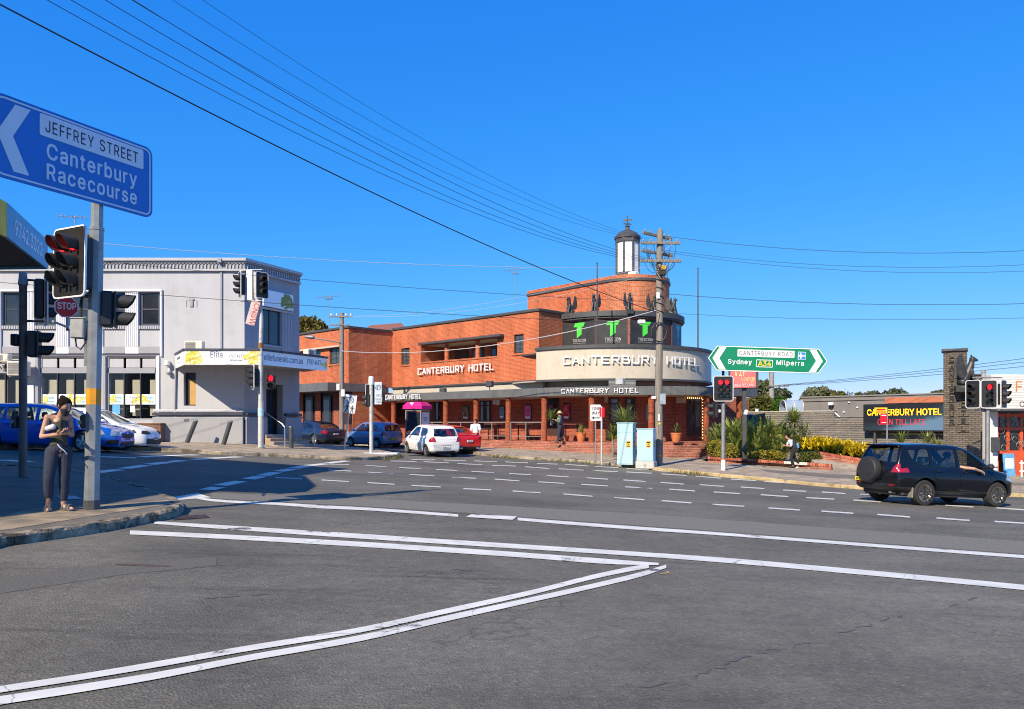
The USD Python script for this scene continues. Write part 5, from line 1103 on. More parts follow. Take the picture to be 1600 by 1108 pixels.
# --- the kinds
def suv_spec(paint_m):
    return dict(L=4.30, W=1.82, paint=paint_m, belt=1.04, clear=.24, wheel=.355, axles=(1.32, -1.26), tyre_w=.23, rim=dark_alloy, rim_ring=pm('bronze_rim', (.50,.45,.37), .3, metal=.8), spokes=10, double=False, glass=tint, open=True,
        top=[(-2.15,.90),(-2.10,1.0),(-1.9,1.04),(-.5,1.045),(.8,1.05),(1.25,1.035),(1.7,.965),(1.98,.86),(2.10,.74),(2.15,.62)], bot=[(-2.15,.50),(-2.05,.40),(-1.8,.36),(1.6,.30),(1.95,.28),(2.1,.34),(2.15,.45)],
        plan=[(-2.15,.80),(-2.11,.88),(-1.95,.955),(-1.2,1.0),(1.2,1.0),(1.75,.95),(2.0,.83),(2.1,.70),(2.15,.56)],
        roof=[(-2.12,1.0),(-2.06,1.16),(-1.93,1.50),(-1.84,1.625),(-1.7,1.655),(-.9,1.70),(-.1,1.695),(.30,1.64),(.62,1.49),(1.0,1.24),(1.32,1.03)], tumble=.72,
        windows=[[(.0,1.075),(.98,1.075),(.86,1.17),(.44,1.475),(.22,1.565),(.0,1.58)], [(-.10,1.58),(-.10,1.075),(-.92,1.10),(-.92,1.56)], [(-1.02,1.56),(-1.02,1.11),(-1.30,1.13),(-1.62,1.27),(-1.72,1.50)]],
        screen=(trapz(1.09, 1.60, .70, .56), .34), rear=(trapz(1.17, 1.555, .66, .56), -1.72),
        seams=[(1.02,.46,1.04),(-.05,.44,1.06),(-.98,.5,1.06)], hseams=[(.43,-.95,1.0),(.66,-2.3,-2.0)], ylines=[(.70,-2.3,-1.9)],
        lights=[('tail_light', [(.58,.88),(.92,.90),(.95,1.14),(.70,1.12),(.62,1.0)], -2.6, -1.80, 'x', red_lens), ('headlight', [(1.62,.78),(2.2,.66),(2.2,.80),(1.75,.97)], .45, 1.2, 'y', clear_lens), ('reflector', [(.50,.52),(.72,.52),(.72,.55),(.50,.55)], -2.6, -1.9, 'x', red_lens)],
        skins=[('sill_trim', (-1.2,-1.2,.25,1.3,1.2,.42), trim_black), ('rear_bumper_trim', (-2.3,-1.2,.3,-1.72,1.2,.50), trim_black)],
        mirror=(.88,1.08), mirror_m=trim_black, handles=[(.15,.955),(-.80,.965)], plate_r=(plate_y,.58,'BWT 53R',-2.165), plate_y=.56, seatx=(.0,-.85),
        boxes=[('mud_flap', (-1.70,-.90,.20,-1.66,-.68,.50), pm('mudflap_grey', (.16,.155,.14), .8)), ('mud_flap', (-1.70,.68,.20,-1.66,.90,.50), trim_black), ('exhaust', (-2.12,-.55,.30,-1.9,-.45,.37), chrome), ('roof_spoiler', (-2.0,-.60,1.60,-1.78,.60,1.645), paint_m)])
def hatch_spec(paint_m, doors=3, s=1.0, rim=alloy, plate=None, glass=tint, H=1.50):
    k = H/1.50
    d = dict(L=3.66, W=1.66, paint=paint_m, belt=.93, clear=.17, wheel=.288, axles=(1.13,-1.24), tyre_w=.17, rim=rim, spokes=6, glass=glass,
        top=[(-1.83,.80),(-1.80,.89),(-1.6,.93),(.7,.94),(1.0,.92),(1.4,.84),(1.66,.72),(1.78,.60),(1.83,.48)], bot=[(-1.83,.36),(-1.76,.26),(-1.5,.22),(1.4,.19),(1.75,.21),(1.83,.30)],
        plan=[(-1.83,.80),(-1.79,.89),(-1.62,.965),(-1.0,1.0),(.9,.99),(1.35,.94),(1.64,.83),(1.78,.68),(1.83,.52)],
        roof=[(-1.82,.88),(-1.77,1.02),(-1.58,1.36),(-1.47,1.445),(-1.3,1.475),(-.5,1.51),(.1,1.495),(.42,1.42),(.75,1.22),(1.12,.94)], tumble=.76,
        windows=([[(-.28,.965),(.80,.965),(.45,1.25),(.26,1.37),(-.28,1.40)], [(-.40,1.39),(-.40,.965),(-1.05,1.0),(-1.22,1.16),(-1.10,1.34)]] if doors == 3 else [[(-.02,.965),(.80,.965),(.45,1.25),(.26,1.37),(-.02,1.40)], [(-.12,1.40),(-.12,.965),(-.72,.975),(-.72,1.385)], [(-.80,1.37),(-.80,.985),(-1.05,1.03),(-1.18,1.2),(-1.08,1.33)]]),
        screen=(trapz(.98, 1.40, .64, .52), .40), rear=(trapz(1.0, 1.36, .62, .54), -1.36),
        seams=[(.82,.36,.93),(-.36 if doors == 3 else -.07,.34,.95)] + ([] if doors == 3 else [(-.77,.4,.95)]), hseams=[(.33,-.8,.8),(.60,-1.9,-1.7)],
        lights=[('tail_light', [(.52,.74),(.84,.74),(.86,.98),(.60,.96)], -2.4, -1.60, 'x', red_lens), ('headlight', [(1.30,.62),(1.9,.50),(1.9,.64),(1.45,.80)], .35, 1.2, 'y', clear_lens)],
        skins=[('lower_trim', (-1.9,-.5,.2,-1.7,.5,.30), trim_black)], mirror=(.66,.95), mirror_m=trim_black if doors == 3 else paint_m, handles=[(-.15,.80)] if doors == 3 else [(.1,.80),(-.62,.80)],
        plate_r=plate or (plate_w,.42,'AYR 52Z',-1.845), seatx=(.0,-.72),
        boxes=[('wiper', (-1.80,-.02,.99,-1.775,.28,1.005), trim_black), ('badge', (-1.815,-.035,.845,-1.80,.035,.90), chrome), ('bumper_strip', (-1.842,-.28,.55,-1.82,.28,.572), trim_black)])
    return d
def sedan_spec(paint_m, rim=alloy, spoiler=False, plate=None, wagon=False, glass=tint, pf=None):
    roof = [(-1.98,.98),(-1.7,1.12),(-1.35,1.30),(-1.0,1.395),(-.5,1.44),(.0,1.45),(.35,1.40),(.75,1.22),(1.32,.95)] if not wagon else [(-2.38,.97),(-2.28,1.10),(-2.05,1.32),(-1.85,1.40),(-1.2,1.455),(-.3,1.475),(.1,1.46),(.42,1.39),(.80,1.20),(1.36,.95)]
    wins = [[(.04,.96),(.98,.965),(.62,1.20),(.36,1.32),(.04,1.36)], [(-.06,1.36),(-.06,.96),(-.98,.985),(-.98,1.28)] if not wagon else [(-.06,1.37),(-.06,.96),(-.95,.97),(-.95,1.36)], [(-1.06,1.25),(-1.06,.99),(-1.42,1.03)] if not wagon else [(-1.04,1.35),(-1.04,.98),(-1.65,1.02),(-1.98,1.16),(-1.85,1.28)]]
    d = dict(L=4.88, W=1.86, paint=paint_m, belt=.93, clear=.17, wheel=.335, axles=(1.46,-1.40), tyre_w=.22, rim=rim, spokes=5, glass=glass,
        top=[(-2.44,.86),(-2.38,.95),(-2.1,.985),(-1.5,.965),(.8,.94),(1.15,.935),(1.7,.87),(2.15,.76),(2.36,.66),(2.44,.52)], bot=[(-2.44,.40),(-2.35,.28),(-2.0,.23),(2.0,.19),(2.36,.20),(2.44,.28)],
        plan=[(-2.44,.76),(-2.38,.87),(-2.15,.96),(-1.3,1.0),(1.2,1.0),(1.8,.95),(2.2,.84),(2.38,.70),(2.44,.54)], roof=roof, tumble=.74, windows=wins,
        screen=(trapz(.99, 1.365, .70, .56), .30), rear=(trapz(1.04, 1.36, .66, .56), -.98 if not wagon else -1.82),
        seams=[(.98,.34,.93),(-.01,.32,.95),(-1.02,.36,.95)], hseams=[(.31,-.95,.95),(.60,-2.5,-2.3)],
        lights=[('tail_light', [(.56,.72),(.96,.72),(.96,.90),(.62,.90)], -3.0, -2.15, 'x', red_lens), ('headlight', [(1.80,.60),(2.5,.54),(2.5,.66),(2.0,.80)], .42, 1.2, 'y', clear_lens)],
        skins=[('rear_valance', (-2.5,-.7,.2,-2.2,.7,.38), trim_black), ('grille', (2.3,-.42,.48,2.5,.42,.62), trim_black), ('air_intake', (2.2,-.50,.24,2.5,.50,.36), trim_black), ('fog_recess', (2.0,.60,.27,2.5,.80,.42), trim_black), ('fog_recess', (2.0,-.80,.27,2.5,-.60,.42), trim_black)],
        mirror=(.86,.96), handles=[(.12,.83),(-.85,.835)], plate_r=plate or (plate_w,.62,'XR6 08T',-2.46), plate_f=pf, seatx=(.05,-.85),
        boxes=[('badge', (2.40,-.05,.565,2.425,.05,.625), chrome)])
    if spoiler: d['boxes'] += [('spoiler', (-2.44,-.74,1.06,-2.16,.74,1.10), paint_m), ('spoiler_foot', (-2.34,-.66,.96,-2.24,-.58,1.06), paint_m), ('spoiler_foot', (-2.34,.58,.96,-2.24,.66,1.06), paint_m), ('exhaust', (-2.47,-.62,.27,-2.3,-.42,.35), chrome), ('exhaust', (-2.47,.42,.27,-2.3,.62,.35), chrome)]
    return d
black_p = pm('black_paint', (.004,.005,.008), .2, var=.03, coat=.6, spec=.2); white_p = cpaint('white_car_paint', (.72,.71,.68)); white_p2 = cpaint('bright_white_paint', (.76,.77,.79)); red_p = cpaint('red_car_paint', (.62,.008,.012)); blue_p = cpaint('vivid_blue_paint', (.004,.090,.46), .28); pale_blue_p = pm('pale_metallic_blue', (.20,.27,.42), .35, metal=.5, var=.04, coat=1.0); dark_blue_p = cpaint('midnight_blue_paint', (.012,.018,.045), .25); dred_p = cpaint('dark_red_paint', (.25,.012,.018))
def on_road(x, y, dx=0): return (x, y, G(x, y))
def heading(deg): return math.radians(deg)
def place_car(spec, name, label, cat, x, y, deg, group=None):
    h = math.radians(deg); c, s = math.cos(h), math.sin(h); a0, a1 = spec['axles']
    zf, zr = G(x+c*a0, y+s*a0), G(x+c*a1, y+s*a1); tilt = math.atan2(zf-zr, a0-a1); z = (zf*(-a1)+zr*a0)/(a0-a1)
    return car(spec, name, label, cat, (x, y, z), h, group, slope=-math.degrees(tilt))
suv = place_car(suv_spec(black_p), 'off_roader', 'black off roader with spare wheel on its back turning right', 'car', 12.25, 22.4, 17)
sw_ = obj('spare_wheel_cover', MB().lathe([(0,.0),(.33,.0),(.365,-.03),(.375,-.10),(.36,-.20),(.33,-.235),(.2,-.25),(0,-.255)], 36, (-2.10, .16, .92), 'x'), trim_black, suv, smooth=35)
obj('rear_wiper', MB().cbox(-2.09,-.05,1.17,-2.06,.25,1.19,.005), trim_black, suv); obj('badge', MB().cbox(-2.16,.62,.80,-2.145,.70,.86,.005), chrome, suv)
place_car(hatch_spec(white_p, 3), 'hatchback', 'small white hatchback seen from behind entering the side street', 'car', -4.05, 38.3, 90+30)
place_car(sedan_spec(red_p, spoiler=True), 'sedan', 'bright red sedan with rear spoiler parked before the hotel steps', 'car', -3.75, 41.55, 90+40)
place_car(hatch_spec(pale_blue_p, 5, plate=(plate_y,.48,'CK 71 BD',-1.845)), 'hatchback', 'pale blue hatchback with yellow plate parked at the hotel', 'car', -8.3, 46.2, 90+50, 'cars parked along the side street')
place_car(sedan_spec(dark_blue_p), 'sedan', 'dark blue sedan parked beyond the pale blue hatchback', 'car', -12.9, 50.3, 90+48, 'cars parked along the side street')
place_car(hatch_spec(dred_p, 5), 'hatchback', 'dark red hatchback mostly hidden behind the corner steps', 'car', -17.0, 54.2, 90+48, 'cars parked along the side street')
place_car(sedan_spec(blue_p, wagon=True, pf=(plate_w,.40,'BLU 03V',2.42)), 'station_wagon', 'vivid blue station wagon waiting in the shade of the near corner', 'car', -14.95, 25.0, 4)
wc = hatch_spec(white_p2, 5); wc.update(L=4.36, W=1.78, wheel=.32, axles=(1.36,-1.28), plate_r=None, plate_f=(plate_w,.40,'DRX 88G',2.17), mirror=(.78,.94), handles=[(.1,.80),(-.80,.80)],
    top=[(-2.18,.80),(-2.12,.92),(-1.8,.95),(.8,.94),(1.2,.91),(1.7,.82),(2.0,.70),(2.13,.60),(2.18,.50)], bot=[(-2.18,.36),(-2.08,.26),(-1.8,.20),(1.7,.17),(2.1,.19),(2.18,.28)], plan=[(-2.18,.78),(-2.12,.88),(-1.9,.96),(-1.0,1.0),(1.1,1.0),(1.6,.95),(1.98,.82),(2.12,.68),(2.18,.52)],
    roof=[(-2.12,.93),(-2.0,1.05),(-1.7,1.28),(-1.45,1.37),(-.8,1.425),(-.1,1.43),(.25,1.37),(.7,1.16),(1.22,.93)], windows=[[(.02,.955),(.92,.955),(.6,1.16),(.3,1.30),(.02,1.34)], [(-.08,1.34),(-.08,.955),(-.9,.97),(-.9,1.30)], [(-.98,1.28),(-.98,.98),(-1.3,1.03)]],
    screen=(trapz(.97,1.345,.68,.56),.22), rear=(trapz(1.02,1.32,.64,.56),-1.5), seams=[(.95,.34,.93),(-.03,.32,.95),(-.94,.36,.95)], hseams=[(.30,-.95,.95)],
    lights=[('tail_light', [(.56,.78),(.9,.78),(.9,.92),(.6,.92)], -3.0, -1.9, 'x', red_lens), ('headlight', [(1.55,.66),(2.25,.58),(2.25,.64),(1.75,.78)], .36, 1.2, 'y', trim_black)],
    skins=[('grille', (1.95,-.62,.24,2.3,.62,.44), trim_black), ('rear_valance', (-2.3,-.6,.2,-2.0,.6,.36), trim_black)], boxes=[('badge', (2.15,-.05,.53,2.185,.05,.60), chrome)])
place_car(wc, 'hatchback', 'white low nosed hatchback behind the blue station wagon', 'car', -15.0, 27.7, 3)

# ------------------------------------------------------------------ traffic signals
lens_red = emit('red_signal', (1.0,.010,.018), 1.6)
lens_off = [pm('dull_red_lens', (.06,.012,.012), .2), pm('dull_amber_lens', (.05,.035,.012), .2), pm('dull_green_lens', (.012,.03,.025), .2)]
def lantern(t, pos, face, rows=3, cols=1, lit=(), board=True, sp=.27, vis=.25, label=None, name='lantern', lr=.10):
    """signal head facing a direction, with target board, housings, visors and lenses"""
    f = np.array([*face, 0.0]); f /= np.linalg.norm(f); M = frame(pos, [-f[1], f[0], 0], -f)
    h, w = sp*rows+.27, .27*cols+.29
    if not board: h, w = sp*rows+.02, .27*cols+.02
    if board:
        edge = rrect(-w/2, -h/2, w/2, h/2, .09)
        b = obj(name, MB().poly(edge.buffer(-.018), -.004, .022, M @ upright()), black_plastic, t, label=label)
        obj('white_border', MB().poly(edge.difference(edge.buffer(-.022)), 0, .028, M @ upright()), white_edge, b)
    else: b = obj(name, MB().cbox(-w/2, -.02, -h/2, w/2, .02, h/2, .02, M), black_plastic, t, label=label)
    obj('housing', MB().cbox(-.135*cols, .025, -sp*rows/2, .135*cols, .20, sp*rows/2, .03, M), black_plastic, b)
    for c in range(cols):
        for r in range(rows):
            x, z = (c-(cols-1)/2)*.27, ((rows-1)/2-r)*sp; on = (r, c) in lit
            obj('lens', MB().lathe([(0,.0),(lr*.6,.012),(lr,.03)], 20, (0,0,0), 'y').get() if 0 else MB().cyl((M @ [x,-.06,z,1])[:3], (M @ [x,-.045,z,1])[:3], lr*.93, lr, 20), lens_red if on else lens_off[min(r, 2)], b)
            th = np.linspace(math.radians(-55), math.radians(235), 21); R0, R1 = lr*1.12, lr*1.02; v = []; 
            for a in th:
                L_ = vis*(.80+.20*max(0, math.sin(a))) if a > 0 and a < math.pi else vis*(.80+.35*math.sin(a))
                for rr, y in ((R0, -.022), (R0, -.03-L_), (R1, -.03-L_), (R1, -.022)): v.append((M @ [x+rr*math.cos(a), y, z+rr*math.sin(a), 1])[:3])
            n = len(th); fcs = [[i*4+k, i*4+(k+1)%4, (i+1)*4+(k+1)%4, (i+1)*4+k] for i in range(n-1) for k in range(4)] + [[0,1,2,3], [(n-1)*4+3,(n-1)*4+2,(n-1)*4+1,(n-1)*4]]
            obj('visor', MB().add(v, fcs), visor_black, b)
    return b
def octo(mb, p0, p1, r0, r1): return mb.cyl(p0, p1, r0, r1, 8)
orange_band = pm('orange_band', (.62,.25,.008), .5, var=.15, scale=8); black_rubber = pm('cable_black', (.02,.02,.021), .6)
grey_box = pm('grey_enamel', (.30,.31,.30), .5, var=.1, dirt=(.2,.2,.19), dscale=3)
# 1: beside the woman, with the blue street sign
bx, by = at(143, 0, 11.8)[:2]; bz = G(bx, by)+.135
s1 = thing('traffic_signal', 'tall grey signal pole with orange band beside the woman', 'traffic light', (bx, by, bz), 0, None, lean=1.1)
top = 4.55 - bz
obj('pole', octo(MB(), (0,0,0), (0,0,(CV-358)/F*11.8-bz), .112, .100).cyl((0,0,(CV-358)/F*11.8-bz), (0,0,top-.25), .088, .082, 8), galv, s1)
obj('pole_collar', octo(MB(), (0,0,2.93-bz), (0,0,2.97-bz), .108, .108), galv, s1); obj('base_plate', octo(MB(), (0,0,-.02), (0,0,.14), .122, .120), steel_dark, s1)
obj('orange_band', octo(MB(), (0,0,.275-bz), (0,0,.515-bz), .1085, .1075), orange_band, s1)
def rel(x, y, z): return np.array([x, y, z-bz])
lantern(s1, rel(-.30, -.16, 2.40), (-.50,-.866), 3, 2, lit=((0,0),(0,1)), sp=.265)
lantern(s1, rel(.24, .14, 1.74), (.93,.36), 2, 1, board=False, sp=.27, label='two aspect pedestrian lantern facing away to the right')
obj('mounting_arm', MB().tube([rel(-.28,-.05,2.85), rel(-.05,0,2.85)], .025).tube([rel(-.28,-.05,1.92), rel(-.05,0,1.92)], .025), steel_dark, s1, kind='stuff')
jb = obj('junction_box', MB().cbox(-.31, -.14, 1.27-bz, -.10, .03, 1.56-bz, .015), grey_box, s1); obj('box_lid', MB().cbox(-.315, -.145, 1.562-bz, -.095, .035, 1.585-bz, .008), grey_box, jb)
obj('cable', MB().tube([rel(-.26,-.06,1.27), rel(-.24,-.07,1.15), rel(-.17,-.08,1.10), rel(-.10,-.08,1.20), rel(-.08,-.07,1.40), rel(-.10,-.06,1.55)], .012), black_rubber, s1)
obj('cable', MB().tube([rel(-.2,-.06,1.75), rel(-.18,-.05,1.9), rel(-.2,-.04,1.58)], .02), black_rubber, s1)
obj('conduit', MB().tube([rel(-.11,-.07,1.6), rel(-.10,-.05,1.05), rel(-.10,-.05,.85)], .03), galv, s1)
pb = obj('push_button_box', MB().cbox(-.17, -.09, -.10-bz, -.075, .06, .12-bz, .03), black_plastic, s1); obj('push_button', MB().cyl(rel(-.15,-.092,.0), rel(-.15,-.105,.0), .03, n=12), galv, pb)
# the blue direction sign on it
SA = np.array([.438,.899,0.]); SNn = np.array([.899,-.438,0.])
blue_face = pm('sign_blue', (.008,.125,.43), .45, var=.06, scale=2); sign_white = pm('sign_white', (.52,.56,.62), .5, var=.04); ink_navy = pm('sign_ink', (.03,.02,.05), .5)
JO = np.array([-6.42+.08, 11.8, 0]) + SNn*.12 - SA*.17; MJ = frame(JO, SA, -SNn)
js = thing('street_sign', 'big blue street direction sign with white arrow at upper left', 'sign', (0,0,0))
pl_ = rrect(-1.43, 3.30, 1.05, 4.43, .13)
obj('panel', MB().poly(pl_, 0, .02, MJ @ upright()), blue_face, js)
obj('border', MB().poly(pl_.buffer(-.035).difference(pl_.buffer(-.06)), .0205, .023, MJ @ upright()), sign_white, js)
obj('arrow', MB().poly(Polygon([(-1.14,4.34),(-.93,4.34),(-1.17,3.90),(-.95,3.42),(-1.16,3.42),(-1.38,3.90)]), .0205, .024, MJ @ upright()), sign_white, js)
obj('name_panel', MB().poly(rrect(-.80, 4.045, .88, 4.355, .03), .0205, .024, MJ @ upright()), sign_white, js)
obj('lettering', spaced_mb('JEFFREY STREET', .17, (-.72, -.0245, 4.115), .003, 1.50, MJ, .30, False), ink_navy, js)
obj('lettering', spaced_mb('Canterbury', .215, (-.70, -.0205, 3.745), .003, 1.46, MJ, .20), sign_white, js)
obj('lettering', spaced_mb('Racecourse', .215, (-.70, -.0205, 3.455), .003, 1.46, MJ, .20), sign_white, js)
for z in (3.6, 4.15): obj('bracket', MB().box(.03, .003, z-.03, .31, .10, z+.03, MJ), galv, js)
# red stop sign and its short stem, clamped behind the pole
so = at(104, 480, 13.2); st = thing('stop_sign', 'red octagonal stop sign peeking out behind the near signal head', 'sign', (so[0], so[1], 0)); zc = so[2]
sg_red = pm('sign_red', (.55,.008,.02), .4, var=.08)
octg = Polygon([(.19*math.cos(a), .19*math.sin(a)) for a in np.arange(8)*math.pi/4+math.pi/8]); MSs = frame([0,0,zc], [.9,.43,0], [-.43,.9,0])
obj('plate', MB().poly(octg, 0, .01, MSs @ upright()), sg_red, st); obj('rim', MB().poly(octg.difference(octg.buffer(-.012)), .0105, .013, MSs @ upright()), white_edge, st)
obj('lettering', text_mb('STOP', .11, (-.14, -.011, -.035), True, .003, .28, MSs), white_edge, st); obj('stem', MB().cyl((0,.03,zc-.40), (0,.03,zc-.05), .03, n=8).tube([(0,.03,zc-.385), (.2,-.3,zc-.385), (.42,-1.1,zc-.385)], .02), galv, st)
# 2: under the shop awning
px, py = at(36, 0, 16)[:2]; pz = G(px, py)+.13
s2 = thing('traffic_signal', 'dark shaded signal pole standing under the shop awning at far left', 'traffic light', (px, py, pz))
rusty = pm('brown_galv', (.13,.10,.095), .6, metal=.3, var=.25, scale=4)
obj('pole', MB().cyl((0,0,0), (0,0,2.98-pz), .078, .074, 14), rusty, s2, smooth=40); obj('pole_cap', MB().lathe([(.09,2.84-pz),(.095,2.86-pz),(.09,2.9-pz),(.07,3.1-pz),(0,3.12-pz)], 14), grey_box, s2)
lantern(s2, np.array([.40, .1, 2.56-pz]), (.80,.60), 3, 1, sp=.27)
lantern(s2, np.array([.30, .05, 1.62-pz]), (.95,.28), 2, 1, board=False, sp=.27, label='two aspect pedestrian lantern on the shaded pole')
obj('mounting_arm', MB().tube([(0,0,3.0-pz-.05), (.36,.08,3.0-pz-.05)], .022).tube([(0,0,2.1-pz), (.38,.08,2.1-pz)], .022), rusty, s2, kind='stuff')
obj('terminal_box', MB().cbox(-.20,-.12,1.58-pz,-.06,.1,1.82-pz,.02), black_plastic, s2); p_ = obj('push_button_box', MB().cbox(-.19,-.13,-.12-pz,-.08,.05,.15-pz,.03), black_plastic, s2); obj('push_button', MB().cyl((-.14,-.132,.02-pz), (-.14,-.15,.02-pz), .04, n=12), galv, p_)
# 3: before the grey building
px, py = at(407.5, 0, 31.8)[:2]; pz = G(px, py)+.13; Z = lambda v, Y=31.8: (CV-v)/F*Y-pz
s3 = thing('traffic_signal', 'cream signal pole with curved top before the grey building', 'traffic light', (px, py, pz))
obj('pole', MB().cyl((0,0,0), (0,0,Z(627)), .115, .11, 14).cyl((0,0,Z(627)), (0,0,Z(540)), .098, .095, 14).tube([(0,0,Z(540)), (.02,0,Z(500)), (.0,0,Z(486)), (-.10,0,Z(472)), (-.22,0,Z(462)), (-.25,0,Z(425))], .085, 12), galv_light, s3, smooth=40)
obj('rust_band', MB().cyl((0,0,Z(544)), (0,0,Z(536)), .112, n=14), pm('rust_paint', (.22,.11,.03), .8, var=.3), s3); obj('sticker', MB().cyl((0,0,Z(650)), (0,0,Z(638)), .117, n=14), pm('blue_sticker', (.40,.58,.68), .5, var=.2, scale=9), s3); obj('base', MB().cyl((0,0,-.02), (0,0,.05), .16, n=14), grey_box, s3)
lantern(s3, np.array([-.80, -.15, Z(446)]), (-.88,-.48), 3, 1, sp=.27); lantern(s3, np.array([.10, -.18, Z(447)]), (.72,-.69), 3, 1, sp=.27)
obj('cable_box', MB().cbox(-.56,-.14,Z(470),-.30,.10,Z(423),.02), white_edge, s3); obj('support_bar', MB().cyl((-.8,-.05,Z(423)), (.1,-.1,Z(422)), .025).cyl((-.8,-.05,Z(471)), (.1,-.1,Z(471)), .025), galv, s3, kind='stuff')
lantern(s3, np.array([-.27, -.1, Z(590)]), (-.90,-.43), 3, 1, sp=.25); lantern(s3, np.array([.46, -.05, Z(597)]), (.05,-1), 2, 1, lit=((0,0),), board=False, sp=.29, lr=.115)
obj('lantern_back', MB().cbox(.22,-.05,Z(608),.30,.1,Z(582),.02), black_plastic, s3)
bs = thing('banner_sign', 'tilted red lettered banner hung under the right signal head', 'sign', (px, py, pz)); MB_ = frame([-.17, -.18, Z(472)], [.96,0,-.26], [0,1,0])
obj('panel', MB().box(-.15,-.01,-.98,.22,.01,.02, MB_), pm('pale_banner', (.52,.40,.38), .6, var=.15, scale=4), bs); obj('lettering', text_mb('CNSW', .22, (-.06,-.011,0), True, .003, None, MB_ @ frame([0,0,-.1], [0,0,-1], [0,1,0])), pm('faded_red', (.38,.10,.09), .6), bs)
obj('stay_rod', MB().cyl(at(382, 482, 32.3), at(399, 546, 32.6), .028), white_edge, bs)
# 4: on the nose of the side street
px, py = at(580, 0, 34.2)[:2]; pz = G(px, py)+.13; Z = lambda v, Y=34.2: (CV-v)/F*Y-pz
s4 = thing('traffic_signal', 'pale signal pole with white canister at the side street corner', 'traffic light', (px, py, pz))
obj('pole', MB().cyl((0,0,0), (0,0,Z(598)), .085, .08, 14), galv_light, s4, smooth=40); obj('canister', MB().lathe([(.10,Z(602)),(.12,Z(600)),(.12,Z(590)),(.09,Z(588)),(0,Z(588))], 14), white_edge, s4, smooth=40); obj('footing', MB().cbox(-.8,-.3,-.05,1.2,.4,.022,.01), pm('white_concrete', (.52,.53,.55), .8, var=.1), s4)
lantern(s4, np.array([-.02, .20, Z(615)]), (-.3,.95), 2, 1, sp=.3)
lantern(s4, np.array([-.16, .10, Z(626)]), (-.9,.4), 2, 1, board=False)
ns = obj('turn_sign', MB().cbox(.16,-.06,Z(632),.48,-.04,Z(597),.008), pm('shaded_white_sign', (.48,.54,.60), .5), s4); obj('turn_ring', MB().poly(Point(.32, Z(605.5)).buffer(.125).difference(Point(.32, Z(605.5)).buffer(.095)), .061, .064, upright()), ink_slate, ns); obj('lettering', text_mb('NO', .12, (.24,-.061,Z(620))), ink_slate, ns); obj('lettering', text_mb('RIGHT', .08, (.20,-.061,Z(625.5)), width=.25), ink_slate, ns); obj('lettering', text_mb('TURN', .08, (.20,-.061,Z(630)), width=.25), ink_slate, ns); obj('turn_arrow', MB().tube([(.28,-.063,Z(609)),(.28,-.063,Z(604)),(.36,-.063,Z(602.5))], .015, 5), ink_slate, ns)
# 5: with the green road sign
px, py = at(1130, 0, 33)[:2]; pz = G(px, py)+.12; Z = lambda v, Y=33: (CV-v)/F*Y-pz
s5 = thing('traffic_signal', 'grey signal pole with white foot carrying the green road sign', 'traffic light', (px, py, pz))
obj('pole', MB().cyl((0,0,.48), (0,0,Z(630)), .088, .082, 14), galv, s5, smooth=40); obj('upper_pole', MB().cyl((0,0,Z(630)), (0,0,Z(550)), .06, .055, 12), steel_dark, s5, smooth=40); obj('white_foot', MB().cyl((0,0,-.02), (0,0,.44), .094, n=14), white_edge, s5, smooth=40); obj('yellow_ring', MB().cyl((0,0,.441), (0,0,.479), .092, n=14), orange_band, s5)
lantern(s5, np.array([-.04, -.16, Z(607.5)]), (-.06,-1), 3, 2, lit=((0,0),(0,1)), sp=.27, vis=.16)
lantern(s5, np.array([-.42, .02, Z(641)]), (-.95,.1), 2, 1, board=False, sp=.32); obj('detector', MB().cbox(.13,-.1,Z(642),.26,.1,Z(634),.03, Mrot(roty=.3)), white_edge, s5); obj('detector', MB().cbox(-.22,-.1,Z(645),-.12,.05,Z(640),.03), white_edge, s5); obj('support_bar', MB().cyl((-.4,0,Z(632)), (.25,0,Z(632)), .025), galv, s5)
# green road sign
from shapely import affinity
green_face = pm('sign_green', (.006,.20,.09), .4, var=.05, scale=2); yellow_ink = pm('route_yellow', (.80,.52,.01), .4); blue_ic = pm('icon_blue', (.03,.22,.62), .4); sgw = pm('sign_pure_white', (.74,.75,.74), .4, var=.03)
gs = thing('road_sign', 'long green pointed road sign with white chevrons at both ends', 'sign', (0,0,0)); rl = math.radians(1.6)
MG = frame(at(1199.5, 562, 32.8), [math.cos(rl), .02, -math.sin(rl)], [0.02, 1, 0]); gw_ = 189*32.8/F/2; gh = 39.5*32.8/F/2; q = 14*32.8/F
hx = Polygon([(-gw_, 0), (-gw_+q, gh), (gw_-q, gh), (gw_, 0), (gw_-q, -gh), (-gw_+q, -gh)])
px_ = lambda u, v: ((u-1199.5)*32.8/F, (562-v)*32.8/F)
obj('panel', MB().poly(hx, 0, .02, MG @ upright()), green_face, gs); obj('border', MB().poly(hx.buffer(-.012, join_style=2).difference(hx.buffer(-.045, join_style=2)), .0205, .023, MG @ upright()), sgw, gs)
ch = Polygon([(-2.07,.47),(-1.78,.47),(-2.07,0),(-1.78,-.47),(-2.07,-.47),(-2.36,0)]); obj('chevron', MB().poly(ch, .0205, .024, MG @ upright()), sgw, gs)
obj('chevron', MB().poly(affinity.translate(affinity.scale(ch, -1, 1, origin=(0,0)), -.01, 0), .0205, .024, MG @ upright()), sgw, gs)
obj('name_panel', MB().poly(rrect(-1.30, .10, 1.13, .40, .02), .0205, .024, MG @ upright()), sgw, gs); obj('lettering', spaced_mb('CANTERBURY ROAD', .18, (-1.23, -.0245, .16), .003, 2.28, MG, .30, False), ink, gs)
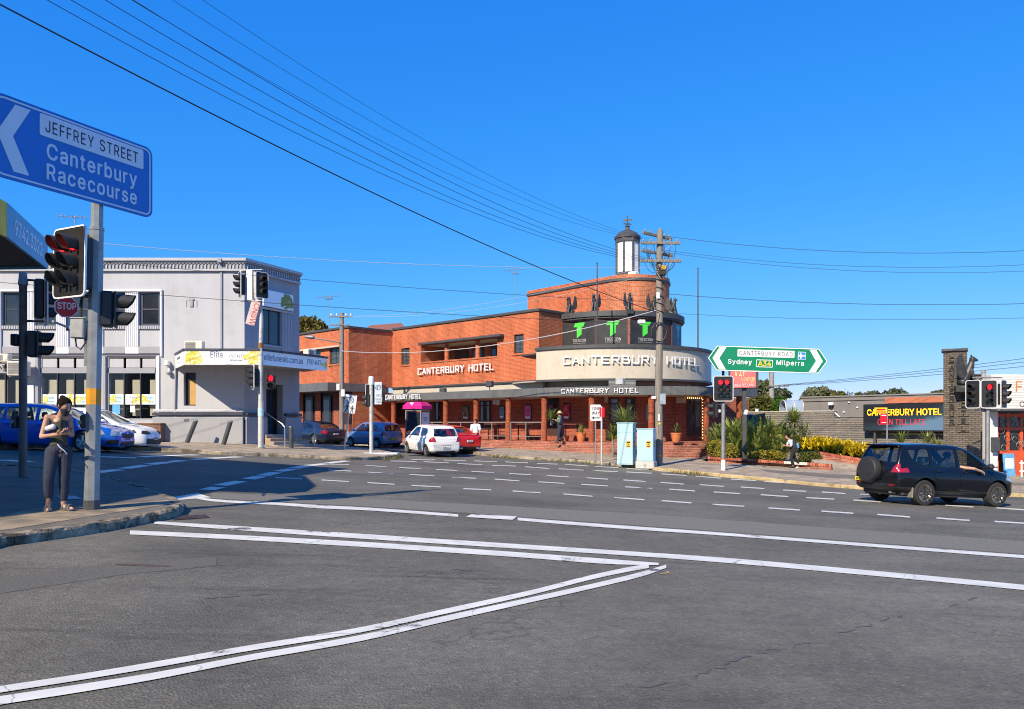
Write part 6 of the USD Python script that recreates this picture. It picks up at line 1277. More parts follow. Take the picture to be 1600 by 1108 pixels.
obj('lettering', spaced_mb('Sydney', .19, (-1.70, -.0205, -.22), .003, 1.02, MG, .22), sgw, gs); obj('lettering', spaced_mb('Milperra', .19, (.37, -.0205, -.21), .003, 1.18, MG, .22), sgw, gs)
rp = obj('route_plate', MB().poly(rrect(-.50, -.33, .22, -.01, .04).difference(rrect(-.475, -.305, .195, -.035, .03)), .0205, .024, MG @ upright()), sgw, gs); obj('lettering', text_mb('A34', .21, (-.42, -.0205, -.275), True, .003, .56, MG), yellow_ink, gs)
ip = obj('airport_icon', MB().poly(rrect(1.28, .03, 1.62, .37, .03), .0205, .023, MG @ upright()), sgw, gs); obj('icon_field', MB().poly(rrect(1.295, .045, 1.605, .355, .02), .0235, .026, MG @ upright()), blue_ic, ip)
plane = unary_union([LineString([(1.32,.20),(1.57,.20)]).buffer(.022), Polygon([(1.47,.21),(1.40,.33),(1.365,.33),(1.40,.2),(1.365,.07),(1.40,.07),(1.47,.19)]), Polygon([(1.35,.2),(1.32,.26),(1.305,.26),(1.315,.2),(1.305,.14),(1.32,.14)])]); obj('aeroplane', MB().poly(plane, .0262, .029, MG @ upright()), sgw, ip)
for x in (-2.0, -1.8): pass
# 6: behind the off roader on the right
px, py = at(1541, 0, 29.6)[:2]; pz = G(px, py)+.12; Z = lambda v, Y=29.6: (CV-v)/F*Y-pz
s6 = thing('traffic_signal', 'grey pole with three signal heads behind the black off roader', 'traffic light', (px, py, pz))
obj('pole', MB().cyl((.05,0,-.1), (.05,0,Z(640)), .085, .08, 14), galv, s6, smooth=40); obj('upper_pole', MB().cyl((-.05,.1,Z(645)), (-.05,.1,Z(581)), .075, n=14).lathe([(.09,Z(582)),(.09,Z(579)),(0,Z(579))], 14, (-.05,.1,0)), grey_box, s6, smooth=40)
lantern(s6, np.array([0, -.16, Z(616)]), (-.3,-.95), 3, 1, lit=((0,0),), sp=.27); lantern(s6, np.array([-.50, .0, Z(616)]), (-.88,-.48), 3, 1, sp=.27); lantern(s6, np.array([.62, -.05, Z(616)]), (.62,-.78), 3, 1, sp=.27)
obj('support_bar', MB().cyl((-.5,.06,Z(590)), (.62,.02,Z(590)), .025).cyl((-.5,.06,Z(641)), (.62,.02,Z(641)), .025), galv, s6, kind='stuff')

# ------------------------------------------------------------------ small street signs, cabinets
def post_thing(name, label, u, v0, v1, Y, r=.03, mat=galv, lean=None, cat='sign'):
    p = at(u, v1, Y)[:2]; z = G(*p)+.12; t = thing(name, label, cat, (*p, z), 0, None, lean=lean); top = (CV-v0)/F*Y-z
    obj('post', MB().cyl((0,0,-.05), (0,0,top), r, n=10), mat, t, smooth=40); return t, z, (lambda v: (CV-v)/F*Y-z)
t, z, Z = post_thing('speed_sign', 'leaning school zone sign with red ringed 50 near the corner', 537.5, 618, 703, 36.2, .04, galv_light, lean=8)
obj('panel', MB().poly(rrect(-.28, Z(645), .28, Z(616), .04), 0, .02, upright(0,-.05,0)), sign_white, t); zc = Z(624.5)
obj('red_ring', MB().poly(Point(0, zc).buffer(.16).difference(Point(0, zc).buffer(.125)), .0205, .023, upright(0,-.05,0)), ink_slate, t); obj('lettering', text_mb('50', .14, (-.10,-.0705, zc-.07), True), ink_slate, t)
def kid(x, z, s): return unary_union([Point(x, z+.2*s).buffer(.035*s), Polygon([(x-.05*s,z+.15*s),(x+.05*s,z+.15*s),(x+.03*s,z+.02*s),(x-.03*s,z+.02*s)]), LineString([(x-.02*s,z+.04*s),(x-.07*s,z-.12*s)]).buffer(.018*s), LineString([(x+.02*s,z+.04*s),(x+.06*s,z-.12*s)]).buffer(.018*s), LineString([(x-.04*s,z+.13*s),(x-.10*s,z+.05*s)]).buffer(.014*s), LineString([(x+.04*s,z+.13*s),(x+.1*s,z+.08*s)]).buffer(.014*s)])
obj('children_symbol', MB().poly(unary_union([kid(-.1, Z(639), 1.2), kid(.13, Z(640), .95)]), .0205, .023, upright(0,-.05,0)), ink, t)
t, z, Z = post_thing('one_way_sign', 'white one way sign with black arrow beside the pale blue cabinets', 930.5, 640, 717, 35.0, .035, galv)
obj('panel', MB().poly(rrect(-.24, Z(657.5), .24, Z(632.5), .04), 0, .02, upright(0,-.04,0)), sgw, t); obj('lettering', text_mb('ONE', .15, (-.17,-.0605,Z(641)), True, width=.36), ink, t); obj('lettering', text_mb('WAY', .15, (-.18,-.0605,Z(648)), True, width=.36), ink, t)
obj('arrow', MB().poly(Polygon([(-.19,Z(653)),(-.08,Z(650.6)),(-.08,Z(652.2)),(.19,Z(652.2)),(.19,Z(653.9)),(-.08,Z(653.9)),(-.08,Z(655.4))]), .0205, .023, upright(0,-.04,0)), ink, t)
t, z, Z = post_thing('parking_sign', 'narrow red parking plate on a thin post right of the one way sign', 940, 635, 719.5, 34.4, .04, galv_light)
obj('panel', MB().box(-.02,-.28,Z(652),.01,-.03,Z(637), Mrot(rotz=.35)).box(-.10,-.05,Z(651.5),-.04,-.04,Z(636.5)), sg_red, t)
t, z, Z = post_thing('bus_stop_sign', 'yellow and red plates on a thin post before the hotel screen', 1386, 638, 694, 32.0, .035, galv)
yp = obj('yellow_plate', MB().cbox(-.53,-.03,Z(646),0.0,-.01,Z(637),.006), yellow_ink, t); obj('red_bar', MB().box(-.45,-.034,Z(641),-.1,-.031,Z(639)), sg_red, yp); obj('lettering', MB().box(-.46,-.034,Z(644.6),-.05,-.031,Z(643)), sg_red, yp)
rp = obj('red_plate', MB().cbox(-.29,-.03,Z(663.5),0.0,-.01,Z(646.5),.006), sg_red, t); obj('lettering', MB().box(-.24,-.034,Z(650),-.05,-.031,Z(648.4)).box(-.24,-.034,Z(661),-.05,-.031,Z(660)), sgw, rp)
aqua = pm('pale_aqua_paint', (.33,.52,.55), .6, var=.06, scale=2, dirt=(.40,.44,.40), dscale=2.2, dlo=.52, dhi=.75); warn = pm('warning_yellow', (.70,.36,.01), .5, var=.1); plinth_m = pm('cabinet_plinth', (.45,.45,.42), .9, var=.15, dirt=(.25,.24,.2), dscale=4)
def cabinet(u, vb, Y, w, d, h, label, split, zoff=0.0, base=0.0):
    p = at(u, vb, Y)[:2]; z = G(*p)+.125; t = thing('service_cabinet', label, 'cabinet', (*p, z), math.radians(-24)); b0 = base
    if base: obj('concrete_base', MB().cbox(-.05,-.05,-.1,w+.05,d+.05,base-.004,.02), plinth_m, t)
    obj('body', MB().cbox(0,0,b0,w,d,h-.06,.012), aqua, t); obj('lid', MB().cbox(-.025,-.025,h-.058,w+.025,d+.025,h,.012), aqua, t)
    obj('door', MB().cbox(.03,-.012,b0+.05,w-.03,-.001,(h*split if split else h-.1),.006), aqua, t)
    if split: obj('door', MB().cbox(.03,-.012,h*split+.012,w-.03,-.001,h-.1,.006), aqua, t)
    for x, f in ((w*.58, 0), (None, 1)):
        lz = h*.52 if split else h*.62
        if f == 0:
            s_ = obj('warning_sticker', MB().box(x,-.017,lz-.2,x+.2,-.0125,lz+.08), warn, t); obj('sticker_print', MB().box(x+.02,-.0195,lz-.01,x+.18,-.0175,lz+.05).box(x+.08,-.0195,lz-.09,x+.12,-.0175,lz-.05).box(x+.03,-.0195,lz-.17,x+.17,-.0175,lz-.13), ink, s_)
        else:
            s_ = obj('warning_sticker', MB().box(w+.001,d*.25,lz-.2,w+.005,d*.6,lz+.08), warn, t); obj('sticker_print', MB().box(w+.0055,d*.3,lz-.01,w+.007,d*.55,lz+.05).box(w+.0055,d*.3,lz-.17,w+.007,d*.55,lz-.13), ink, s_)
    obj('handle', MB().cbox(w+.001,d*.2,h*.78,w+.04,d*.35,h*.82,.01), galv, t)
cabinet(964, 722, 34.1, .72, .50, 1.86, 'taller pale aqua cabinet left of the timber pole', .76); cabinet(995, 727, 33.6, .72, .46, 1.64, 'shorter pale aqua cabinet on a concrete base touching the timber pole', 0, base=.22)
# phone booth
pink = pm('magenta_plastic', (.62,.015,.20), .4, var=.05); bp = at(633, 0, 45.0)[:2]; bz_ = G(*bp)+.12
t = thing('phone_booth', 'phone booth with magenta roof behind the white hatchback', 'phone booth', (*bp, bz_), math.radians(-24))
obj('frame', MB().box(0,0,0,.07,.07,2.05).box(1.0,0,0,1.07,.07,2.05).box(0,.93,0,.07,1.0,2.05).box(1.0,.93,0,1.07,1.0,2.05).box(0,0,2.05,1.07,1.0,2.16), galv, t, kind='stuff')
obj('roof', MB().mesh(m3.Manifold.hull_points(np.array([[-.1,-.1,2.17],[1.17,-.1,2.17],[1.17,1.1,2.17],[-.1,1.1,2.17],[-.1,-.1,2.36],[1.17,-.1,2.36],[1.17,1.1,2.36],[-.1,1.1,2.36],[.1,.1,2.58],[.97,.1,2.58],[.97,.9,2.58],[.1,.9,2.58]]))), pink, t)
obj('roof_emblem', MB().poly(unary_union([sbox(.46,2.38,.54,2.54), sbox(.38,2.48,.62,2.54)]), .0, .02, upright(0,-.075,0)), sgw, t)
obj('glass_panel', MB().box(.08,.02,.9,.99,.04,1.98), glass_dark, t); obj('lower_panel', MB().box(.08,.02,.1,.99,.05,.88), galv, t)
ad = obj('advert', MB().box(1.04,.09,.5,1.075,.91,1.98), pm('advert_print', (.52,.56,.56), .4), t)
skin_print = pm('print_skin', (.50,.28,.20), .5, var=.2, scale=8)
obj('advert_face', MB().poly(Point(.5,.86).buffer(.20), 0, .004, frame([1.076,0,0], [0,1,0], [-1,0,0]) @ upright()), skin_print, ad); obj('advert_hair', MB().poly(Point(.5,.93).buffer(.205).intersection(sbox(0,.97,1,1.3)), 0, .006, frame([1.076,0,0], [0,1,0], [-1,0,0]) @ upright()), ink, ad); obj('advert_print', MB().box(1.076,.25,1.62,1.08,.75,1.68).box(1.076,.3,1.5,1.08,.7,1.55), ink_slate, ad)

# ------------------------------------------------------------------ utility poles and wires
UPX, UPY = at(1029, 0, 34.5)[:2]; uz = G(UPX, UPY)+.1
up_ = thing('utility_pole', 'tall weathered timber pole with four crossarms before the hotel', 'utility pole', (UPX, UPY, uz)); UZ = lambda v: (CV-v)/F*34.5-uz
mb = MB(); hs = np.linspace(-.2, UZ(362), 14); mb.tube([(.06*(h/11)*1.0+.015*math.sin(h*1.3), 0, h) for h in hs]+[(.065,0,UZ(357.5))], list(np.linspace(.185,.135,14))+[.07], 12); obj('shaft', mb, timber, up_, smooth=45)
arm_m = timber; ARM = []
for k, (v, yaw, ln) in enumerate(((368, 40, 2.0), (381, 2, 1.75), (395, 35, 1.95), (409, 1, 1.85))):
    a = math.radians(yaw); M = frame([.06, -.17 if k % 2 else .17, UZ(v)], [math.cos(a), math.sin(a), 0], [-math.sin(a), math.cos(a), 0]); o = -.12 if k in (0, 2) else .0
    arm = obj('crossarm', MB().cbox(-ln/2+o,-.05,-.06,ln/2+o,.05,.06,.01, M), arm_m, up_)
    for x in (-.45,-.25,.25,.45):
        ARM.append((k, (M @ [x*ln*.98*.98+o,0,.14,1])[:3] + [UPX, UPY, uz])); obj('insulator', MB().lathe([(.012,.06),(.012,.09),(.04,.10),(.045,.13),(.025,.15),(.035,.17),(.0,.19)], 8, (x*ln*.96+o,0,0)).get() if 0 else (lambda g: (g[0] @ M[:3,:3].T + M[:3,3], g[1]))(MB().lathe([(.014,.06),(.014,.09),(.045,.10),(.05,.13),(.028,.15),(.04,.17),(.0,.19)], 8, (x*ln*.96+o,0,0)).get()), grey_box, arm)
    obj('brace', MB().cyl((M @ [.5,-.05,-.06,1])[:3], (.06,-.1,UZ(v)-.5), .015, n=5), galv, arm)
rr = random.Random(5)
lp = MB()
for k in range(16):
    x0, x1 = rr.uniform(-.75,.8), rr.uniform(-.2,.35); z0, z1 = UZ(rr.choice([395,409,382])), UZ(rr.uniform(412,440)); m = [(x0,-.12,z0), (x0+.05,-.2,z0-.35), ((x0+x1)/2,-.24,min(z0,z1)-.25), (x1,-.2,z1)]; t_ = np.linspace(0,1,9)[:,None]; P = [np.array(q) for q in m]; lp.tube((1-t_)**3*P[0]+3*(1-t_)**2*t_*P[1]+3*(1-t_)*t_**2*P[2]+t_**3*P[3], .010, 4)
obj('jumper_wires', lp, black_rubber, up_, kind='stuff')
obj('fuse_box', MB().cbox(.08,-.28,UZ(424),.32,-.1,UZ(416),.04), pm('ochre_fitting', (.35,.20,.03), .7, var=.4, scale=9), up_); obj('cable_clamp', MB().cbox(.0,-.3,UZ(432),.3,-.1,UZ(425),.03), black_rubber, up_)
tt = np.linspace(0, 2*np.pi*2.6, 50); obj('cable_coil', MB().tube(np.c_[-.02+.33*np.cos(tt)*(1+.03*np.sin(3*tt)), -.24+.02*np.sin(tt*.5), UZ(520)+.42*np.sin(tt)], .03, 6), black_rubber, up_)
tt = np.linspace(0, 2*np.pi*5, 60); obj('wrapped_cable', MB().tube(np.c_[.05+.17*np.cos(tt), .17*np.sin(tt)-.01, np.linspace(UZ(430), UZ(490), 60)], .018, 5), black_rubber, up_)
obj('joint_box', MB().cbox(-.95,-.2,UZ(506.5),-.62,-.05,UZ(500.5),.02), letter_white, up_); obj('sticker_plate', MB().cbox(-.06,-.205,UZ(658),.03,-.185,UZ(647),.005), sgw, up_); obj('pole_sign', MB().cbox(.02,-.22,UZ(632),.28,-.195,UZ(615.5),.006), pm('silver_plate', (.45,.48,.50), .35, metal=.5, var=.2), up_); obj('pole_sign', MB().cbox(-.35,-.22,UZ(623.5),-.17,-.2,UZ(619),.006), sgw, up_)
obj('pole_tag', MB().cyl((.0,-.19,UZ(662)),(.0,-.2,UZ(662)),.05,n=12), yellow_ink, up_); obj('pole_tag', MB().cyl((.02,-.19,UZ(712)),(.02,-.2,UZ(712)),.05,n=12), warn, up_); obj('bracket_plate', MB().cbox(-.13,-.22,UZ(468),.02,-.18,UZ(458),.02), letter_white, up_)
# second pole with a street lamp, at the side street
qx, qy = at(534, 0, 49.5)[:2]; qz = G(qx, qy)+.1; QZ = lambda v: (CV-v)/F*49.5-qz
u2 = thing('utility_pole', 'thin timber pole with a lamp arm before the left brick block', 'utility pole', (qx, qy, qz))
obj('shaft', MB().cyl((0,0,-.1), (0,0,QZ(489)), .17, .13, 10), timber, u2, smooth=40); obj('crossarm', MB().cbox(-.75,-.16,QZ(496),.72,-.06,QZ(494),.01), timber, u2); obj('crossarm', MB().cbox(-.75,-.16,QZ(509),.5,-.06,QZ(507),.01), timber, u2)
for x in (-.65,-.3,.3,.6): obj('insulator', MB().lathe([(.02,0),(.05,.04),(.03,.1),(.04,.14),(0,.17)], 8, (x,-.11,QZ(494))), letter_white, u2)
la_ = obj('lamp_arm', MB().tube([(-.05,-.15,QZ(536)), (-.9,-.3,QZ(532.5)), (-1.75,-.4,QZ(529))], .04, 8), galv, u2); obj('lamp_head', MB().mesh(hulls([[((-1.75,-.4,QZ(528)), .13), ((-2.15,-.45,QZ(527.3)), .10)]])), galv, la_)
obj('meter_box', MB().cbox(.02,-.3,QZ(620),.25,-.14,QZ(609),.02), letter_white, u2); obj('sign_plate', MB().cbox(-.3,-.2,QZ(610),-.1,-.17,QZ(600),.01), letter_white, u2)
fp = at(1205.5, 0, 62)[:2]; u3 = thing('utility_pole', 'distant grey pole rising behind the wall under the green sign', 'utility pole', (*fp, -2.3)); obj('shaft', MB().cyl((0,0,0), (0,0,7.6), .24, .18, 10), pm('grey_timber', (.26,.25,.23), .9, var=.2), u3, smooth=40); obj('crossarm', MB().cbox(-.3,-.3,5.15,1.3,-.16,5.27,.01), timber, u3)
wire_dark = pm('wire_dark', (.02,.022,.027), .6); wire_pale = pm('wire_pale', (.40,.42,.43), .5)
def wire(p, q, sag, r, label, mat=None, n=36, group=None):
    p, q = np.array(p, float), np.array(q, float); t = np.linspace(0, 1, n)[:,None]; P = p + (q-p)*t; P[:,2] -= sag*4*(t*(1-t))[:,0]
    obj('overhead_wire', MB().tube(P, r, 5), mat or wire_dark, smooth=True, label=label, cat='cable', group=group)
wire((UPX,UPY-.2,4.85), (-14,8,9.04), .7, .016, 'thick black cable sweeping from the upper left corner to the timber pole')
for k, (zn, dx, zf) in enumerate(((9.95,0,7.2),(10.2,.1,7.22),(10.62,.25,7.22),(10.95,.4,7.25))):
    wire((UPX-.75+.2*k,UPY,zf), (-14+dx,8,zn), 1.5, .0075, '%s of the four lower dark wires crossing the sky to the timber pole' % ('lowest', 'second lowest', 'second highest', 'highest')[k], group='lower bundle of wires across the sky')
for k, (zn, dx) in enumerate(((10.9,.3),(11.5,.5),(11.95,.7))):
    wire((UPX-.9+.2*k,UPY,8.2), (-14+dx,8,zn), 1.6, .005, '%s of the three thin upper wires crossing the sky to the timber pole' % ('lowest', 'middle', 'highest')[k], group='upper bundle of wires across the sky')
for v0, ze, sg, r, lab in ((369,7.8,1.17,.010,'topmost wire running right from the highest crossarm'), (391,7.35,1.2,.008,'upper of the close pair of wires running right'), (394,7.05,1.25,.008,'lower of the close pair of wires running right'), (459,5.2,.7,.011,'wire running right at the level of the tower coping'), (489,4.6,.55,.008,'lowest wire running right past the bare flagpole')):
    wire((UPX+.3,UPY,(CV-v0)/F*34.5), (32,28,ze), sg, r, lab)
wire((UPX,UPY-.1,4.35), (-26,24,5.25), .25, .010, 'wire running left across the grey wall below the parapet statues')
wire((UPX,UPY-.1,5.35), (-26,24,6.45), .35, .009, 'dark wire running left over the top of the grey corner')
wire((UPX,UPY-.1,6.9), (-26,24,7.1), .7, .010, 'pale wire running left along the roofline of the grey building', wire_pale)
wire((qx,qy-.2,4.55), (UPX-.05,UPY-.1,5.0), .75, .022, 'pale service cable from the lamp pole across the hotel wall to the timber pole', wire_pale)
for k, ze in enumerate((5.25,4.9,4.45)): wire((fp[0]+.2+.4*k,fp[1],2.95), (40,38,ze), .3, .016, '%s of the three thin wires passing behind the sign pillar' % ('highest', 'middle', 'lowest')[k], group='distant wires right of the far pole')
for k, (xe, ye, ze) in enumerate(((-16,49,7.6),(-10,46.5,6.9))): wire((UPX-.8,UPY,6.9-.4*k), (qx-.4+.5*k,qy,QZ(494)+qz), .6, .008, '%s faint thin wire from the timber pole to the lamp pole' % ('upper', 'lower')[k], wire_pale, group='faint wires to the lamp pole')

# ------------------------------------------------------------------ the shop on our own corner, whose awning shows at the left edge
shop_wall = pm('shop_wall', (.34,.30,.25), .85, var=.1); aw_blue = pm('awning_blue', (.08,.34,.50), .5, var=.08, scale=2); aw_yellow = pm('awning_yellow', (.78,.50,.01), .5, var=.1); aw_under = pm('awning_underside', (.07,.055,.05), .8, var=.25)
cs = thing('corner_shop', 'corner shop of which only the blue and yellow awning shows', 'shop')
fpx = Polygon([(-14.2,-3), (-13.1,0), (-12.35,3), (-12.3,4), (-11.2,15.3), (-26,16.1), (-26,-3)])
obj('walls', MB().poly(fpx, -2.2, 6.65), shop_wall, cs); obj('parapet', MB().poly(fpx.buffer(.12, join_style=2).difference(fpx.buffer(-.2)), 6.651, 6.85), shop_wall, cs); obj('added_shade_block', MB().box(-25.9, -2.9, 6.66, -19.6, 15.6, 8.6), shop_wall, cs)  # unseen taller block added so its shadow darkens the rear of the wagon
A_, A2, B_ = np.array([-8.2,12.5]), np.array([-8.05,11.0]), np.array([-9.1,15.1]); z0, z1 = 3.0, 3.56
obj('awning', MB().poly(Polygon([A2, A_, B_, (-11.4,15.25), (-12.1,11.0)]).buffer(-.03), z0+.04, z1-.03), aw_under, cs)
def afascia(a, b, mat):
    d = np.array([*(b-a), 0.]); ln = np.linalg.norm(d); M = frame([*a, 0], d, [-d[1], d[0], 0]); return obj('awning_fascia', MB().box(0,-.03,z0,ln,.02,z1, M), mat, cs), M, ln
f_, M, ln = afascia(A2, A_ - (A_-A2)*.002, aw_yellow); f_, M, ln = afascia(A_, B_, aw_blue)
obj('lettering', text_mb('9742 3322', .25, (.42,-.031,z0+.15), True, .004, 1.85, M), pm('awning_lettering', (.62,.70,.74), .5), cs)
f_, M, ln = afascia(B_, np.array([-11.4,15.28]), aw_blue)
obj('window', MB().box(-12.05,5,-.4,-12.0,14.5,1.6, frame([0,0,0],[1,.0,0],[0,1,0])), glass_dark, cs)

# ------------------------------------------------------------------ right-hand side: wall, rendered building, screen, pillar, cafe
def hit2(u, v, dz=.125):
    d = np.array([(u-CU)/F, 1.0, (CV-v)/F]); lo, hi = 2.0, 120.0
    for y in np.arange(5, 120, .5):
        if d[2]*y < G(d[0]*y, y)+dz: lo, hi = y-.5, y; break
    for _ in range(20):
        m = (lo+hi)/2
        if d[2]*m > G(d[0]*m, m)+dz: lo = m
        else: hi = m
    return np.array([d[0]*lo, lo])
grey_brick = brick('grey_brick', ((.235,.215,.195), (.19,.175,.16)), (.10,.092,.085), bw=3.7, rh=.115, ms=.014, bumpk=.8, stain=.2)
grey_rend = pm('grey_render_wall', (.19,.178,.168), .9, var=.12, scale=.7, dirt=(.15,.14,.13), dscale=.8, dlo=.5)
wa, wb_ = at(1168, 0, 46.3)[:2], at(1478, 0, 37.2)[:2]; wd = (wb_-wa)/np.linalg.norm(wb_-wa); WLEN = np.linalg.norm(wb_-wa); wrot = math.atan2(wd[1], wd[0]); MW = frame([*wa, 0], [*wd, 0], [-wd[1], wd[0], 0])
def wx(u, off=0.0):
    k = (u-CU)/F; n = np.array([-wd[1], wd[0]]); o = wa + n*off; return (k*o[1]-o[0])/(wd[0]-k*wd[1])
def wY(u, off=0.0): n = np.array([-wd[1], wd[0]]); return (wa + n*off + wd*wx(u, off))[1]
gwall = thing('brick_wall', 'long dark grey brick wall behind the yellow shrubs', 'wall', (*wa, 0), wrot)
xs = wx(1303)
obj('wall', MB().box(0,0,-3.2,xs,.3,.58), grey_brick, gwall); obj('wall', MB().box(xs+.002,0,-3.2,WLEN+3,.3,.26), grey_brick, gwall)
obj('coping', MB().cbox(-.03,-.04,.583,xs+.02,.34,.645,.01), pm('pale_coping', (.42,.39,.36), .9, var=.15, scale=3), gwall); obj('coping', MB().cbox(xs+.03,-.03,.263,WLEN,.33,.31,.01), grey_rend, gwall)
co = MB()
for k in range(26):
    z = -2.4+k*.115
    if z > .5: break
    co.box(.02,-.022,z,xs if z > .14 else WLEN+3,-.002,z+.085)
obj('brick_course', co, grey_brick, gwall, kind='stuff')
obj('sloping_pipe', MB().cyl((wx(1306),-.1,.52), (wx(1314),-.1,.28), .03, n=6), letter_white, gwall); obj('wall_lamp', MB().cyl((wx(1181),.1,.64), (wx(1181),.1,.8), .1, n=8), letter_white, gwall)
gbl = thing('rendered_building', 'low dark grey rendered building behind the brick wall', 'building', (*wa, 0), wrot)
x0 = wx(1256, 3.0); obj('walls', MB().box(x0, 3.0, -3, WLEN+4, 14, 1.42), grey_rend, gbl); obj('parapet', MB().cbox(x0-.06, 2.94, 1.25, WLEN+4, 3.3, 1.46, .01), grey_rend, gbl); obj('roof_edge', MB().cbox(x0-.1, 2.88, 1.463, WLEN+4, 14, 1.54, .01), pm('roof_edge_grey', (.20,.19,.18), .7), gbl)
obj('salmon_band', MB().cbox(wx(1383,-.05), -.12, .96, wx(1477,-.05), .3, 1.26, .01), pm('salmon_paint', (.44,.145,.075), .8, var=.1, dirt=(.36,.12,.07), dscale=2), gbl)
obj('upper_wall', MB().box(wx(1383), .302, .1, WLEN+2, 3.0, 1.22), grey_rend, gbl)
fl_ = obj('floodlight', MB().cbox(wx(1298,2.8)-.14,2.7,.98,wx(1298,2.8)+.14,2.93,1.16,.04), letter_white, gbl); obj('bracket', MB().cyl((wx(1298,2.8),2.85,.72),(wx(1298,2.8),2.85,.98),.04,n=6), black_plastic, fl_)
for u, z in ((1327,1.1),(1340,.8),(1319,.55)): obj('wall_fitting', MB().cbox(wx(u,3)-.05,2.93,z,wx(u,3)+.05,2.998,z+.08,.01), letter_white, gbl)
# polycarbonate barrel canopy
sk = at(1242, 0, 50)[:2]; skt = thing('barrel_canopy', 'curved translucent canopy on the roof left of the grey building', 'canopy', (*sk, 0), 0)
poly_c = pm('polycarbonate', (.26,.33,.40), .2, var=.2, scale=3); tt = np.linspace(0, math.pi, 9)
for a, b in zip(tt[:-1], tt[1:]): obj('panel', MB().add([[x, .55-.62*math.cos(c), .72+.72*math.sin(c)] for x in (-.55,.55) for c in (a, b)], [[0,1,3,2]]), poly_c, skt)
for x in (-.58, 0, .58): obj('rib', MB().tube([[x, .55-.64*math.cos(c), .72+.74*math.sin(c)] for c in tt], .035, 6), galv_light, skt)
obj('post', MB().cyl((-.6,-.05,-2.5), (-.6,-.05,.75), .04, n=6), galv_light, skt); obj('post', MB().cyl((.58,-.05,-2.5), (.58,-.05,.75), .04, n=6), galv_light, skt); obj('lower_panel', MB().box(-.5,-.1,.40,.05,-.06,.68), poly_c, skt); obj('lower_panel', MB().box(.08,-.1,.40,.75,-.06,.68), poly_c, skt)
# dark half dome awning on the hotel's flank
dm = at(1171, 0, 45.2); hd = m3.Manifold.sphere(1.0, 32).scale((.62,.7,.78)) ^ mbox(-2,-2,0,2,2,2)
obj('dome_awning', smooth_body(hd, .2, 0), black_plastic, smooth=40, loc=(dm[0]+.05, dm[1], (CV-668)/F*45.2), label='dark half dome awning at the end of the porch', cat='awning')
# lit message board
led = thing('message_board', 'black electronic message board with glowing amber and red words', 'screen', (*wa, 0), wrot)
l0, l1, lz0, lz1 = wx(1350,-.5), wx(1475,-.5), -.40, .88
led_face = usdkit.material(stage, L+'led_face', {'t': ('texture_coordinate', {}), 's': ('separate_xyz', {}), 'mx': ('map_range', dict(from_min=float(l0), from_max=float(l1), to_min=-.35, to_max=.8, clamp=False)), 'mz': ('map_range', dict(from_min=.55, from_max=-.45, to_min=-.4, to_max=.7, clamp=False)), 'ad': ('math', dict(math_type='add')), 'n': ('noise_texture', dict(scale=1.4, detail=5.0)), 'ad2': ('math', dict(math_type='multiply_add', value2=.5)),
    'r': ('rgb_ramp', dict(ramp=[(.2, (.004,.006,.008)), (.75, (.02,.045,.06)), (1.0, (.12,.20,.29))])), 'p': ('principled_bsdf', dict(roughness=.35, base_color=(.01,.01,.012), emission_strength=.9))},
    [('t.object','s.vector'), ('s.x','mx.value'), ('s.z','mz.value'), ('mx.result','ad.value1'), ('mz.result','ad.value2'), ('t.object','n.vector'), ('n.fac','ad2.value1'), ('ad.value','ad2.value3'), ('ad2.value','r.fac'), ('r.color','p.emission_color')], surface='p.BSDF')
led_amber = emit('led_amber', (1.0,.42,.01), 1.1); led_red = emit('led_red', (.55,.02,.03), .4)
obj('cabinet', MB().cbox(l0-.04,-.52,lz0-.06,l1+.04,-.2,lz1+.05,.02), black_plastic, led); obj('screen', MB().box(l0+.02,-.53,lz0+.02,l1-.02,-.522,lz1-.03), led_face, led)
obj('lettering', text_mb('CANTERBURY HOTEL', .30, (l0+.16,-.532,.36), True, .004, l1-l0-.28), led_amber, led); obj('lettering', text_mb('OPEN TILL LATE', .28, (l0+.72,-.532,-.12), False, .004, 2.35), led_red, led)
obj('legs', MB().cyl((l0+.5,-.36,-2.8),(l0+.5,-.36,lz0-.06),.07,n=8).cyl((l1-.5,-.36,-2.8),(l1-.5,-.36,lz0-.06),.07,n=8), steel_dark, led, kind='stuff'); obj('seam', MB().box((l0+l1)/2-.25,-.534,lz0+.02,(l0+l1)/2-.24,-.531,lz1-.03), steel_dark, led)
obj('yellow_rail', MB().box(wx(1378,-.1),-.12,-.62,wx(1475,-.1),-.06,-.54), pm('pale_yellow_rail', (.45,.36,.14), .7), led)
# brick sign pillar with its winged statue
pb_ = brick('pillar_brick', ((.165,.145,.12), (.115,.10,.083)), (.06,.053,.045), bw=.235, rh=.085, ms=.012, bumpk=.8)
PY_ = 33.2; pX = lambda u: (u-1474)/F*PY_/1.14; pZ = lambda v: (CV-v)/F*PY_
pt = thing('sign_pillar', 'tall dark brick sign pillar with raised vertical letters', 'pillar', ((1474-CU)/F*PY_, PY_, 0), math.radians(-29))
obj('tall_shaft', MB().box(pX(1474),0,-2.7,pX(1510.5),.9,pZ(549.5)), pb_, pt); obj('low_shaft', MB().box(pX(1510.5)+.003,.004,-2.7,pX(1533.5),.9,pZ(588)), pb_, pt); obj('cap', MB().cbox(pX(1471),-.08,pZ(549.4),pX(1512),.98,pZ(545.5),.01), dgrey, pt); obj('cap', MB().cbox(pX(1510.6)+.05,-.03,pZ(587.9),pX(1535),.95,pZ(585.5),.01), dgrey, pt)
raised = pm('raised_plate', (.014,.012,.011), .7, var=.2)
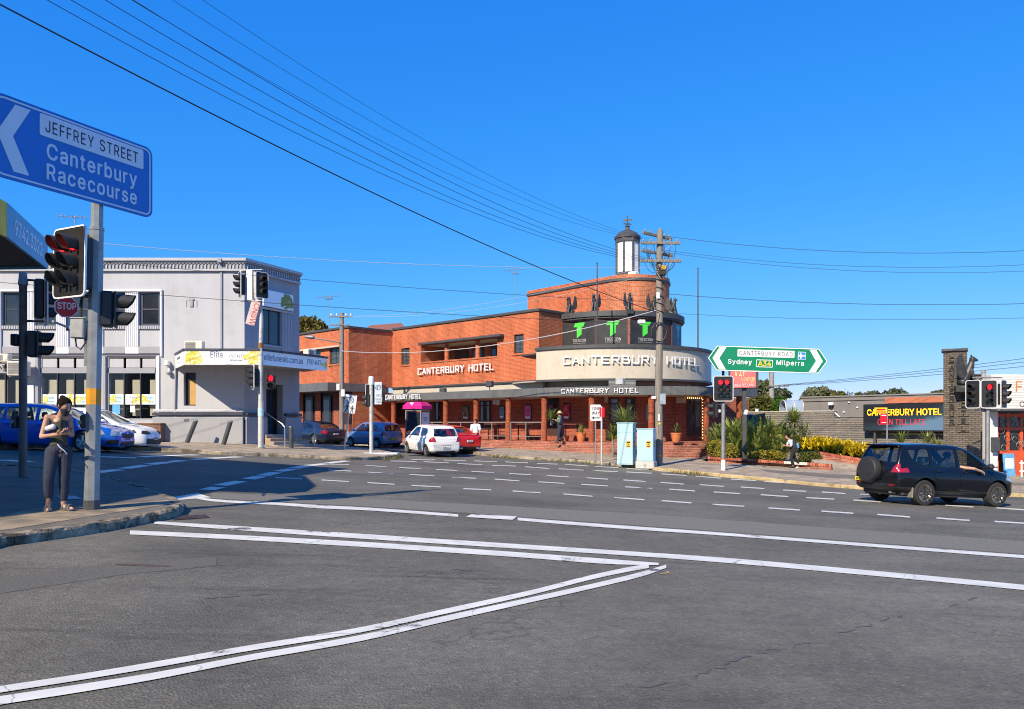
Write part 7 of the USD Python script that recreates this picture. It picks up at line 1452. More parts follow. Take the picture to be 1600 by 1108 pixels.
for i, ch in enumerate('CANTERBUR'):
    v = 562.2+i*12.1; obj('letter', MB().poly(glyph(ch, .205, .17, .22), 0, .05, upright(pX(1483.5), -.002, pZ(v+3.8))), raised, pt); obj('plate_edge', MB().cbox(pX(1481),-.03,pZ(v+6.3),pX(1493),-.002,pZ(v+5.6),.004), raised, pt)
for i, ch in enumerate('HOTEL'):
    v = 620.5+i*12.2; obj('letter', MB().poly(glyph(ch, .205, .17, .22), 0, .05, upright(pX(1501.5), -.002, pZ(v+3.8))), raised, pt); obj('plate_edge', MB().cbox(pX(1496),-.03,pZ(v+6.3),pX(1514),-.002,pZ(v+5.6),.004), raised, pt)
obj('statue_ledge', MB().cbox(pX(1497),-.55,pZ(607.5),pX(1524),-.003,pZ(605),.01), dgrey, pt)
_sp = np.array([(1474-CU)/F*PY_, PY_]) + pX(1510)*np.array([.875,-.485]) + .26*np.array([-.485,-.875])
statue((*_sp, pZ(604.8)), math.radians(-20), 'large dark winged statue perched on the ledge of the sign pillar', 1.30, 'perched_statue')
# cafe
cw_m = pm('cafe_white_brick', (.60,.58,.55), .85, var=.05, scale=2); red_or = pm('orange_red_frame', (.52,.075,.02), .5, var=.15); script_m = pm('script_orange', (.55,.16,.05), .5)
CY_ = 34.0; cX = lambda u: (u-CU)/F*CY_; cZ = lambda v: (CV-v)/F*CY_
cf = thing('cafe', 'white fronted cafe with orange framed doors at the right edge', 'cafe', (0, CY_, 0)); xr = cX(1760)
obj('fascia', MB().cbox(cX(1535.5),-.6,cZ(640),xr,.2,cZ(586.5),.02), cw_m, cf)
cr = MB()
for k in range(13): cr.box(cX(1536),-.615,cZ(638)+k*.112,xr,-.602,cZ(638)+k*.112+.095)
obj('fascia_course', cr, cw_m, cf, kind='stuff'); obj('parapet_step', MB().cbox(cX(1525),.3,cZ(592),cX(1536),1.2,cZ(586),.02), dgrey, cf)
obj('lettering', text_mb('Faith', .46, (cX(1571),-.617,cZ(613)), False, .006), script_m, cf); obj('lettering', text_mb('CAFE', .24, (cX(1578),-.617,cZ(636.5)), False, .006), ink, cf)
obj('awning_edge', MB().cbox(cX(1535),-.9,cZ(643),xr,.2,cZ(640.2),.01), dgrey, cf); obj('pier', MB().cbox(cX(1535),-.25,-2.7,cX(1546),.6,cZ(643.2),.01), cw_m, cf); obj('pier', MB().cbox(cX(1546)+.03,-.1,-2.7,cX(1557),.6,cZ(643.2),.01), wpaint, cf)
obj('meter_box', MB().cbox(cX(1542),-.36,cZ(705),cX(1555),-.253,cZ(683),.02), steel_dark, cf); obj('back_wall', MB().box(cX(1557),1.2,-2.7,xr,1.3,cZ(640)), interior, cf)
for u in (1562,1579,1600,1622): obj('frame_post', MB().cbox(cX(u)-.07,.15,-2.6,cX(u)+.07,.28,cZ(645),.01), red_or, cf)
for v in (649,670,707): obj('frame_rail', MB().cbox(cX(1558),.16,cZ(v+2.5),cX(1640),.27,cZ(v-2.5),.01), red_or, cf)
for u in (1563,1580,1601): obj('glass', MB().box(cX(u)+.1,.2,cZ(705),cX(u+15)-.02,.21,cZ(650)), glass_dark, cf)
rng = random.Random(4); sc = MB()
for k in range(16):
    x, z = cX(1562+rng.random()*45), cZ(652+rng.random()*50); t_ = np.linspace(0, 2*np.pi*1.2, 14); rr_ = np.linspace(.05, .24, 14); sc.tube(np.c_[x+rr_*np.cos(t_), np.full(14,.10), z+rr_*np.sin(t_)], .009, 5)
obj('scrollwork', sc, galv, cf, kind='stuff')
obj('lower_panel', MB().cbox(cX(1573),.12,-2.6,cX(1603),.15,cZ(708.5),.01), red_or, cf)
fn = thing('picket_fence', 'white picket fence before the cafe doors', 'fence', (0, CY_-.9, 0))
for k in range(14): x = cX(1574)+k*.17; obj('picket', MB().cbox(x,-.02,-2.5,x+.07,.02,cZ(718),.01), white_edge, fn)
obj('rail', MB().box(cX(1573),.022,cZ(735),cX(1574)+2.4,.05,cZ(733)), white_edge, fn); obj('rail', MB().box(cX(1573),.022,cZ(723),cX(1574)+2.4,.05,cZ(721)), white_edge, fn)
cb = thing('cafe_board', 'small blue and white board leaning by the cafe door', 'sign', (cX(1567), CY_-.5, -2.35)); obj('panel', MB().cbox(-.25,0,0,.25,.06,1.0,.02, Mrot(rotx=-.1)), pm('board_blue', (.10,.30,.55), .4, var=.3, scale=5), cb); obj('paper', MB().box(-.18,-.006,.35,.18,-.002,.8, Mrot(rotx=-.1)), print_pale, cb)
# distant roofs
for u, v, w, Y, c, lab in ((1232,627,3.0,85,(.35,.12,.07),'distant red tiled roof behind the trees'), (1395,620,5.5,90,(.35,.33,.31),'distant pale flat roof above the grey building')):
    p = at(u, v, Y); t = thing('far_house', lab, 'house', (p[0], p[1], -2.5)); h = p[2]+2.5; obj('walls', MB().box(-w,0,0,w,6,h-.9), beige, t); obj('roof', MB().mesh(m3.Manifold.hull_points(np.array([[-w-.3,-.3,h-.9],[w+.3,-.3,h-.9],[w+.3,6.3,h-.9],[-w-.3,6.3,h-.9],[-w+1.5,3,h],[w-1.5,3,h]]))), pm('far_roof'+str(u), c, .8, var=.2), t)

# ------------------------------------------------------------------ planting
def leaf_cloud(cent, rad, n, size, rng, shell=.55, drop=0.0, asp=2.0):
    """many leaf-sized faces through an ellipsoid"""
    d = rng.normal(size=(n,3)); d /= np.linalg.norm(d, axis=1)[:,None]; r = (shell + (1-shell)*rng.random(n)**.6)[:,None]
    p = np.array(cent) + d*r*np.array(rad)
    a = rng.normal(size=(n,3)); a[:,2] -= drop; a /= np.linalg.norm(a, axis=1)[:,None]; b = np.cross(a, rng.normal(size=(n,3))); b /= np.linalg.norm(b, axis=1)[:,None]
    s = size*(.6+.8*rng.random(n))[:,None]
    v = np.stack([p - a*s*asp/2, p + b*s/2, p + a*s*asp/2, p - b*s/2], 1).reshape(-1,3); f = np.arange(n*4).reshape(n,4); return v, f
def tree(name, label, u, v0, v1, Y, wpx, mat, seed, dens=1.0, lobes=9, leaf=.22, trunk=True, group=None, zb=-2.5, flat=.7, loose=False):
    """a tapered trunk with limbs and a crown of leaf clumps of uneven outline"""
    rng = np.random.default_rng(seed); p = at(u, (v0+v1)/2, Y); h = (v1-v0)/F*Y; w = wpx/F*Y; t = thing(name, label, 'tree' if trunk else 'shrub', (p[0], p[1], zb), 0, group); cz = p[2]-zb
    mb = MB(); br = MB()
    if trunk: br.tube([(0,0,0), (.1,0,(cz-h/2)*.5), (0,.1,cz-h*.3)], [.22,.18,.12], 7)
    for k in range(lobes):
        a = rng.random()*2*np.pi; q = rng.random()**.5; c = np.array([math.cos(a)*q*w*.36, math.sin(a)*q*w*.30, cz + (rng.random()-.5)*h*flat]); r = (.16+.16*rng.random())*min(w, h*1.3)
        c[2] = min(c[2], cz+h/2-r*.7)
        mb.add(*leaf_cloud(c, (r*1.15, r, r*.8), int(260*dens), leaf, rng, .35, .3))
        if trunk: br.tube([(0,.1,cz-h*.32), tuple((c+np.array([0,0,cz-h*.3]))/2+rng.normal(size=3)*.1), tuple(c)], [.10,.06,.025], 5)
    mb.add(*leaf_cloud((0,0,cz), (w*.5, w*.4, h*.5), int(420*dens), leaf, rng, .55, .3))
    obj('crown', mb, mat, t, kind='stuff'); obj('trunk', br, timber, t) if trunk else None
gum = leafmat('gum_leaves', (.08,.095,.045), (.21,.22,.11)); gumdark = leafmat('gum_leaves_dark', (.05,.065,.03), (.14,.155,.075)); olive = leafmat('olive_hedge', (.07,.08,.018), (.15,.15,.04)); bright = leafmat('cypress_green', (.035,.09,.010), (.10,.20,.025)); autumn = leafmat('bronze_leaves', (.08,.07,.014), (.22,.175,.04)); 
tree('tree', 'rounded bronze green tree behind the grey building and brick block', 489, 495, 560, 72, 50, autumn, 3, 2.2, 12, .26)
tree('tree', 'tall feathery gum tree right of the pink lounge sign', 1189, 592, 640, 75, 34, gum, 4, .55, 8, .26)
tree('tree', 'spreading dark gum crown behind the distant grey pole', 1214, 606, 626, 80, 44, gumdark, 5, .8, 8, .24, flat=.4)
tree('hedge_tree', 'olive green hedge mass between the porch and the distant pole', 1188, 616, 662, 62, 46, olive, 6, 2.2, 10, .16, False, flat=.9)
tree('cypress', 'bright green rounded conifer right of the distant pole', 1219, 617, 662, 58, 27, bright, 7, 2.6, 9, .11, False, flat=.8)
tree('tree', 'broad olive gum crown above the dark grey roof', 1272, 606, 640, 95, 40, gum, 8, 1.4, 11, .3)
tree('tree', 'lower pale crown right of the broad olive gum', 1290, 611, 640, 95, 36, autumn, 9, 1.0, 8, .28)
tree('tree', 'small yellow green crown beside bare twigs over the roof', 1313, 611, 640, 92, 22, olive, 10, 1.2, 7, .24)
tree('bare_tree', 'grey leafless looking treetop over the roof', 1322, 608, 636, 94, 20, gumdark, 12, .12, 7, .14)
tree('tree', 'wispy dark gum crown left of the sign pillar group', 1364, 611, 634, 100, 30, gumdark, 11, .5, 7, .3, flat=.35)
tree('tree', 'taller layered dark gum crown nearer the sign pillar', 1394, 608, 632, 100, 38, gumdark, 13, .7, 8, .3, flat=.45)
tree('tree', 'dark sloping crown just left of the sign pillar', 1466, 610, 640, 100, 34, gumdark, 14, 1.6, 9, .3)
tree('tree', 'small dark treetop between the gum and message board', 1342, 614, 634, 98, 16, gumdark, 15, .6, 6, .26)
def blade(mb, o, az, el, ln, w, bend, n=6, wprof=(.35,.9,1.0,.85,.55,.04), twist=0.0):
    t = np.linspace(0, 1, n); a = el - bend*t**1.4; ds = ln/(n-1); x = np.concatenate([[0], np.cumsum(np.cos(a[:-1])*ds)]); z = np.concatenate([[0], np.cumsum(np.sin(a[:-1])*ds)])
    c, s = math.cos(az), math.sin(az); P = np.c_[o[0]+c*x, o[1]+s*x, o[2]+z]; ww = np.interp(t, np.linspace(0,1,len(wprof)), wprof)*w/2
    S = np.c_[-s*ww, c*ww, np.zeros(n)]; v = np.vstack([P-S, P+S]); f = [[i, i+1, n+i+1, n+i] for i in range(n-1)]; mb.add(v, f)
yucca_m = leafmat('yucca_leaves', (.07,.11,.022), (.28,.31,.08), .2, .35); strel_m = leafmat('strelitzia_leaves', (.085,.125,.026), (.38,.43,.11), .35, .3); dry_m = leafmat('dry_leaves', (.16,.13,.04), (.30,.26,.10), .2, .5); croton_m = leafmat('croton_leaves', (.34,.26,.010), (.80,.62,.03), .3, .35, 2.2); hedge_m = leafmat('hedge_leaves', (.035,.055,.012), (.16,.16,.03), .2, .45, 2.0); hedge_gold = leafmat('gold_hedge_leaves', (.09,.10,.014), (.36,.30,.03), .25, .45, 2.0)
flower_m = pm('orange_flower', (.75,.22,.02), .5, var=.2, scale=20)
def yucca(name, label, pos, h, n, ln, seed, stem=.0, mat=None, w=.055, group=None, cat='yucca'):
    rr = random.Random(seed); t = thing(name, label, cat, pos, 0, group); mb = MB()
    if stem: obj('stem', MB().tube([(0,0,-.05),(.03,.0,stem*.5),(0,0,stem)], [.07,.06,.05], 8), timber, t)
    for k in range(n): blade(mb, (0,0,stem+rr.uniform(-.06,.10)), rr.uniform(0,6.283), rr.uniform(-.15,1.5), ln*rr.uniform(.75,1.1), w*rr.uniform(.8,1.2), rr.uniform(.1,.7))
    obj('leaves', mb, mat or yucca_m, t, kind='stuff'); return t
pot_m = pm('terracotta', (.50,.155,.05), .75, var=.12, scale=5, dirt=(.36,.13,.06), dscale=3); pot_g = pm('green_pot', (.015,.075,.065), .5, var=.1)
def pot(pos, r, h, mat, label):
    t = thing('plant_pot', label, 'plant pot', pos); obj('pot', MB().lathe([(0,0),(r*.66,0),(r*.82,h*.35),(r*.98,h*.72),(r*1.0,h*.86),(r*1.08,h*.87),(r*1.08,h),(r*.92,h),(r*.9,h*.9),(0,h*.9)], 22), mat, t, smooth=35); obj('soil', MB().cyl((0,0,h*.905),(0,0,h*.93),r*.85,n=16), pm('pot_soil', (.05,.035,.02), .95) if 'pot_soil' not in _mats else _mats['pot_soil'], t); return t
T0 = -1.05
q = at(908, 0, 42.0)[:2]; pot((*q, T0), .27, .50, pot_m, 'terracotta pot on the terrace right of the man with the plant'); yucca('potted_plant', 'spiky plant in the terracotta pot right of the man', (*q, T0+.46), 0, 34, .52, 21, 0, yucca_m, .045, cat='plant')
q = at(884.5, 0, 42.6)[:2]; pot((*q, T0), .18, .32, pot_m, 'small empty looking terracotta pot by the bar table')
q = at(1056.5, 0, 40.6)[:2]; pot((*q, T0), .28, .50, pot_m, 'terracotta pot on the terrace right of the timber pole'); yucca('potted_plant', 'spiky plant in the terracotta pot right of the timber pole', (*q, T0+.46), 0, 30, .60, 22, 0, yucca_m, .045, cat='plant')
q = hit2(1056.5, 705.5); pot((*q, G(*q)+.125), .22, .50, pot_g, 'dark green pot standing on the footpath below the terrace'); yucca('potted_plant', 'dry spiky tuft in the dark green pot', (*q, G(*q)+.58), 0, 26, .36, 23, 0, dry_m, .03, cat='plant')
q = at(976, 0, 38.0)[:2]; yucca('yucca', 'tall spiky yucca behind the taller aqua cabinet', (*q, -1.7), 0, 180, 1.1, 24, 1.55); q = at(957, 0, 38.6)[:2]; yucca('yucca', 'lower spiky yucca left of the aqua cabinets', (*q, -1.7), 0, 110, .85, 25, .85, None, .055)
def bush(name, label, pos, rad, n, leaf, mat, seed, cat='shrub', group=None, core=True, asp=1.8):
    rng = np.random.default_rng(seed); t = thing(name, label, cat, pos, 0, group); mb = MB().add(*leaf_cloud((0,0,rad[2]*.9), rad, n, leaf, rng, .72, 0, asp))
    for k in range(7):
        a = rng.random()*6.28; c = np.array([math.cos(a)*rad[0]*.55, math.sin(a)*rad[1]*.55, rad[2]*(.8+.7*rng.random())]); mb.add(*leaf_cloud(c, np.array(rad)*.45, n//12, leaf, rng, .5, 0, asp))
    obj('foliage', mb, mat, t, kind='stuff'); obj('dark_core', MB().add(*[x for x in leaf_cloud((0,0,rad[2]*.75), np.array(rad)*.62, 160, leaf*2.2, rng, .3)]), hedge_dark, t, kind='stuff') if core else None; return t  # near-black leaf faces in the middle: inner shade put into their colour
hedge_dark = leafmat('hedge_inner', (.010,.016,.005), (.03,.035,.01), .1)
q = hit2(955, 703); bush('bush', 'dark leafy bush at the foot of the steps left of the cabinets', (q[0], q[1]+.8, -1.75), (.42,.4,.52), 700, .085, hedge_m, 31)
# planter bed in front of the porch end: brick edging as single bricks
def edging(path, h, name, label, w=.23, wh=None):
    t = thing(name, label, 'planter wall'); ls = LineString(path); n = int(ls.length/.115); rr = random.Random(len(path)+n)
    for k in range(min(n, 120)):
        a, b = ls.length*k/min(n,120), ls.length*(k+1)/min(n,120)-.012; p, q_ = np.array(ls.interpolate(a).coords[0]), np.array(ls.interpolate(b).coords[0]); d = np.array([*(q_-p), 0]); l_ = np.linalg.norm(d); z = G(*p)+.12
        obj('brick', MB().box(0,0,h-.115+rr.uniform(-.006,.006),l_,w,h+rr.uniform(-.006,.006), frame([*p, z], d, [-d[1], d[0], 0])), wht if wh and wh[0] < k/min(n,120) < wh[1] else edge_bricks[rr.randrange(3)], t)
    for a, b in zip(path[:-1], path[1:]): d = np.array([b[0]-a[0], b[1]-a[1], 0]); obj('lower_course', MB().box(0,.006,-.3,np.linalg.norm(d),w-.006,h-.12, frame([*a, min(G(*a), G(*b))+.12], d, [-d[1], d[0], 0])), pale_brick, t)
    return t
rr_e = random.Random(9)
edge_bricks = [pm('edging_brick_%s' % n, c, .85, var=.2, scale=6) for n, c in (('red', (.34,.085,.045)), ('light', (.42,.13,.075)), ('dark', (.25,.06,.035)))]; wht = pm('whitened_brick', (.62,.58,.48), .85, var=.1)
fr_ = [tuple(hit2(u, v)) for u, v in ((1106,722.5), (1150,725), (1200,728), (1250,731.5), (1299,735))]
edging(fr_, .27, 'planter_wall', 'low red brick edging in front of the clipped hedges', wh=(.61,.80))
edging([tuple(hit2(u, v)) for u, v in ((1101,705), (1105,714), (1118,719.5))], .42, 'planter_wall', 'short curved brick edging at the left end of the planting bed')
er = thing('planter_wall', 'brick edging along the yellow shrub bed', 'planter wall'); e0, e1 = at(1272, 704.5, 37.0), at(1364, 720, 35.6); en = 30
for k in range(en):
    p, q_ = e0+(e1-e0)*k/en, e0+(e1-e0)*(k+.93)/en; d = q_-p; d[2] = 0; l_ = np.linalg.norm(d); z = p[2]+rr_e.uniform(-.008,.008)
    obj('brick', MB().box(0,0,z-.12,l_,.23,z, frame([p[0],p[1],0], d, [-d[1],d[0],0])), edge_bricks[rr_e.randrange(3)], er)
d = e1-e0; d[2] = 0; obj('lower_course', MB().add([[*(p[:2]), z] for p, z in ((e0,-3),(e1,-3),(e1,e1[2]-.125),(e0,e0[2]-.125))] + [[*(p[:2]+np.array([.15,.17])), z] for p, z in ((e0,-3),(e1,-3),(e1,e1[2]-.125),(e0,e0[2]-.125))], [[0,1,2,3],[5,4,7,6],[3,2,6,7],[1,0,4,5],[0,3,7,4],[2,1,5,6]]), pale_brick, er)
obj('ramp', MB().add([at(1262,712.5,37.3), at(1368,731,35.5), at(1372,745,33.6), at(1290,739,34.4)] + [at(1262,712.5,37.3)-[0,0,1.5], at(1368,731,35.5)-[0,0,1.5], at(1372,745,33.6)-[0,0,1.5], at(1290,739,34.4)-[0,0,1.5]], [[3,2,1,0],[0,1,5,4],[1,2,6,5],[2,3,7,6],[3,0,4,7]]), footpath, kind='structure', label='sloping concrete ramp beside the brick edging', cat='ramp')
bed_soil = pm('bed_soil', (.045,.035,.022), .95, var=.3, scale=4)
bed = Polygon([fr_[0], fr_[-1], tuple(np.array(fr_[-1])+[-1.2,2.8]), (15.5,44.5), (11.5,43.2), tuple(np.array(fr_[0])+[-.2,1.2])]).buffer(0).buffer(-.1); obj('planting_bed', drape(bed, .27, 1.0), bed_soil, kind='structure', label='dark soil of the planting bed', cat='soil')
bed2_ = Polygon([tuple(hit2(1276,711)), tuple(hit2(1362,728)), tuple(hit2(1470,735)), (20.5,36.0), (15.5,41.5)]).buffer(0); bs_ = [at(1262,706,37.6), at(1366,722,36.2), at(1378,706,38.8), at(1262,700,41)]
obj('planting_bed', MB().add([[*p[:2], z] for p, z in zip(bs_, (-1.55,-1.9,-1.9,-1.55))] + [[*p[:2], -3.0] for p in bs_], [[0,1,2,3],[1,0,4,5],[2,1,5,6],[3,2,6,7],[0,3,7,4]]), bed_soil, kind='structure', label='dark soil under the yellow shrubs', cat='soil')
def gz(p): return G(*p)+.12
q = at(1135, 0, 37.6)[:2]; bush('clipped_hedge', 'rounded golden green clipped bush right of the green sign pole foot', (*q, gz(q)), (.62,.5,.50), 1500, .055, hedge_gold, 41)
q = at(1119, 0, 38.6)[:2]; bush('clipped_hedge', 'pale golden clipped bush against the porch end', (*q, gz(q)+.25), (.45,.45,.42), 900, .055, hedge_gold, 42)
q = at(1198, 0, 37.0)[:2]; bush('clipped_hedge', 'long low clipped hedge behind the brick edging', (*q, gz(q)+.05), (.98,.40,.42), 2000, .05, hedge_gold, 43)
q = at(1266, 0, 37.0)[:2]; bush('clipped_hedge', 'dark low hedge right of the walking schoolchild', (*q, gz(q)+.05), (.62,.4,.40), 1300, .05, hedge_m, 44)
rr = random.Random(11)
for i, (u, Y, hh, lab) in enumerate(((1126,39.6,1.85,'strap leaved clump at the left end of the bed'), (1150,39.2,2.0,'strap leaved clump right above the golden bush'), (1168,40.0,2.25,'tall strap leaved clump below the lounge sign'), (1184,39.0,2.05,'dense strap leaved clump with orange flowers in the middle'), (1203,39.5,2.15,'strap leaved clump left of the schoolchild'), (1219,39.0,1.95,'strap leaved clump right behind the schoolchild'))):
    q = at(u, 0, Y)[:2]; t = thing('bird_of_paradise', lab, 'plant', (*q, gz(q)+.1), 0, 'strap leaved clumps in the bed'); mb = MB(); fl = MB(); st = MB()
    for k in range(170):
        az, r0 = rr.uniform(0,6.283), rr.uniform(0,.5); blade(mb, (math.cos(az)*r0, math.sin(az)*r0, hh*rr.uniform(.05,.55)), az+rr.uniform(-.4,.4), rr.uniform(.7,1.5), hh*rr.uniform(.42,.66), .115*rr.uniform(.7,1.25), rr.uniform(.2,1.0), wprof=(.15,.3,.8,1.0,.8,.05))
    for k in range(3 if i in (0,3,5) else 2):
        a = rr.uniform(3.3,6.1); r = rr.uniform(.35,.6); z = hh*rr.uniform(.5,1.0); c = np.array([math.cos(a)*r, math.sin(a)*r, z]); st.cyl((0,0,0), c, .012, .012, 5)
        for b in range(5): blade(fl, c, rr.uniform(0,6.28), rr.uniform(.2,1.3), .17, .05, .2)
    obj('leaves', mb, strel_m, t, kind='stuff'); obj('flowers', fl, flower_m, t, kind='stuff'); obj('flower_stalks', st, strel_m, t, kind='stuff')
q = at(1240, 0, 39.2)[:2]; t = yucca('dragon_tree', 'tall spiky green dragon tree behind the schoolchild', (*q, gz(q)), 0, 190, .75, 51, 2.05, yucca_m, .07); mb = MB(); rr2 = random.Random(3)
for k in range(340): blade(mb, (rr2.uniform(-.2,.75), rr2.uniform(-.3,.3), rr2.uniform(.4,1.75)), rr2.uniform(0,6.28), rr2.uniform(-.1,1.3), .62*rr2.uniform(.7,1.1), .05, rr2.uniform(.2,.7))
obj('lower_leaves', mb, yucca_m, t, kind='stuff')
rr = random.Random(12)
for i, (u, Y, s, lab) in enumerate(((1262,38.8,1.0,'yellow leaved shrub nearest the schoolchild'), (1282,38.6,1.05,'second yellow leaved shrub along the grey wall'), (1303,38.2,1.0,'third yellow leaved shrub below the sloping pipe'), (1326,37.6,1.0,'fourth yellow leaved shrub left of the off roader'), (1345,37.0,.95,'yellow leaved shrub partly behind the spare wheel'), (1361,36.6,.9,'yellow leaved shrub hidden behind the off roader'))):
    q = at(u, 0, Y)[:2]; t = thing('yellow_shrub', lab, 'shrub', (q[0], q[1], -1.62-.0026*(u-1262)), 0, 'yellow leaved shrubs along the wall'); mb = MB()
    for k in range(85):
        c = np.array([rr.gauss(0,.40), rr.gauss(0,.3), 0])*s; top = (.98-.50*min(1, np.linalg.norm(c[:2])**2))*s*rr.uniform(.7,1.05); c[2] = max(.12, top)-.14
        for b in range(11): blade(mb, c + np.array([0,0,-rr.random()*.22]), rr.uniform(0,6.283), rr.uniform(.15,1.35), .24*rr.uniform(.7,1.2), .062, rr.uniform(.1,.8), 4, (.25,.9,1.0,.06))
    obj('leaves', mb, croton_m, t, kind='stuff'); obj('dark_core', MB().add(*leaf_cloud((0,0,.28), (.42,.36,.30), 150, .12, np.random.default_rng(i), .2)), hedge_dark, t, kind='stuff')  # dark leaf core painted in for the shade between the yellow leaves
for i, (u, Y, lab) in enumerate(((1409,36.0,'spiky yucca under the left half of the message board'), (1430,36.2,'small spiky yucca between two larger ones'), (1449,35.8,'spiky yucca under the right half of the message board'), (1464,36.0,'spiky yucca beside the sign pillar'))):
    q = at(u, 0, Y)[:2]; yucca('yucca', lab, (*q, gz(q)), 0, 75, .68 if i != 1 else .5, 60+i, 1.25 if i not in (1,3) else .95, None, .055)
# weeds along the kerbs
weed_m = leafmat('kerb_weeds', (.06,.07,.015), (.24,.20,.06), .2, .6, 3.0)
for i, (pts_, n, lab) in enumerate((([(592,717),(606,718),(620,715),(628,713)], 260, 'tuft of dry weeds at the nose of the footpath'), ([(768,713),(790,715),(812,716.5)], 170, 'weeds in the gutter right of the red sedan'), ([(860,720),(905,722),(930,725.5)], 150, 'sparse weeds along the hotel kerb'), ([(1050,738),(1085,741),(1108,743.5)], 220, 'dry weeds in the gutter below the timber pole'), ([(585,706),(600,709)], 90, 'grass tuft behind the pale signal pole'), ([(1190,733.5),(1240,737)], 150, 'weeds along the planter edging'))):
    ls = LineString([tuple(hit2(*p, dz=.05)) for p in pts_]); mb = MB(); rr2 = random.Random(70+i)
    for k in range(n):
        p = np.array(ls.interpolate(rr2.random()*ls.length).coords[0]) + [rr2.gauss(0,.07), rr2.gauss(0,.12)]; blade(mb, (*p, G(*p)+.02), rr2.uniform(0,6.28), rr2.uniform(.4,1.5), rr2.uniform(.08,.24), .018, rr2.uniform(.2,1.2), 4, (.6,1,.7,.05))
    obj('weeds', mb, weed_m, kind='stuff', label=lab, cat='weeds')
# lounge sign on its post
vp = at(1163, 0, 37.5); vz = G(*vp[:2])+.12; VZ = lambda v: (CV-v)/F*37.5-vz
vs_ = thing('lounge_sign', 'pink lounge light box on a dark post behind the green sign', 'sign', (vp[0], vp[1], vz), math.radians(-8)); pinkm = pm('sign_pink', (.60,.16,.16), .35, var=.25, scale=1.6); gold_i = pm('gold_letters', (.75,.55,.22), .4)
obj('post', MB().cbox(-.10,-.08,-.1,.10,.08,VZ(607),.01), steel_dark, vs_); obj('box', MB().cbox(-.72,-.25,VZ(607),.62,.25,VZ(552),.02), steel_dark, vs_); obj('face', MB().box(-.70,-.262,VZ(606),.50,-.252,VZ(553)), pinkm, vs_)
obj('lettering', text_mb('VIP', .50, (-.55,-.264,VZ(588)), False, .004, .62), gold_i, vs_); obj('lettering', text_mb('Lounge', .24, (-.18,-.264,VZ(595.5)), False, .004, .62), gold_i, vs_); obj('lettering', text_mb('OPEN TILL LATE', .10, (-.52,-.264,VZ(604)), False, .004, .9), sgw, vs_)
for k in range(5): obj('star', MB().poly(Polygon([((.035 if j % 2 == 0 else .015)*math.sin(j*math.pi/5), (.035 if j % 2 == 0 else .015)*math.cos(j*math.pi/5)) for j in range(10)]), 0, .004, upright(-.12+k*.13,-.263,VZ(599))), gold_i, vs_)

# ------------------------------------------------------------------ people: one continuous body each, clothes over it
skin = usdkit.material(stage, L+'skin', {'n': ('noise_texture', dict(scale=9.0, detail=3.0)), 'r': ('rgb_ramp', dict(ramp=[(.3, (.36,.19,.125)), (.7, (.46,.26,.18))])), 'p': ('principled_bsdf', dict(roughness=.5, subsurface_weight=.1))}, [('n.fac','r.fac'), ('r.color','p.base_color')], surface='p.BSDF')
hair_m = pm('dark_hair', (.012,.008,.006), .9, spec=.12, var=.6, scale=30, bump=.8, bscale=90); eye_m = pm('eye', (.02,.015,.012), .2)
def P(*a): return np.array(a, float)
def chain_mesh(chains, ln, it=6, cut=None, grow=0.0):
    m = hulls([[(p, r+grow) for p, r in c] for c in chains])
    if cut is not None: m = m ^ cut
    return smooth_body(m, ln, it)
def hand(wrist, direction, palm_n, s=1.0, curl=.6):
    """palm, four unequal bent fingers and a thumb leaving the palm's side"""
    d = direction/np.linalg.norm(direction); n = palm_n - d*(palm_n @ d); n /= np.linalg.norm(n); w = np.cross(n, d); ch = [[(wrist, .026*s), (wrist+d*.045*s, .030*s), (wrist+d*.085*s, .028*s)]]
    for k, (o, l) in enumerate(((-.030,.066),(-.010,.076),(.010,.072),(.029,.056))):
        b = wrist+d*.085*s+w*o*s; k1 = b+(d*math.cos(curl*.5)+n*math.sin(curl*.5))*l*.5*s; k2 = k1+(d*math.cos(curl*1.6)+n*math.sin(curl*1.6))*l*.5*s; ch.append([(b, .0105*s), (k1, .0095*s), (k2, .008*s)])
    b = wrist+d*.03*s-w*.026*s; k1 = b+(d*.55-w*.75+n*.35)*.042*s; k2 = k1+(d*.85-w*.15+n*.4)*.034*s; ch.append([(b, .013*s), (k1, .011*s), (k2, .009*s)])
    return ch
def head_chains(c, f, up, s=1.0):
    """skull, jaw, nose, ears; f is where the face points"""
    l = np.cross(up, f); return [[(c+up*.035*s-f*.012*s, .088*s), (c+f*.018*s+up*.01*s, .080*s)], [(c+f*.03*s-up*.03*s, .066*s), (c+f*.052*s-up*.085*s, .038*s)], [(c+f*.088*s+up*.012*s, .012*s), (c+f*.108*s-up*.022*s, .014*s)], [(c+l*.083*s-up*.0*s, .016*s), (c+l*.085*s+up*.03*s-f*.01*s, .016*s)], [(c-l*.083*s, .016*s), (c-l*.085*s+up*.03*s-f*.01*s, .016*s)]]
def face_parts(t, c, f, up, s=1.0):
    l = np.cross(up, f)
    for sg in (1, -1): obj('eye', trimesh.creation.icosphere(2, .011*s).apply_translation(c+f*.088*s+up*.022*s+l*.032*s*sg), eye_m, t, smooth=True); obj('eyebrow', MB().tube([c+f*.090*s+up*.045*s+l*.018*s*sg, c+f*.090*s+up*.050*s+l*.034*s*sg, c+f*.080*s+up*.044*s+l*.052*s*sg], .005*s, 5), hair_m, t)
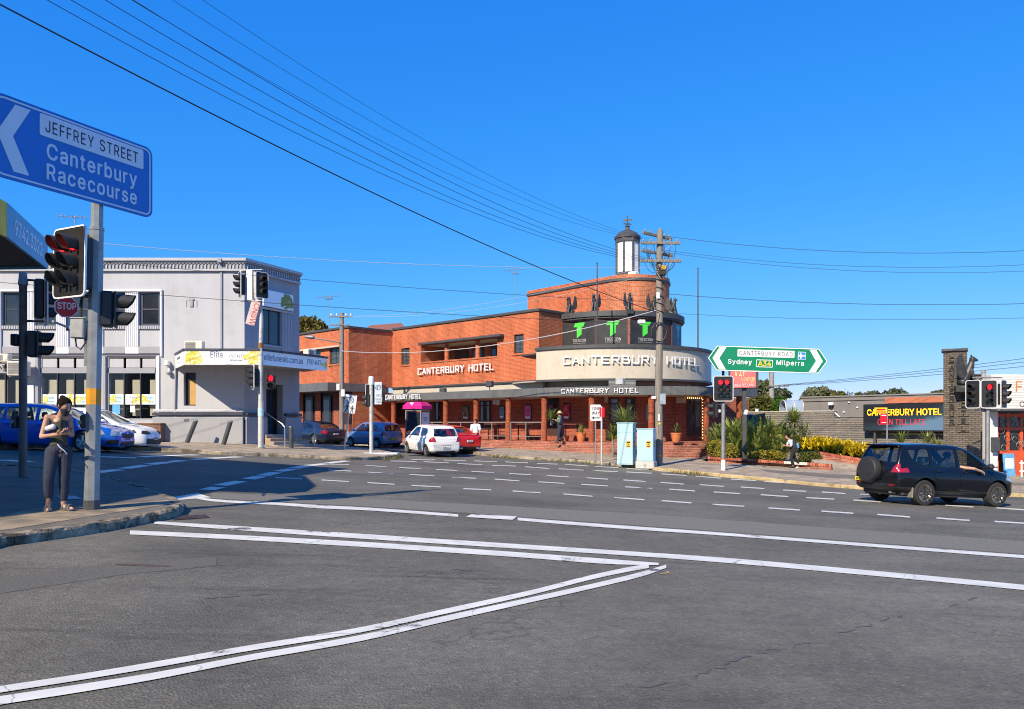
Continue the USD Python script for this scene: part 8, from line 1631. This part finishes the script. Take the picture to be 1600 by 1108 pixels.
def hair_cap(t, c, f, up, s=1.0, extra=(), mat=None):
    cap = m3.Manifold.sphere(.103*s, 28).scale((1,1,1)).translate(tuple(c+up*.038*s-f*.018*s)); cutc = m3.Manifold.sphere(.13*s, 24).translate(tuple(c+f*.125*s-up*.03*s)); low = m3.Manifold.sphere(.2*s, 20).translate(tuple(c-up*.245*s+f*.02*s)); m = cap-cutc-low
    for p, r in extra: m = m + m3.Manifold.sphere(r*s, 18).translate(tuple(p))
    obj('hair', smooth_body(m, .02, 3), mat or hair_m, t, smooth=True)
# the woman with the phone; x to the camera's right, y away, z up from her feet
wp_ = at(89, 0, 11.5)[:2]; wz0 = G(*wp_)+.135
wo = thing('person', 'woman in dark singlet and mask looking at a phone by the signal pole', 'person', (*wp_, wz0))
fw_ = P(.88,-.34,-.40); fw_ /= np.linalg.norm(fw_); upw = P(.36,-.14,.92); upw -= fw_*(upw @ fw_); upw /= np.linalg.norm(upw); hc = P(.145,-.06,1.545)
sL, sR = P(-.095,-.08,1.385), P(.125,.10,1.395); eL, wL = P(-.145,-.14,1.10), P(.135,-.23,1.135); eR, wR = P(.155,.12,1.12), P(.225,-.09,1.14)
hipL, hipR = P(-.035,-.05,.87), P(.085,.06,.87); kL, kR = P(-.065,-.10,.48), P(.085,.04,.48); aL, aR = P(-.105,-.04,.085), P(.06,.07,.085)
torso = [[(P(.025,.01,.92), .118), (P(.02,.01,1.06), .098), (P(.02,.0,1.22), .104), (P(.02,.0,1.31), .090)], [(hipL, .094), (hipR, .094)], [(sL, .046), (P(.02,.01,1.355), .065), (sR, .046)], [(P(.03,.0,1.36), .05), (P(.085,-.03,1.45), .044), (hc-upw*.04, .05)]]
arms = [[(sL, .043), (eL, .034), (wL, .024)], [(sR, .043), (eR, .034), (wR, .024)]]
legs = [[(hipL, .098), (kL, .060), (aL, .038)], [(hipR, .098), (kR, .060), (aR, .038)]]
feet = [[(aL+P(0,0,-.03), .036), (aL+P(.05,-.10,-.052), .030), (aL+P(.085,-.16,-.06), .024)], [(aR+P(0,0,-.03), .036), (aR+P(.11,-.05,-.052), .030), (aR+P(.17,-.07,-.06), .024)]]
hands = hand(wL, P(.95,-.05,.22), P(-.1,.35,1), 1.0, .6) + hand(wR, P(.25,-.75,.3), P(-.6,.1,.8), 1.0, .7)
obj('body', chain_mesh(torso + arms + legs + feet + hands + head_chains(hc, fw_, upw), .014, 5), skin, wo, smooth=True)
face_parts(wo, hc, fw_, upw); hair_cap(wo, hc, fw_, upw, .99, [(hc+upw*.105-fw_*.085, .042), (hc+upw*.05-fw_*.055, .066)])
lw = np.cross(upw, fw_); mk = (hulls([[(hc+fw_*.035-upw*.03, .072), (hc+fw_*.058-upw*.085, .044)], [(hc+fw_*.09-upw*.02, .018), (hc+fw_*.113-upw*.028, .018)]]) ^ m3.Manifold.sphere(.11, 24).translate(tuple(hc+fw_*.10-upw*.05)))
obj('face_mask', smooth_body(mk, .015, 3), pm('mask_black', (.015,.015,.017), .8), wo, smooth=True)
obj('mask_strap', MB().tube([hc+fw_*.06-upw*.01+lw*.075, hc+lw*.09+upw*.01, hc+lw*.088-fw_*.02+upw*.03], .004, 5), pm('strap_black', (.015,.015,.017), .8), wo)
cut = mbox(-1,-1,.80,1,1,1.30) + m3.Manifold.sphere(.16, 24).translate((-.08,-.06,1.22)) ^ mbox(-1,-1,.8,1,1,1.335)
top_m = pm('olive_knit', (.055,.052,.038), .9, var=.25, scale=30, bump=.4, bscale=160)
obj('singlet', chain_mesh(torso[:2], .018, 4, mbox(-1,-1,.975,1,1,1.345) - m3.Manifold.sphere(.075, 24).translate((.03,-.11,1.385)), .013), top_m, wo, smooth=True)
for q0, q1, q2 in ((P(-.055,-.108,1.26), P(-.060,-.102,1.345), P(-.055,-.03,1.432)), (P(.095,-.085,1.26), P(.10,-.075,1.35), P(.10,.02,1.437))): obj('shoulder_strap', MB().tube([q0, (q0+q1)/2+P(0,-.006,.0), q1, (q1+q2)/2+P(0,-.022,.012), q2, q2+P(.02,.08,-.01)], .015, 6), top_m, wo)
trous = pm('navy_trousers', (.022,.027,.050), .9, var=.2, scale=12, bump=.3, bscale=40)
lg_ = [[(P(.025,.01,.985), .105), (P(.025,.01,.93), .118), (hipL, .104), (P(-.05,-.09,.62), .084), (kL, .074), (P(-.09,-.06,.28), .066), (aL+P(0,0,.07), .050)], [(P(.025,.01,.985), .105), (P(.025,.01,.93), .118), (hipR, .104), (P(.09,.05,.62), .084), (kR, .074), (P(.075,.06,.28), .066), (aR+P(0,0,.07), .050)]]
obj('trousers', chain_mesh(lg_, .02, 4, mbox(-1,-1,.11,1,1,1.02)), trous, wo, smooth=True); obj('waist_tie', MB().tube([P(.08,-.125,.99), P(.12,-.125,.94), P(.17,-.10,.89), P(.19,-.07,.84)], .008, 5), sign_white, wo)
sandal = pm('grey_sandal', (.10,.10,.105), .8, var=.2)
for a, d in ((aL, P(.46,-.88,0)), (aR, P(.92,-.39,0))):
    M = frame([a[0]+d[0]*.06, a[1]+d[1]*.06, 0], d, [-d[1], d[0], 0]); s_ = obj('sandal', MB().poly(unary_union([Point(-.08,0).buffer(.04), Point(.09,.0).buffer(.048), sbox(-.08,-.04,.09,.042)]), .002, .026, M), sandal, wo)
    for x in (.03, .08, -.05): obj('strap', MB().tube([(M @ [x,-.046,.02,1])[:3], (M @ [x,-.02,.085,1])[:3], (M @ [x,.02,.085,1])[:3], (M @ [x,.048,.02,1])[:3]], .013, 6), sandal, s_)
ph = thing('phone', 'dark phone held in the hands of the woman by the signal pole', 'phone', (wp_[0]+.285, wp_[1]-.22, wz0+1.195)); obj('case', MB().cbox(-.038,-.075,-.005,.038,.075,.005,.004, Mrot(rotx=.5, rotz=-.9, roty=-.25)), pm('phone_case', (.03,.025,.05), .3), ph); obj('phone_screen', MB().box(-.033,-.068,.0055,.033,.068,.0065, Mrot(rotx=.5, rotz=-.9, roty=-.25)), glass_dark, ph)
bg = thing('handbag', 'small white rounded bag tucked under the arm of the woman', 'bag', (wp_[0]-.015, wp_[1]-.135, wz0+1.235)); obj('body', hulls([[((-.055,.02,-.015), .040), ((.035,.0,.01), .042)]]), pm('white_leather', (.55,.56,.58), .5), bg, smooth=True); obj('bag_strap', MB().tube([(-.09,0,0), (-.13,.05,-.03), (-.15,.08,-.10), (-.10,.05,-.14)], .009, 6), sign_white, bg)
# schoolchild with a backpack, striding left
kp = at(1237, 0, 35.6)[:2]; kz = G(*kp)+.125
kd = thing('person', 'schoolchild in pale shirt and black trousers with backpack walking left', 'person', (*kp, kz))
fk = P(-.95,-.15,-.28); fk /= np.linalg.norm(fk); upk = P(-.28,0,.96); hk = P(-.20,0,1.44)
sF, sB = P(-.08,-.15,1.24), P(-.06,.15,1.24)
kt = [[(P(.06,0,.84), .12), (P(.02,0,1.02), .115), (P(-.05,0,1.2), .12)], [(P(.06,-.08,.82), .095), (P(.06,.08,.82), .095)], [(sF, .05), (P(-.06,0,1.25), .07), (sB, .05)], [(P(-.09,0,1.27), .055), (hk-upk*.05, .048)]]
ka = [[(sF, .047), (P(-.10,-.20,1.0), .036), (P(-.30,-.13,1.02), .025)], [(sB, .047), (P(-.14,.2,1.02), .036), (P(-.33,.1,1.0), .025)]]
kl = [[(P(.06,-.08,.82), .09), (P(-.05,-.08,.46), .058), (P(.03,-.08,.09), .040)], [(P(.06,.08,.82), .09), (P(.16,.08,.45), .058), (P(.40,.08,.14), .040)]]
kf = [[(P(.03,-.08,.06), .036), (P(-.12,-.09,.03), .03)], [(P(.40,.08,.12), .036), (P(.33,.08,.0+.03), .032)]]
obj('body', chain_mesh(kt+ka+kl+kf+hand(P(-.30,-.13,1.02), P(-.8,.1,.3), P(0,.3,1), .9)+hand(P(-.33,.1,1.0), P(-.8,-.1,.3), P(0,-.3,1), .9)+head_chains(hk, fk, upk, .97), .022, 4), skin, kd, smooth=True)
face_parts(kd, hk, fk, upk, .97); hair_cap(kd, hk, fk, upk, 1.1)
obj('shirt', chain_mesh(kt[:1]+kt[2:3]+[[(sF,.055),(P(-.09,-.19,1.06),.05)],[(sB,.055),(P(-.12,.19,1.08),.05)]], .025, 3, mbox(-1,-1,.9,1,1,1.30), .014), pm('pale_blue_shirt', (.50,.56,.64), .85, var=.08), kd, smooth=True)
obj('trousers', chain_mesh([[(P(.06,-.05,.88), .12), (P(.06,-.08,.80), .105), (P(-.05,-.08,.46), .078), (P(.02,-.08,.16), .062)], [(P(.06,.05,.88), .12), (P(.06,.08,.80), .105), (P(.16,.08,.45), .078), (P(.37,.08,.19), .062)]], .025, 3), pm('black_trousers', (.012,.012,.014), .9, var=.2), kd, smooth=True)
obj('skirted_jumper', chain_mesh([[(P(.03,0,.92), .14), (P(-.02,0,1.08), .135)]], .03, 3), pm('dark_vest', (.035,.04,.05), .9, var=.2), kd, smooth=True)
for a, d in ((P(-.04,-.085,.0), 0), (P(.365,.08,.02), .6)): obj('shoe', MB().mesh(hulls([[((.05,0,.055), .048), ((-.10,0,.04), .040)]]).rotate((0, -math.degrees(d), 0)).translate(tuple(a))), sgw if d else pm('black_shoe', (.02,.02,.02), .5), kd, smooth=40)
bk_ = thing('backpack', 'black and blue backpack on the back of the walking schoolchild', 'backpack', (kp[0]+.17, kp[1], kz+1.08)); obj('pack', hulls([[((-.04,-.09,-.16), .09), ((-.10,-.09,.14), .08)], [((-.04,.09,-.16), .09), ((-.10,.09,.14), .08)], [((.05,0,-.12), .08), ((.0,0,.06), .08)]]), pm('pack_black', (.02,.022,.026), .8), bk_, smooth=40); obj('pocket', hulls([[((.10,-.06,-.13), .06), ((.07,-.06,.02), .055)], [((.10,.06,-.13), .06), ((.07,.06,.02), .055)]]), pm('pack_blue', (.10,.28,.58), .7, var=.25, scale=8), bk_, smooth=40); obj('pack_strap', MB().tube([(-.15,-.14,.17), (-.27,-.15,.2), (-.31,-.14,.05), (-.18,-.13,-.12)], .018, 6), black_rubber, bk_)
# man in a straw hat carrying a big spiky plant down the steps
mp = at(873.5, 0, 41.6)[:2]; mz = -1.05
mn = thing('person', 'man in straw hat and grey shirt carrying a spiky plant on the steps', 'person', (*mp, mz))
fm = P(-.93,-.3,-.1); fm /= np.linalg.norm(fm); upm = P(-.1,0,.995); hm = P(.03,0,1.50)
sF, sB = P(.03,-.20,1.32), P(.05,.19,1.32)
mt = [[(P(.06,0,.88), .15), (P(.05,0,1.08), .14), (P(.04,0,1.28), .14)], [(P(.05,-.09,.86), .115), (P(.05,.09,.86), .115)], [(sF, .062), (P(.04,0,1.33), .09), (sB, .062)], [(P(.04,0,1.36), .065), (hm-upm*.05, .058)]]
ma = [[(sF, .056), (P(.0,-.30,1.08), .044), (P(-.24,-.24,1.18), .031)], [(sB, .056), (P(-.12,.25,1.12), .044), (P(-.28,.10,1.05), .031)]]
ml = [[(P(.05,-.09,.86), .11), (P(-.02,-.1,.46), .07), (P(-.06,-.10,.02), .046)], [(P(.05,.09,.86), .11), (P(.10,.09,.47), .07), (P(.16,.09,.09), .046)]]
obj('body', chain_mesh(mt+ma+ml+[[(P(-.06,-.1,.0), .042), (P(-.20,-.12,-.06), .034)], [(P(.16,.09,.06), .042), (P(.02,.08,.03), .034)]]+hand(P(-.24,-.24,1.18), P(-.8,.2,.3), P(0,.6,.6))+hand(P(-.28,.10,1.05), P(-.8,-.2,.4), P(0,-.5,.6))+head_chains(hm, fm, upm, 1.0), .024, 4), skin, mn, smooth=True)
face_parts(mn, hm, fm, upm); hair_cap(mn, hm, fm, upm, 1.0)
straw = pm('straw', (.50,.37,.17), .85, var=.2, scale=30); obj('straw_hat', MB().lathe([(0,.175),(.07,.17),(.10,.13),(.108,.07),(.19,.055),(.20,.045),(.185,.04),(.10,.055)], 24, tuple(hm)), straw, mn, smooth=40)
obj('shirt', chain_mesh(mt[:1]+mt[2:3]+[[(sF,.066),(P(.0,-.30,1.08),.058),(P(-.12,-.27,1.13),.05)],[(sB,.066),(P(-.12,.25,1.12),.056)]], .028, 3, mbox(-1,-1,.84,1,1,1.4), .012), pm('grey_work_shirt', (.10,.11,.125), .9, var=.15), mn, smooth=True)
obj('safety_panel', MB().cbox(-.11,-.20,.98,-.02,-.155,1.30,.02), pm('hi_vis_green', (.20,.70,.05), .6), mn)
obj('trousers', chain_mesh([[(P(.06,0,.92), .155), (P(.05,-.09,.84), .13), (P(-.02,-.10,.46), .092), (P(-.055,-.1,.10), .075)], [(P(.06,0,.92), .155), (P(.05,.09,.84), .13), (P(.10,.09,.47), .092), (P(.155,.09,.15), .075)]], .03, 3), trous, mn, smooth=True)
for a in (P(-.11,-.11,-.07), P(.10,.085,.02)): obj('boot', MB().mesh(hulls([[(a+P(.05,0,.06), .052), (a+P(-.09,0,.035), .045)]])), pm('boot_brown', (.04,.028,.02), .7), mn, smooth=40)
yucca('carried_plant', 'big spiky plant in the arms of the man in the straw hat', (mp[0]-.42, mp[1]-.1, mz+.95), 0, 80, .62, 77, .30, yucca_m, .05, cat='plant')
# person in white behind the red sedan
qp = at(743, 0, 42.3)[:2]; qz = G(*qp)+.125
pw_ = thing('person', 'person in loose white top standing behind the red sedan', 'person', (*qp, qz)); hq = P(0,0,1.50); fq = P(-.6,-.78,-.1); fq /= np.linalg.norm(fq); upq = P(0,0,1.)
qt = [[(P(0,0,.9), .14), (P(0,0,1.1), .13), (P(0,0,1.27), .125)], [(P(-.19,.02,1.30), .055), (P(0,0,1.32), .08), (P(.19,-.02,1.30), .055)], [(P(0,0,1.34), .058), (hq-upq*.05, .052)]]
qa = [[(P(-.19,.02,1.30), .052), (P(-.23,.0,1.05), .042), (P(-.22,-.1,.84), .028)], [(P(.19,-.02,1.30), .052), (P(.24,-.05,1.05), .042), (P(.22,-.12,.84), .028)]]
ql = [[(P(-.09,0,.88), .11), (P(-.09,-.02,.48), .066), (P(-.09,.02,.08), .044), (P(-.11,-.12,.04), .034)], [(P(.09,0,.88), .11), (P(.09,-.02,.48), .066), (P(.09,.02,.08), .044), (P(.08,-.12,.04), .034)]]
obj('body', chain_mesh(qt+qa+ql+hand(P(-.22,-.1,.84), P(0,-.1,-1), P(1,0,0))+hand(P(.22,-.12,.84), P(0,-.1,-1), P(-1,0,0))+head_chains(hq, fq, upq), .026, 4), skin, pw_, smooth=True)
face_parts(pw_, hq, fq, upq); hair_cap(pw_, hq, fq, upq, 1.05)
obj('white_top', chain_mesh(qt[:2]+[[(P(-.19,.02,1.30),.065),(P(-.23,0,1.08),.062)],[(P(.19,-.02,1.30),.065),(P(.24,-.05,1.08),.062)]], .03, 3, mbox(-1,-1,.78,1,1,1.39), .018), pm('white_cotton', (.68,.69,.72), .9, var=.05), pw_, smooth=True)
obj('trousers', chain_mesh([[(P(0,0,.92), .145), (P(-.09,0,.84), .125), (P(-.09,-.02,.48), .085), (P(-.09,.02,.12), .07)], [(P(0,0,.92), .145), (P(.09,0,.84), .125), (P(.09,-.02,.48), .085), (P(.09,.02,.12), .07)]], .035, 3), trous, pw_, smooth=True)
# the driver, elbow on the sill
dl = [o for o in UsdGeom.Xformable(suv.prim).GetOrderedXformOps()][0].Get(); dv = thing('person', 'driver of the black off roader resting a bare arm on the open window', 'person', (dl[0], dl[1], dl[2]-.06), math.radians(17))
hd_ = P(.08,-.36,1.44); fd = P(1,0,-.05); fd /= np.linalg.norm(fd); upd = P(.05,0,1.)
dt = [[(P(-.05,-.36,.78), .15), (P(-.02,-.36,1.0), .14), (P(.0,-.36,1.18), .13)], [(P(.02,-.56,1.20), .06), (P(.02,-.36,1.22), .08), (P(.02,-.16,1.20), .06)], [(P(.03,-.36,1.24), .06), (hd_-upd*.05, .056)]]
da = [[(P(.02,-.56,1.20), .056), (P(.22,-.80,1.135), .046), (P(.40,-.955,1.115), .042), (P(.66,-.975,1.03), .030)], [(P(.02,-.16,1.20), .055), (P(.22,-.14,1.0), .043), (P(.45,-.2,1.08), .03)]]
dlg = [[(P(-.02,-.45,.76), .10), (P(.40,-.45,.82), .075), (P(.62,-.45,.55), .05)], [(P(-.02,-.27,.76), .10), (P(.40,-.27,.82), .075), (P(.62,-.27,.55), .05)]]
obj('body', chain_mesh(dt+da+dlg+hand(P(.66,-.975,1.03), P(.8,.05,-.45), P(-.2,.6,-.4), 1.05, .4)+hand(P(.45,-.2,1.08), P(.7,0,.5), P(.5,0,-.6))+head_chains(hd_, fd, upd), .02, 4), skin, dv, smooth=True)
face_parts(dv, hd_, fd, upd); hair_cap(dv, hd_, fd, upd, 1.02)
obj('shirt', chain_mesh(dt[:2]+[[(P(.02,-.56,1.20),.068),(P(.12,-.68,1.17),.064)],[(P(.02,-.16,1.20),.066),(P(.12,-.15,1.1),.06)]], .03, 3, mbox(-2,-2,.7,2,2,1.28), .012), pm('dark_shirt', (.03,.032,.04), .9), dv, smooth=True)
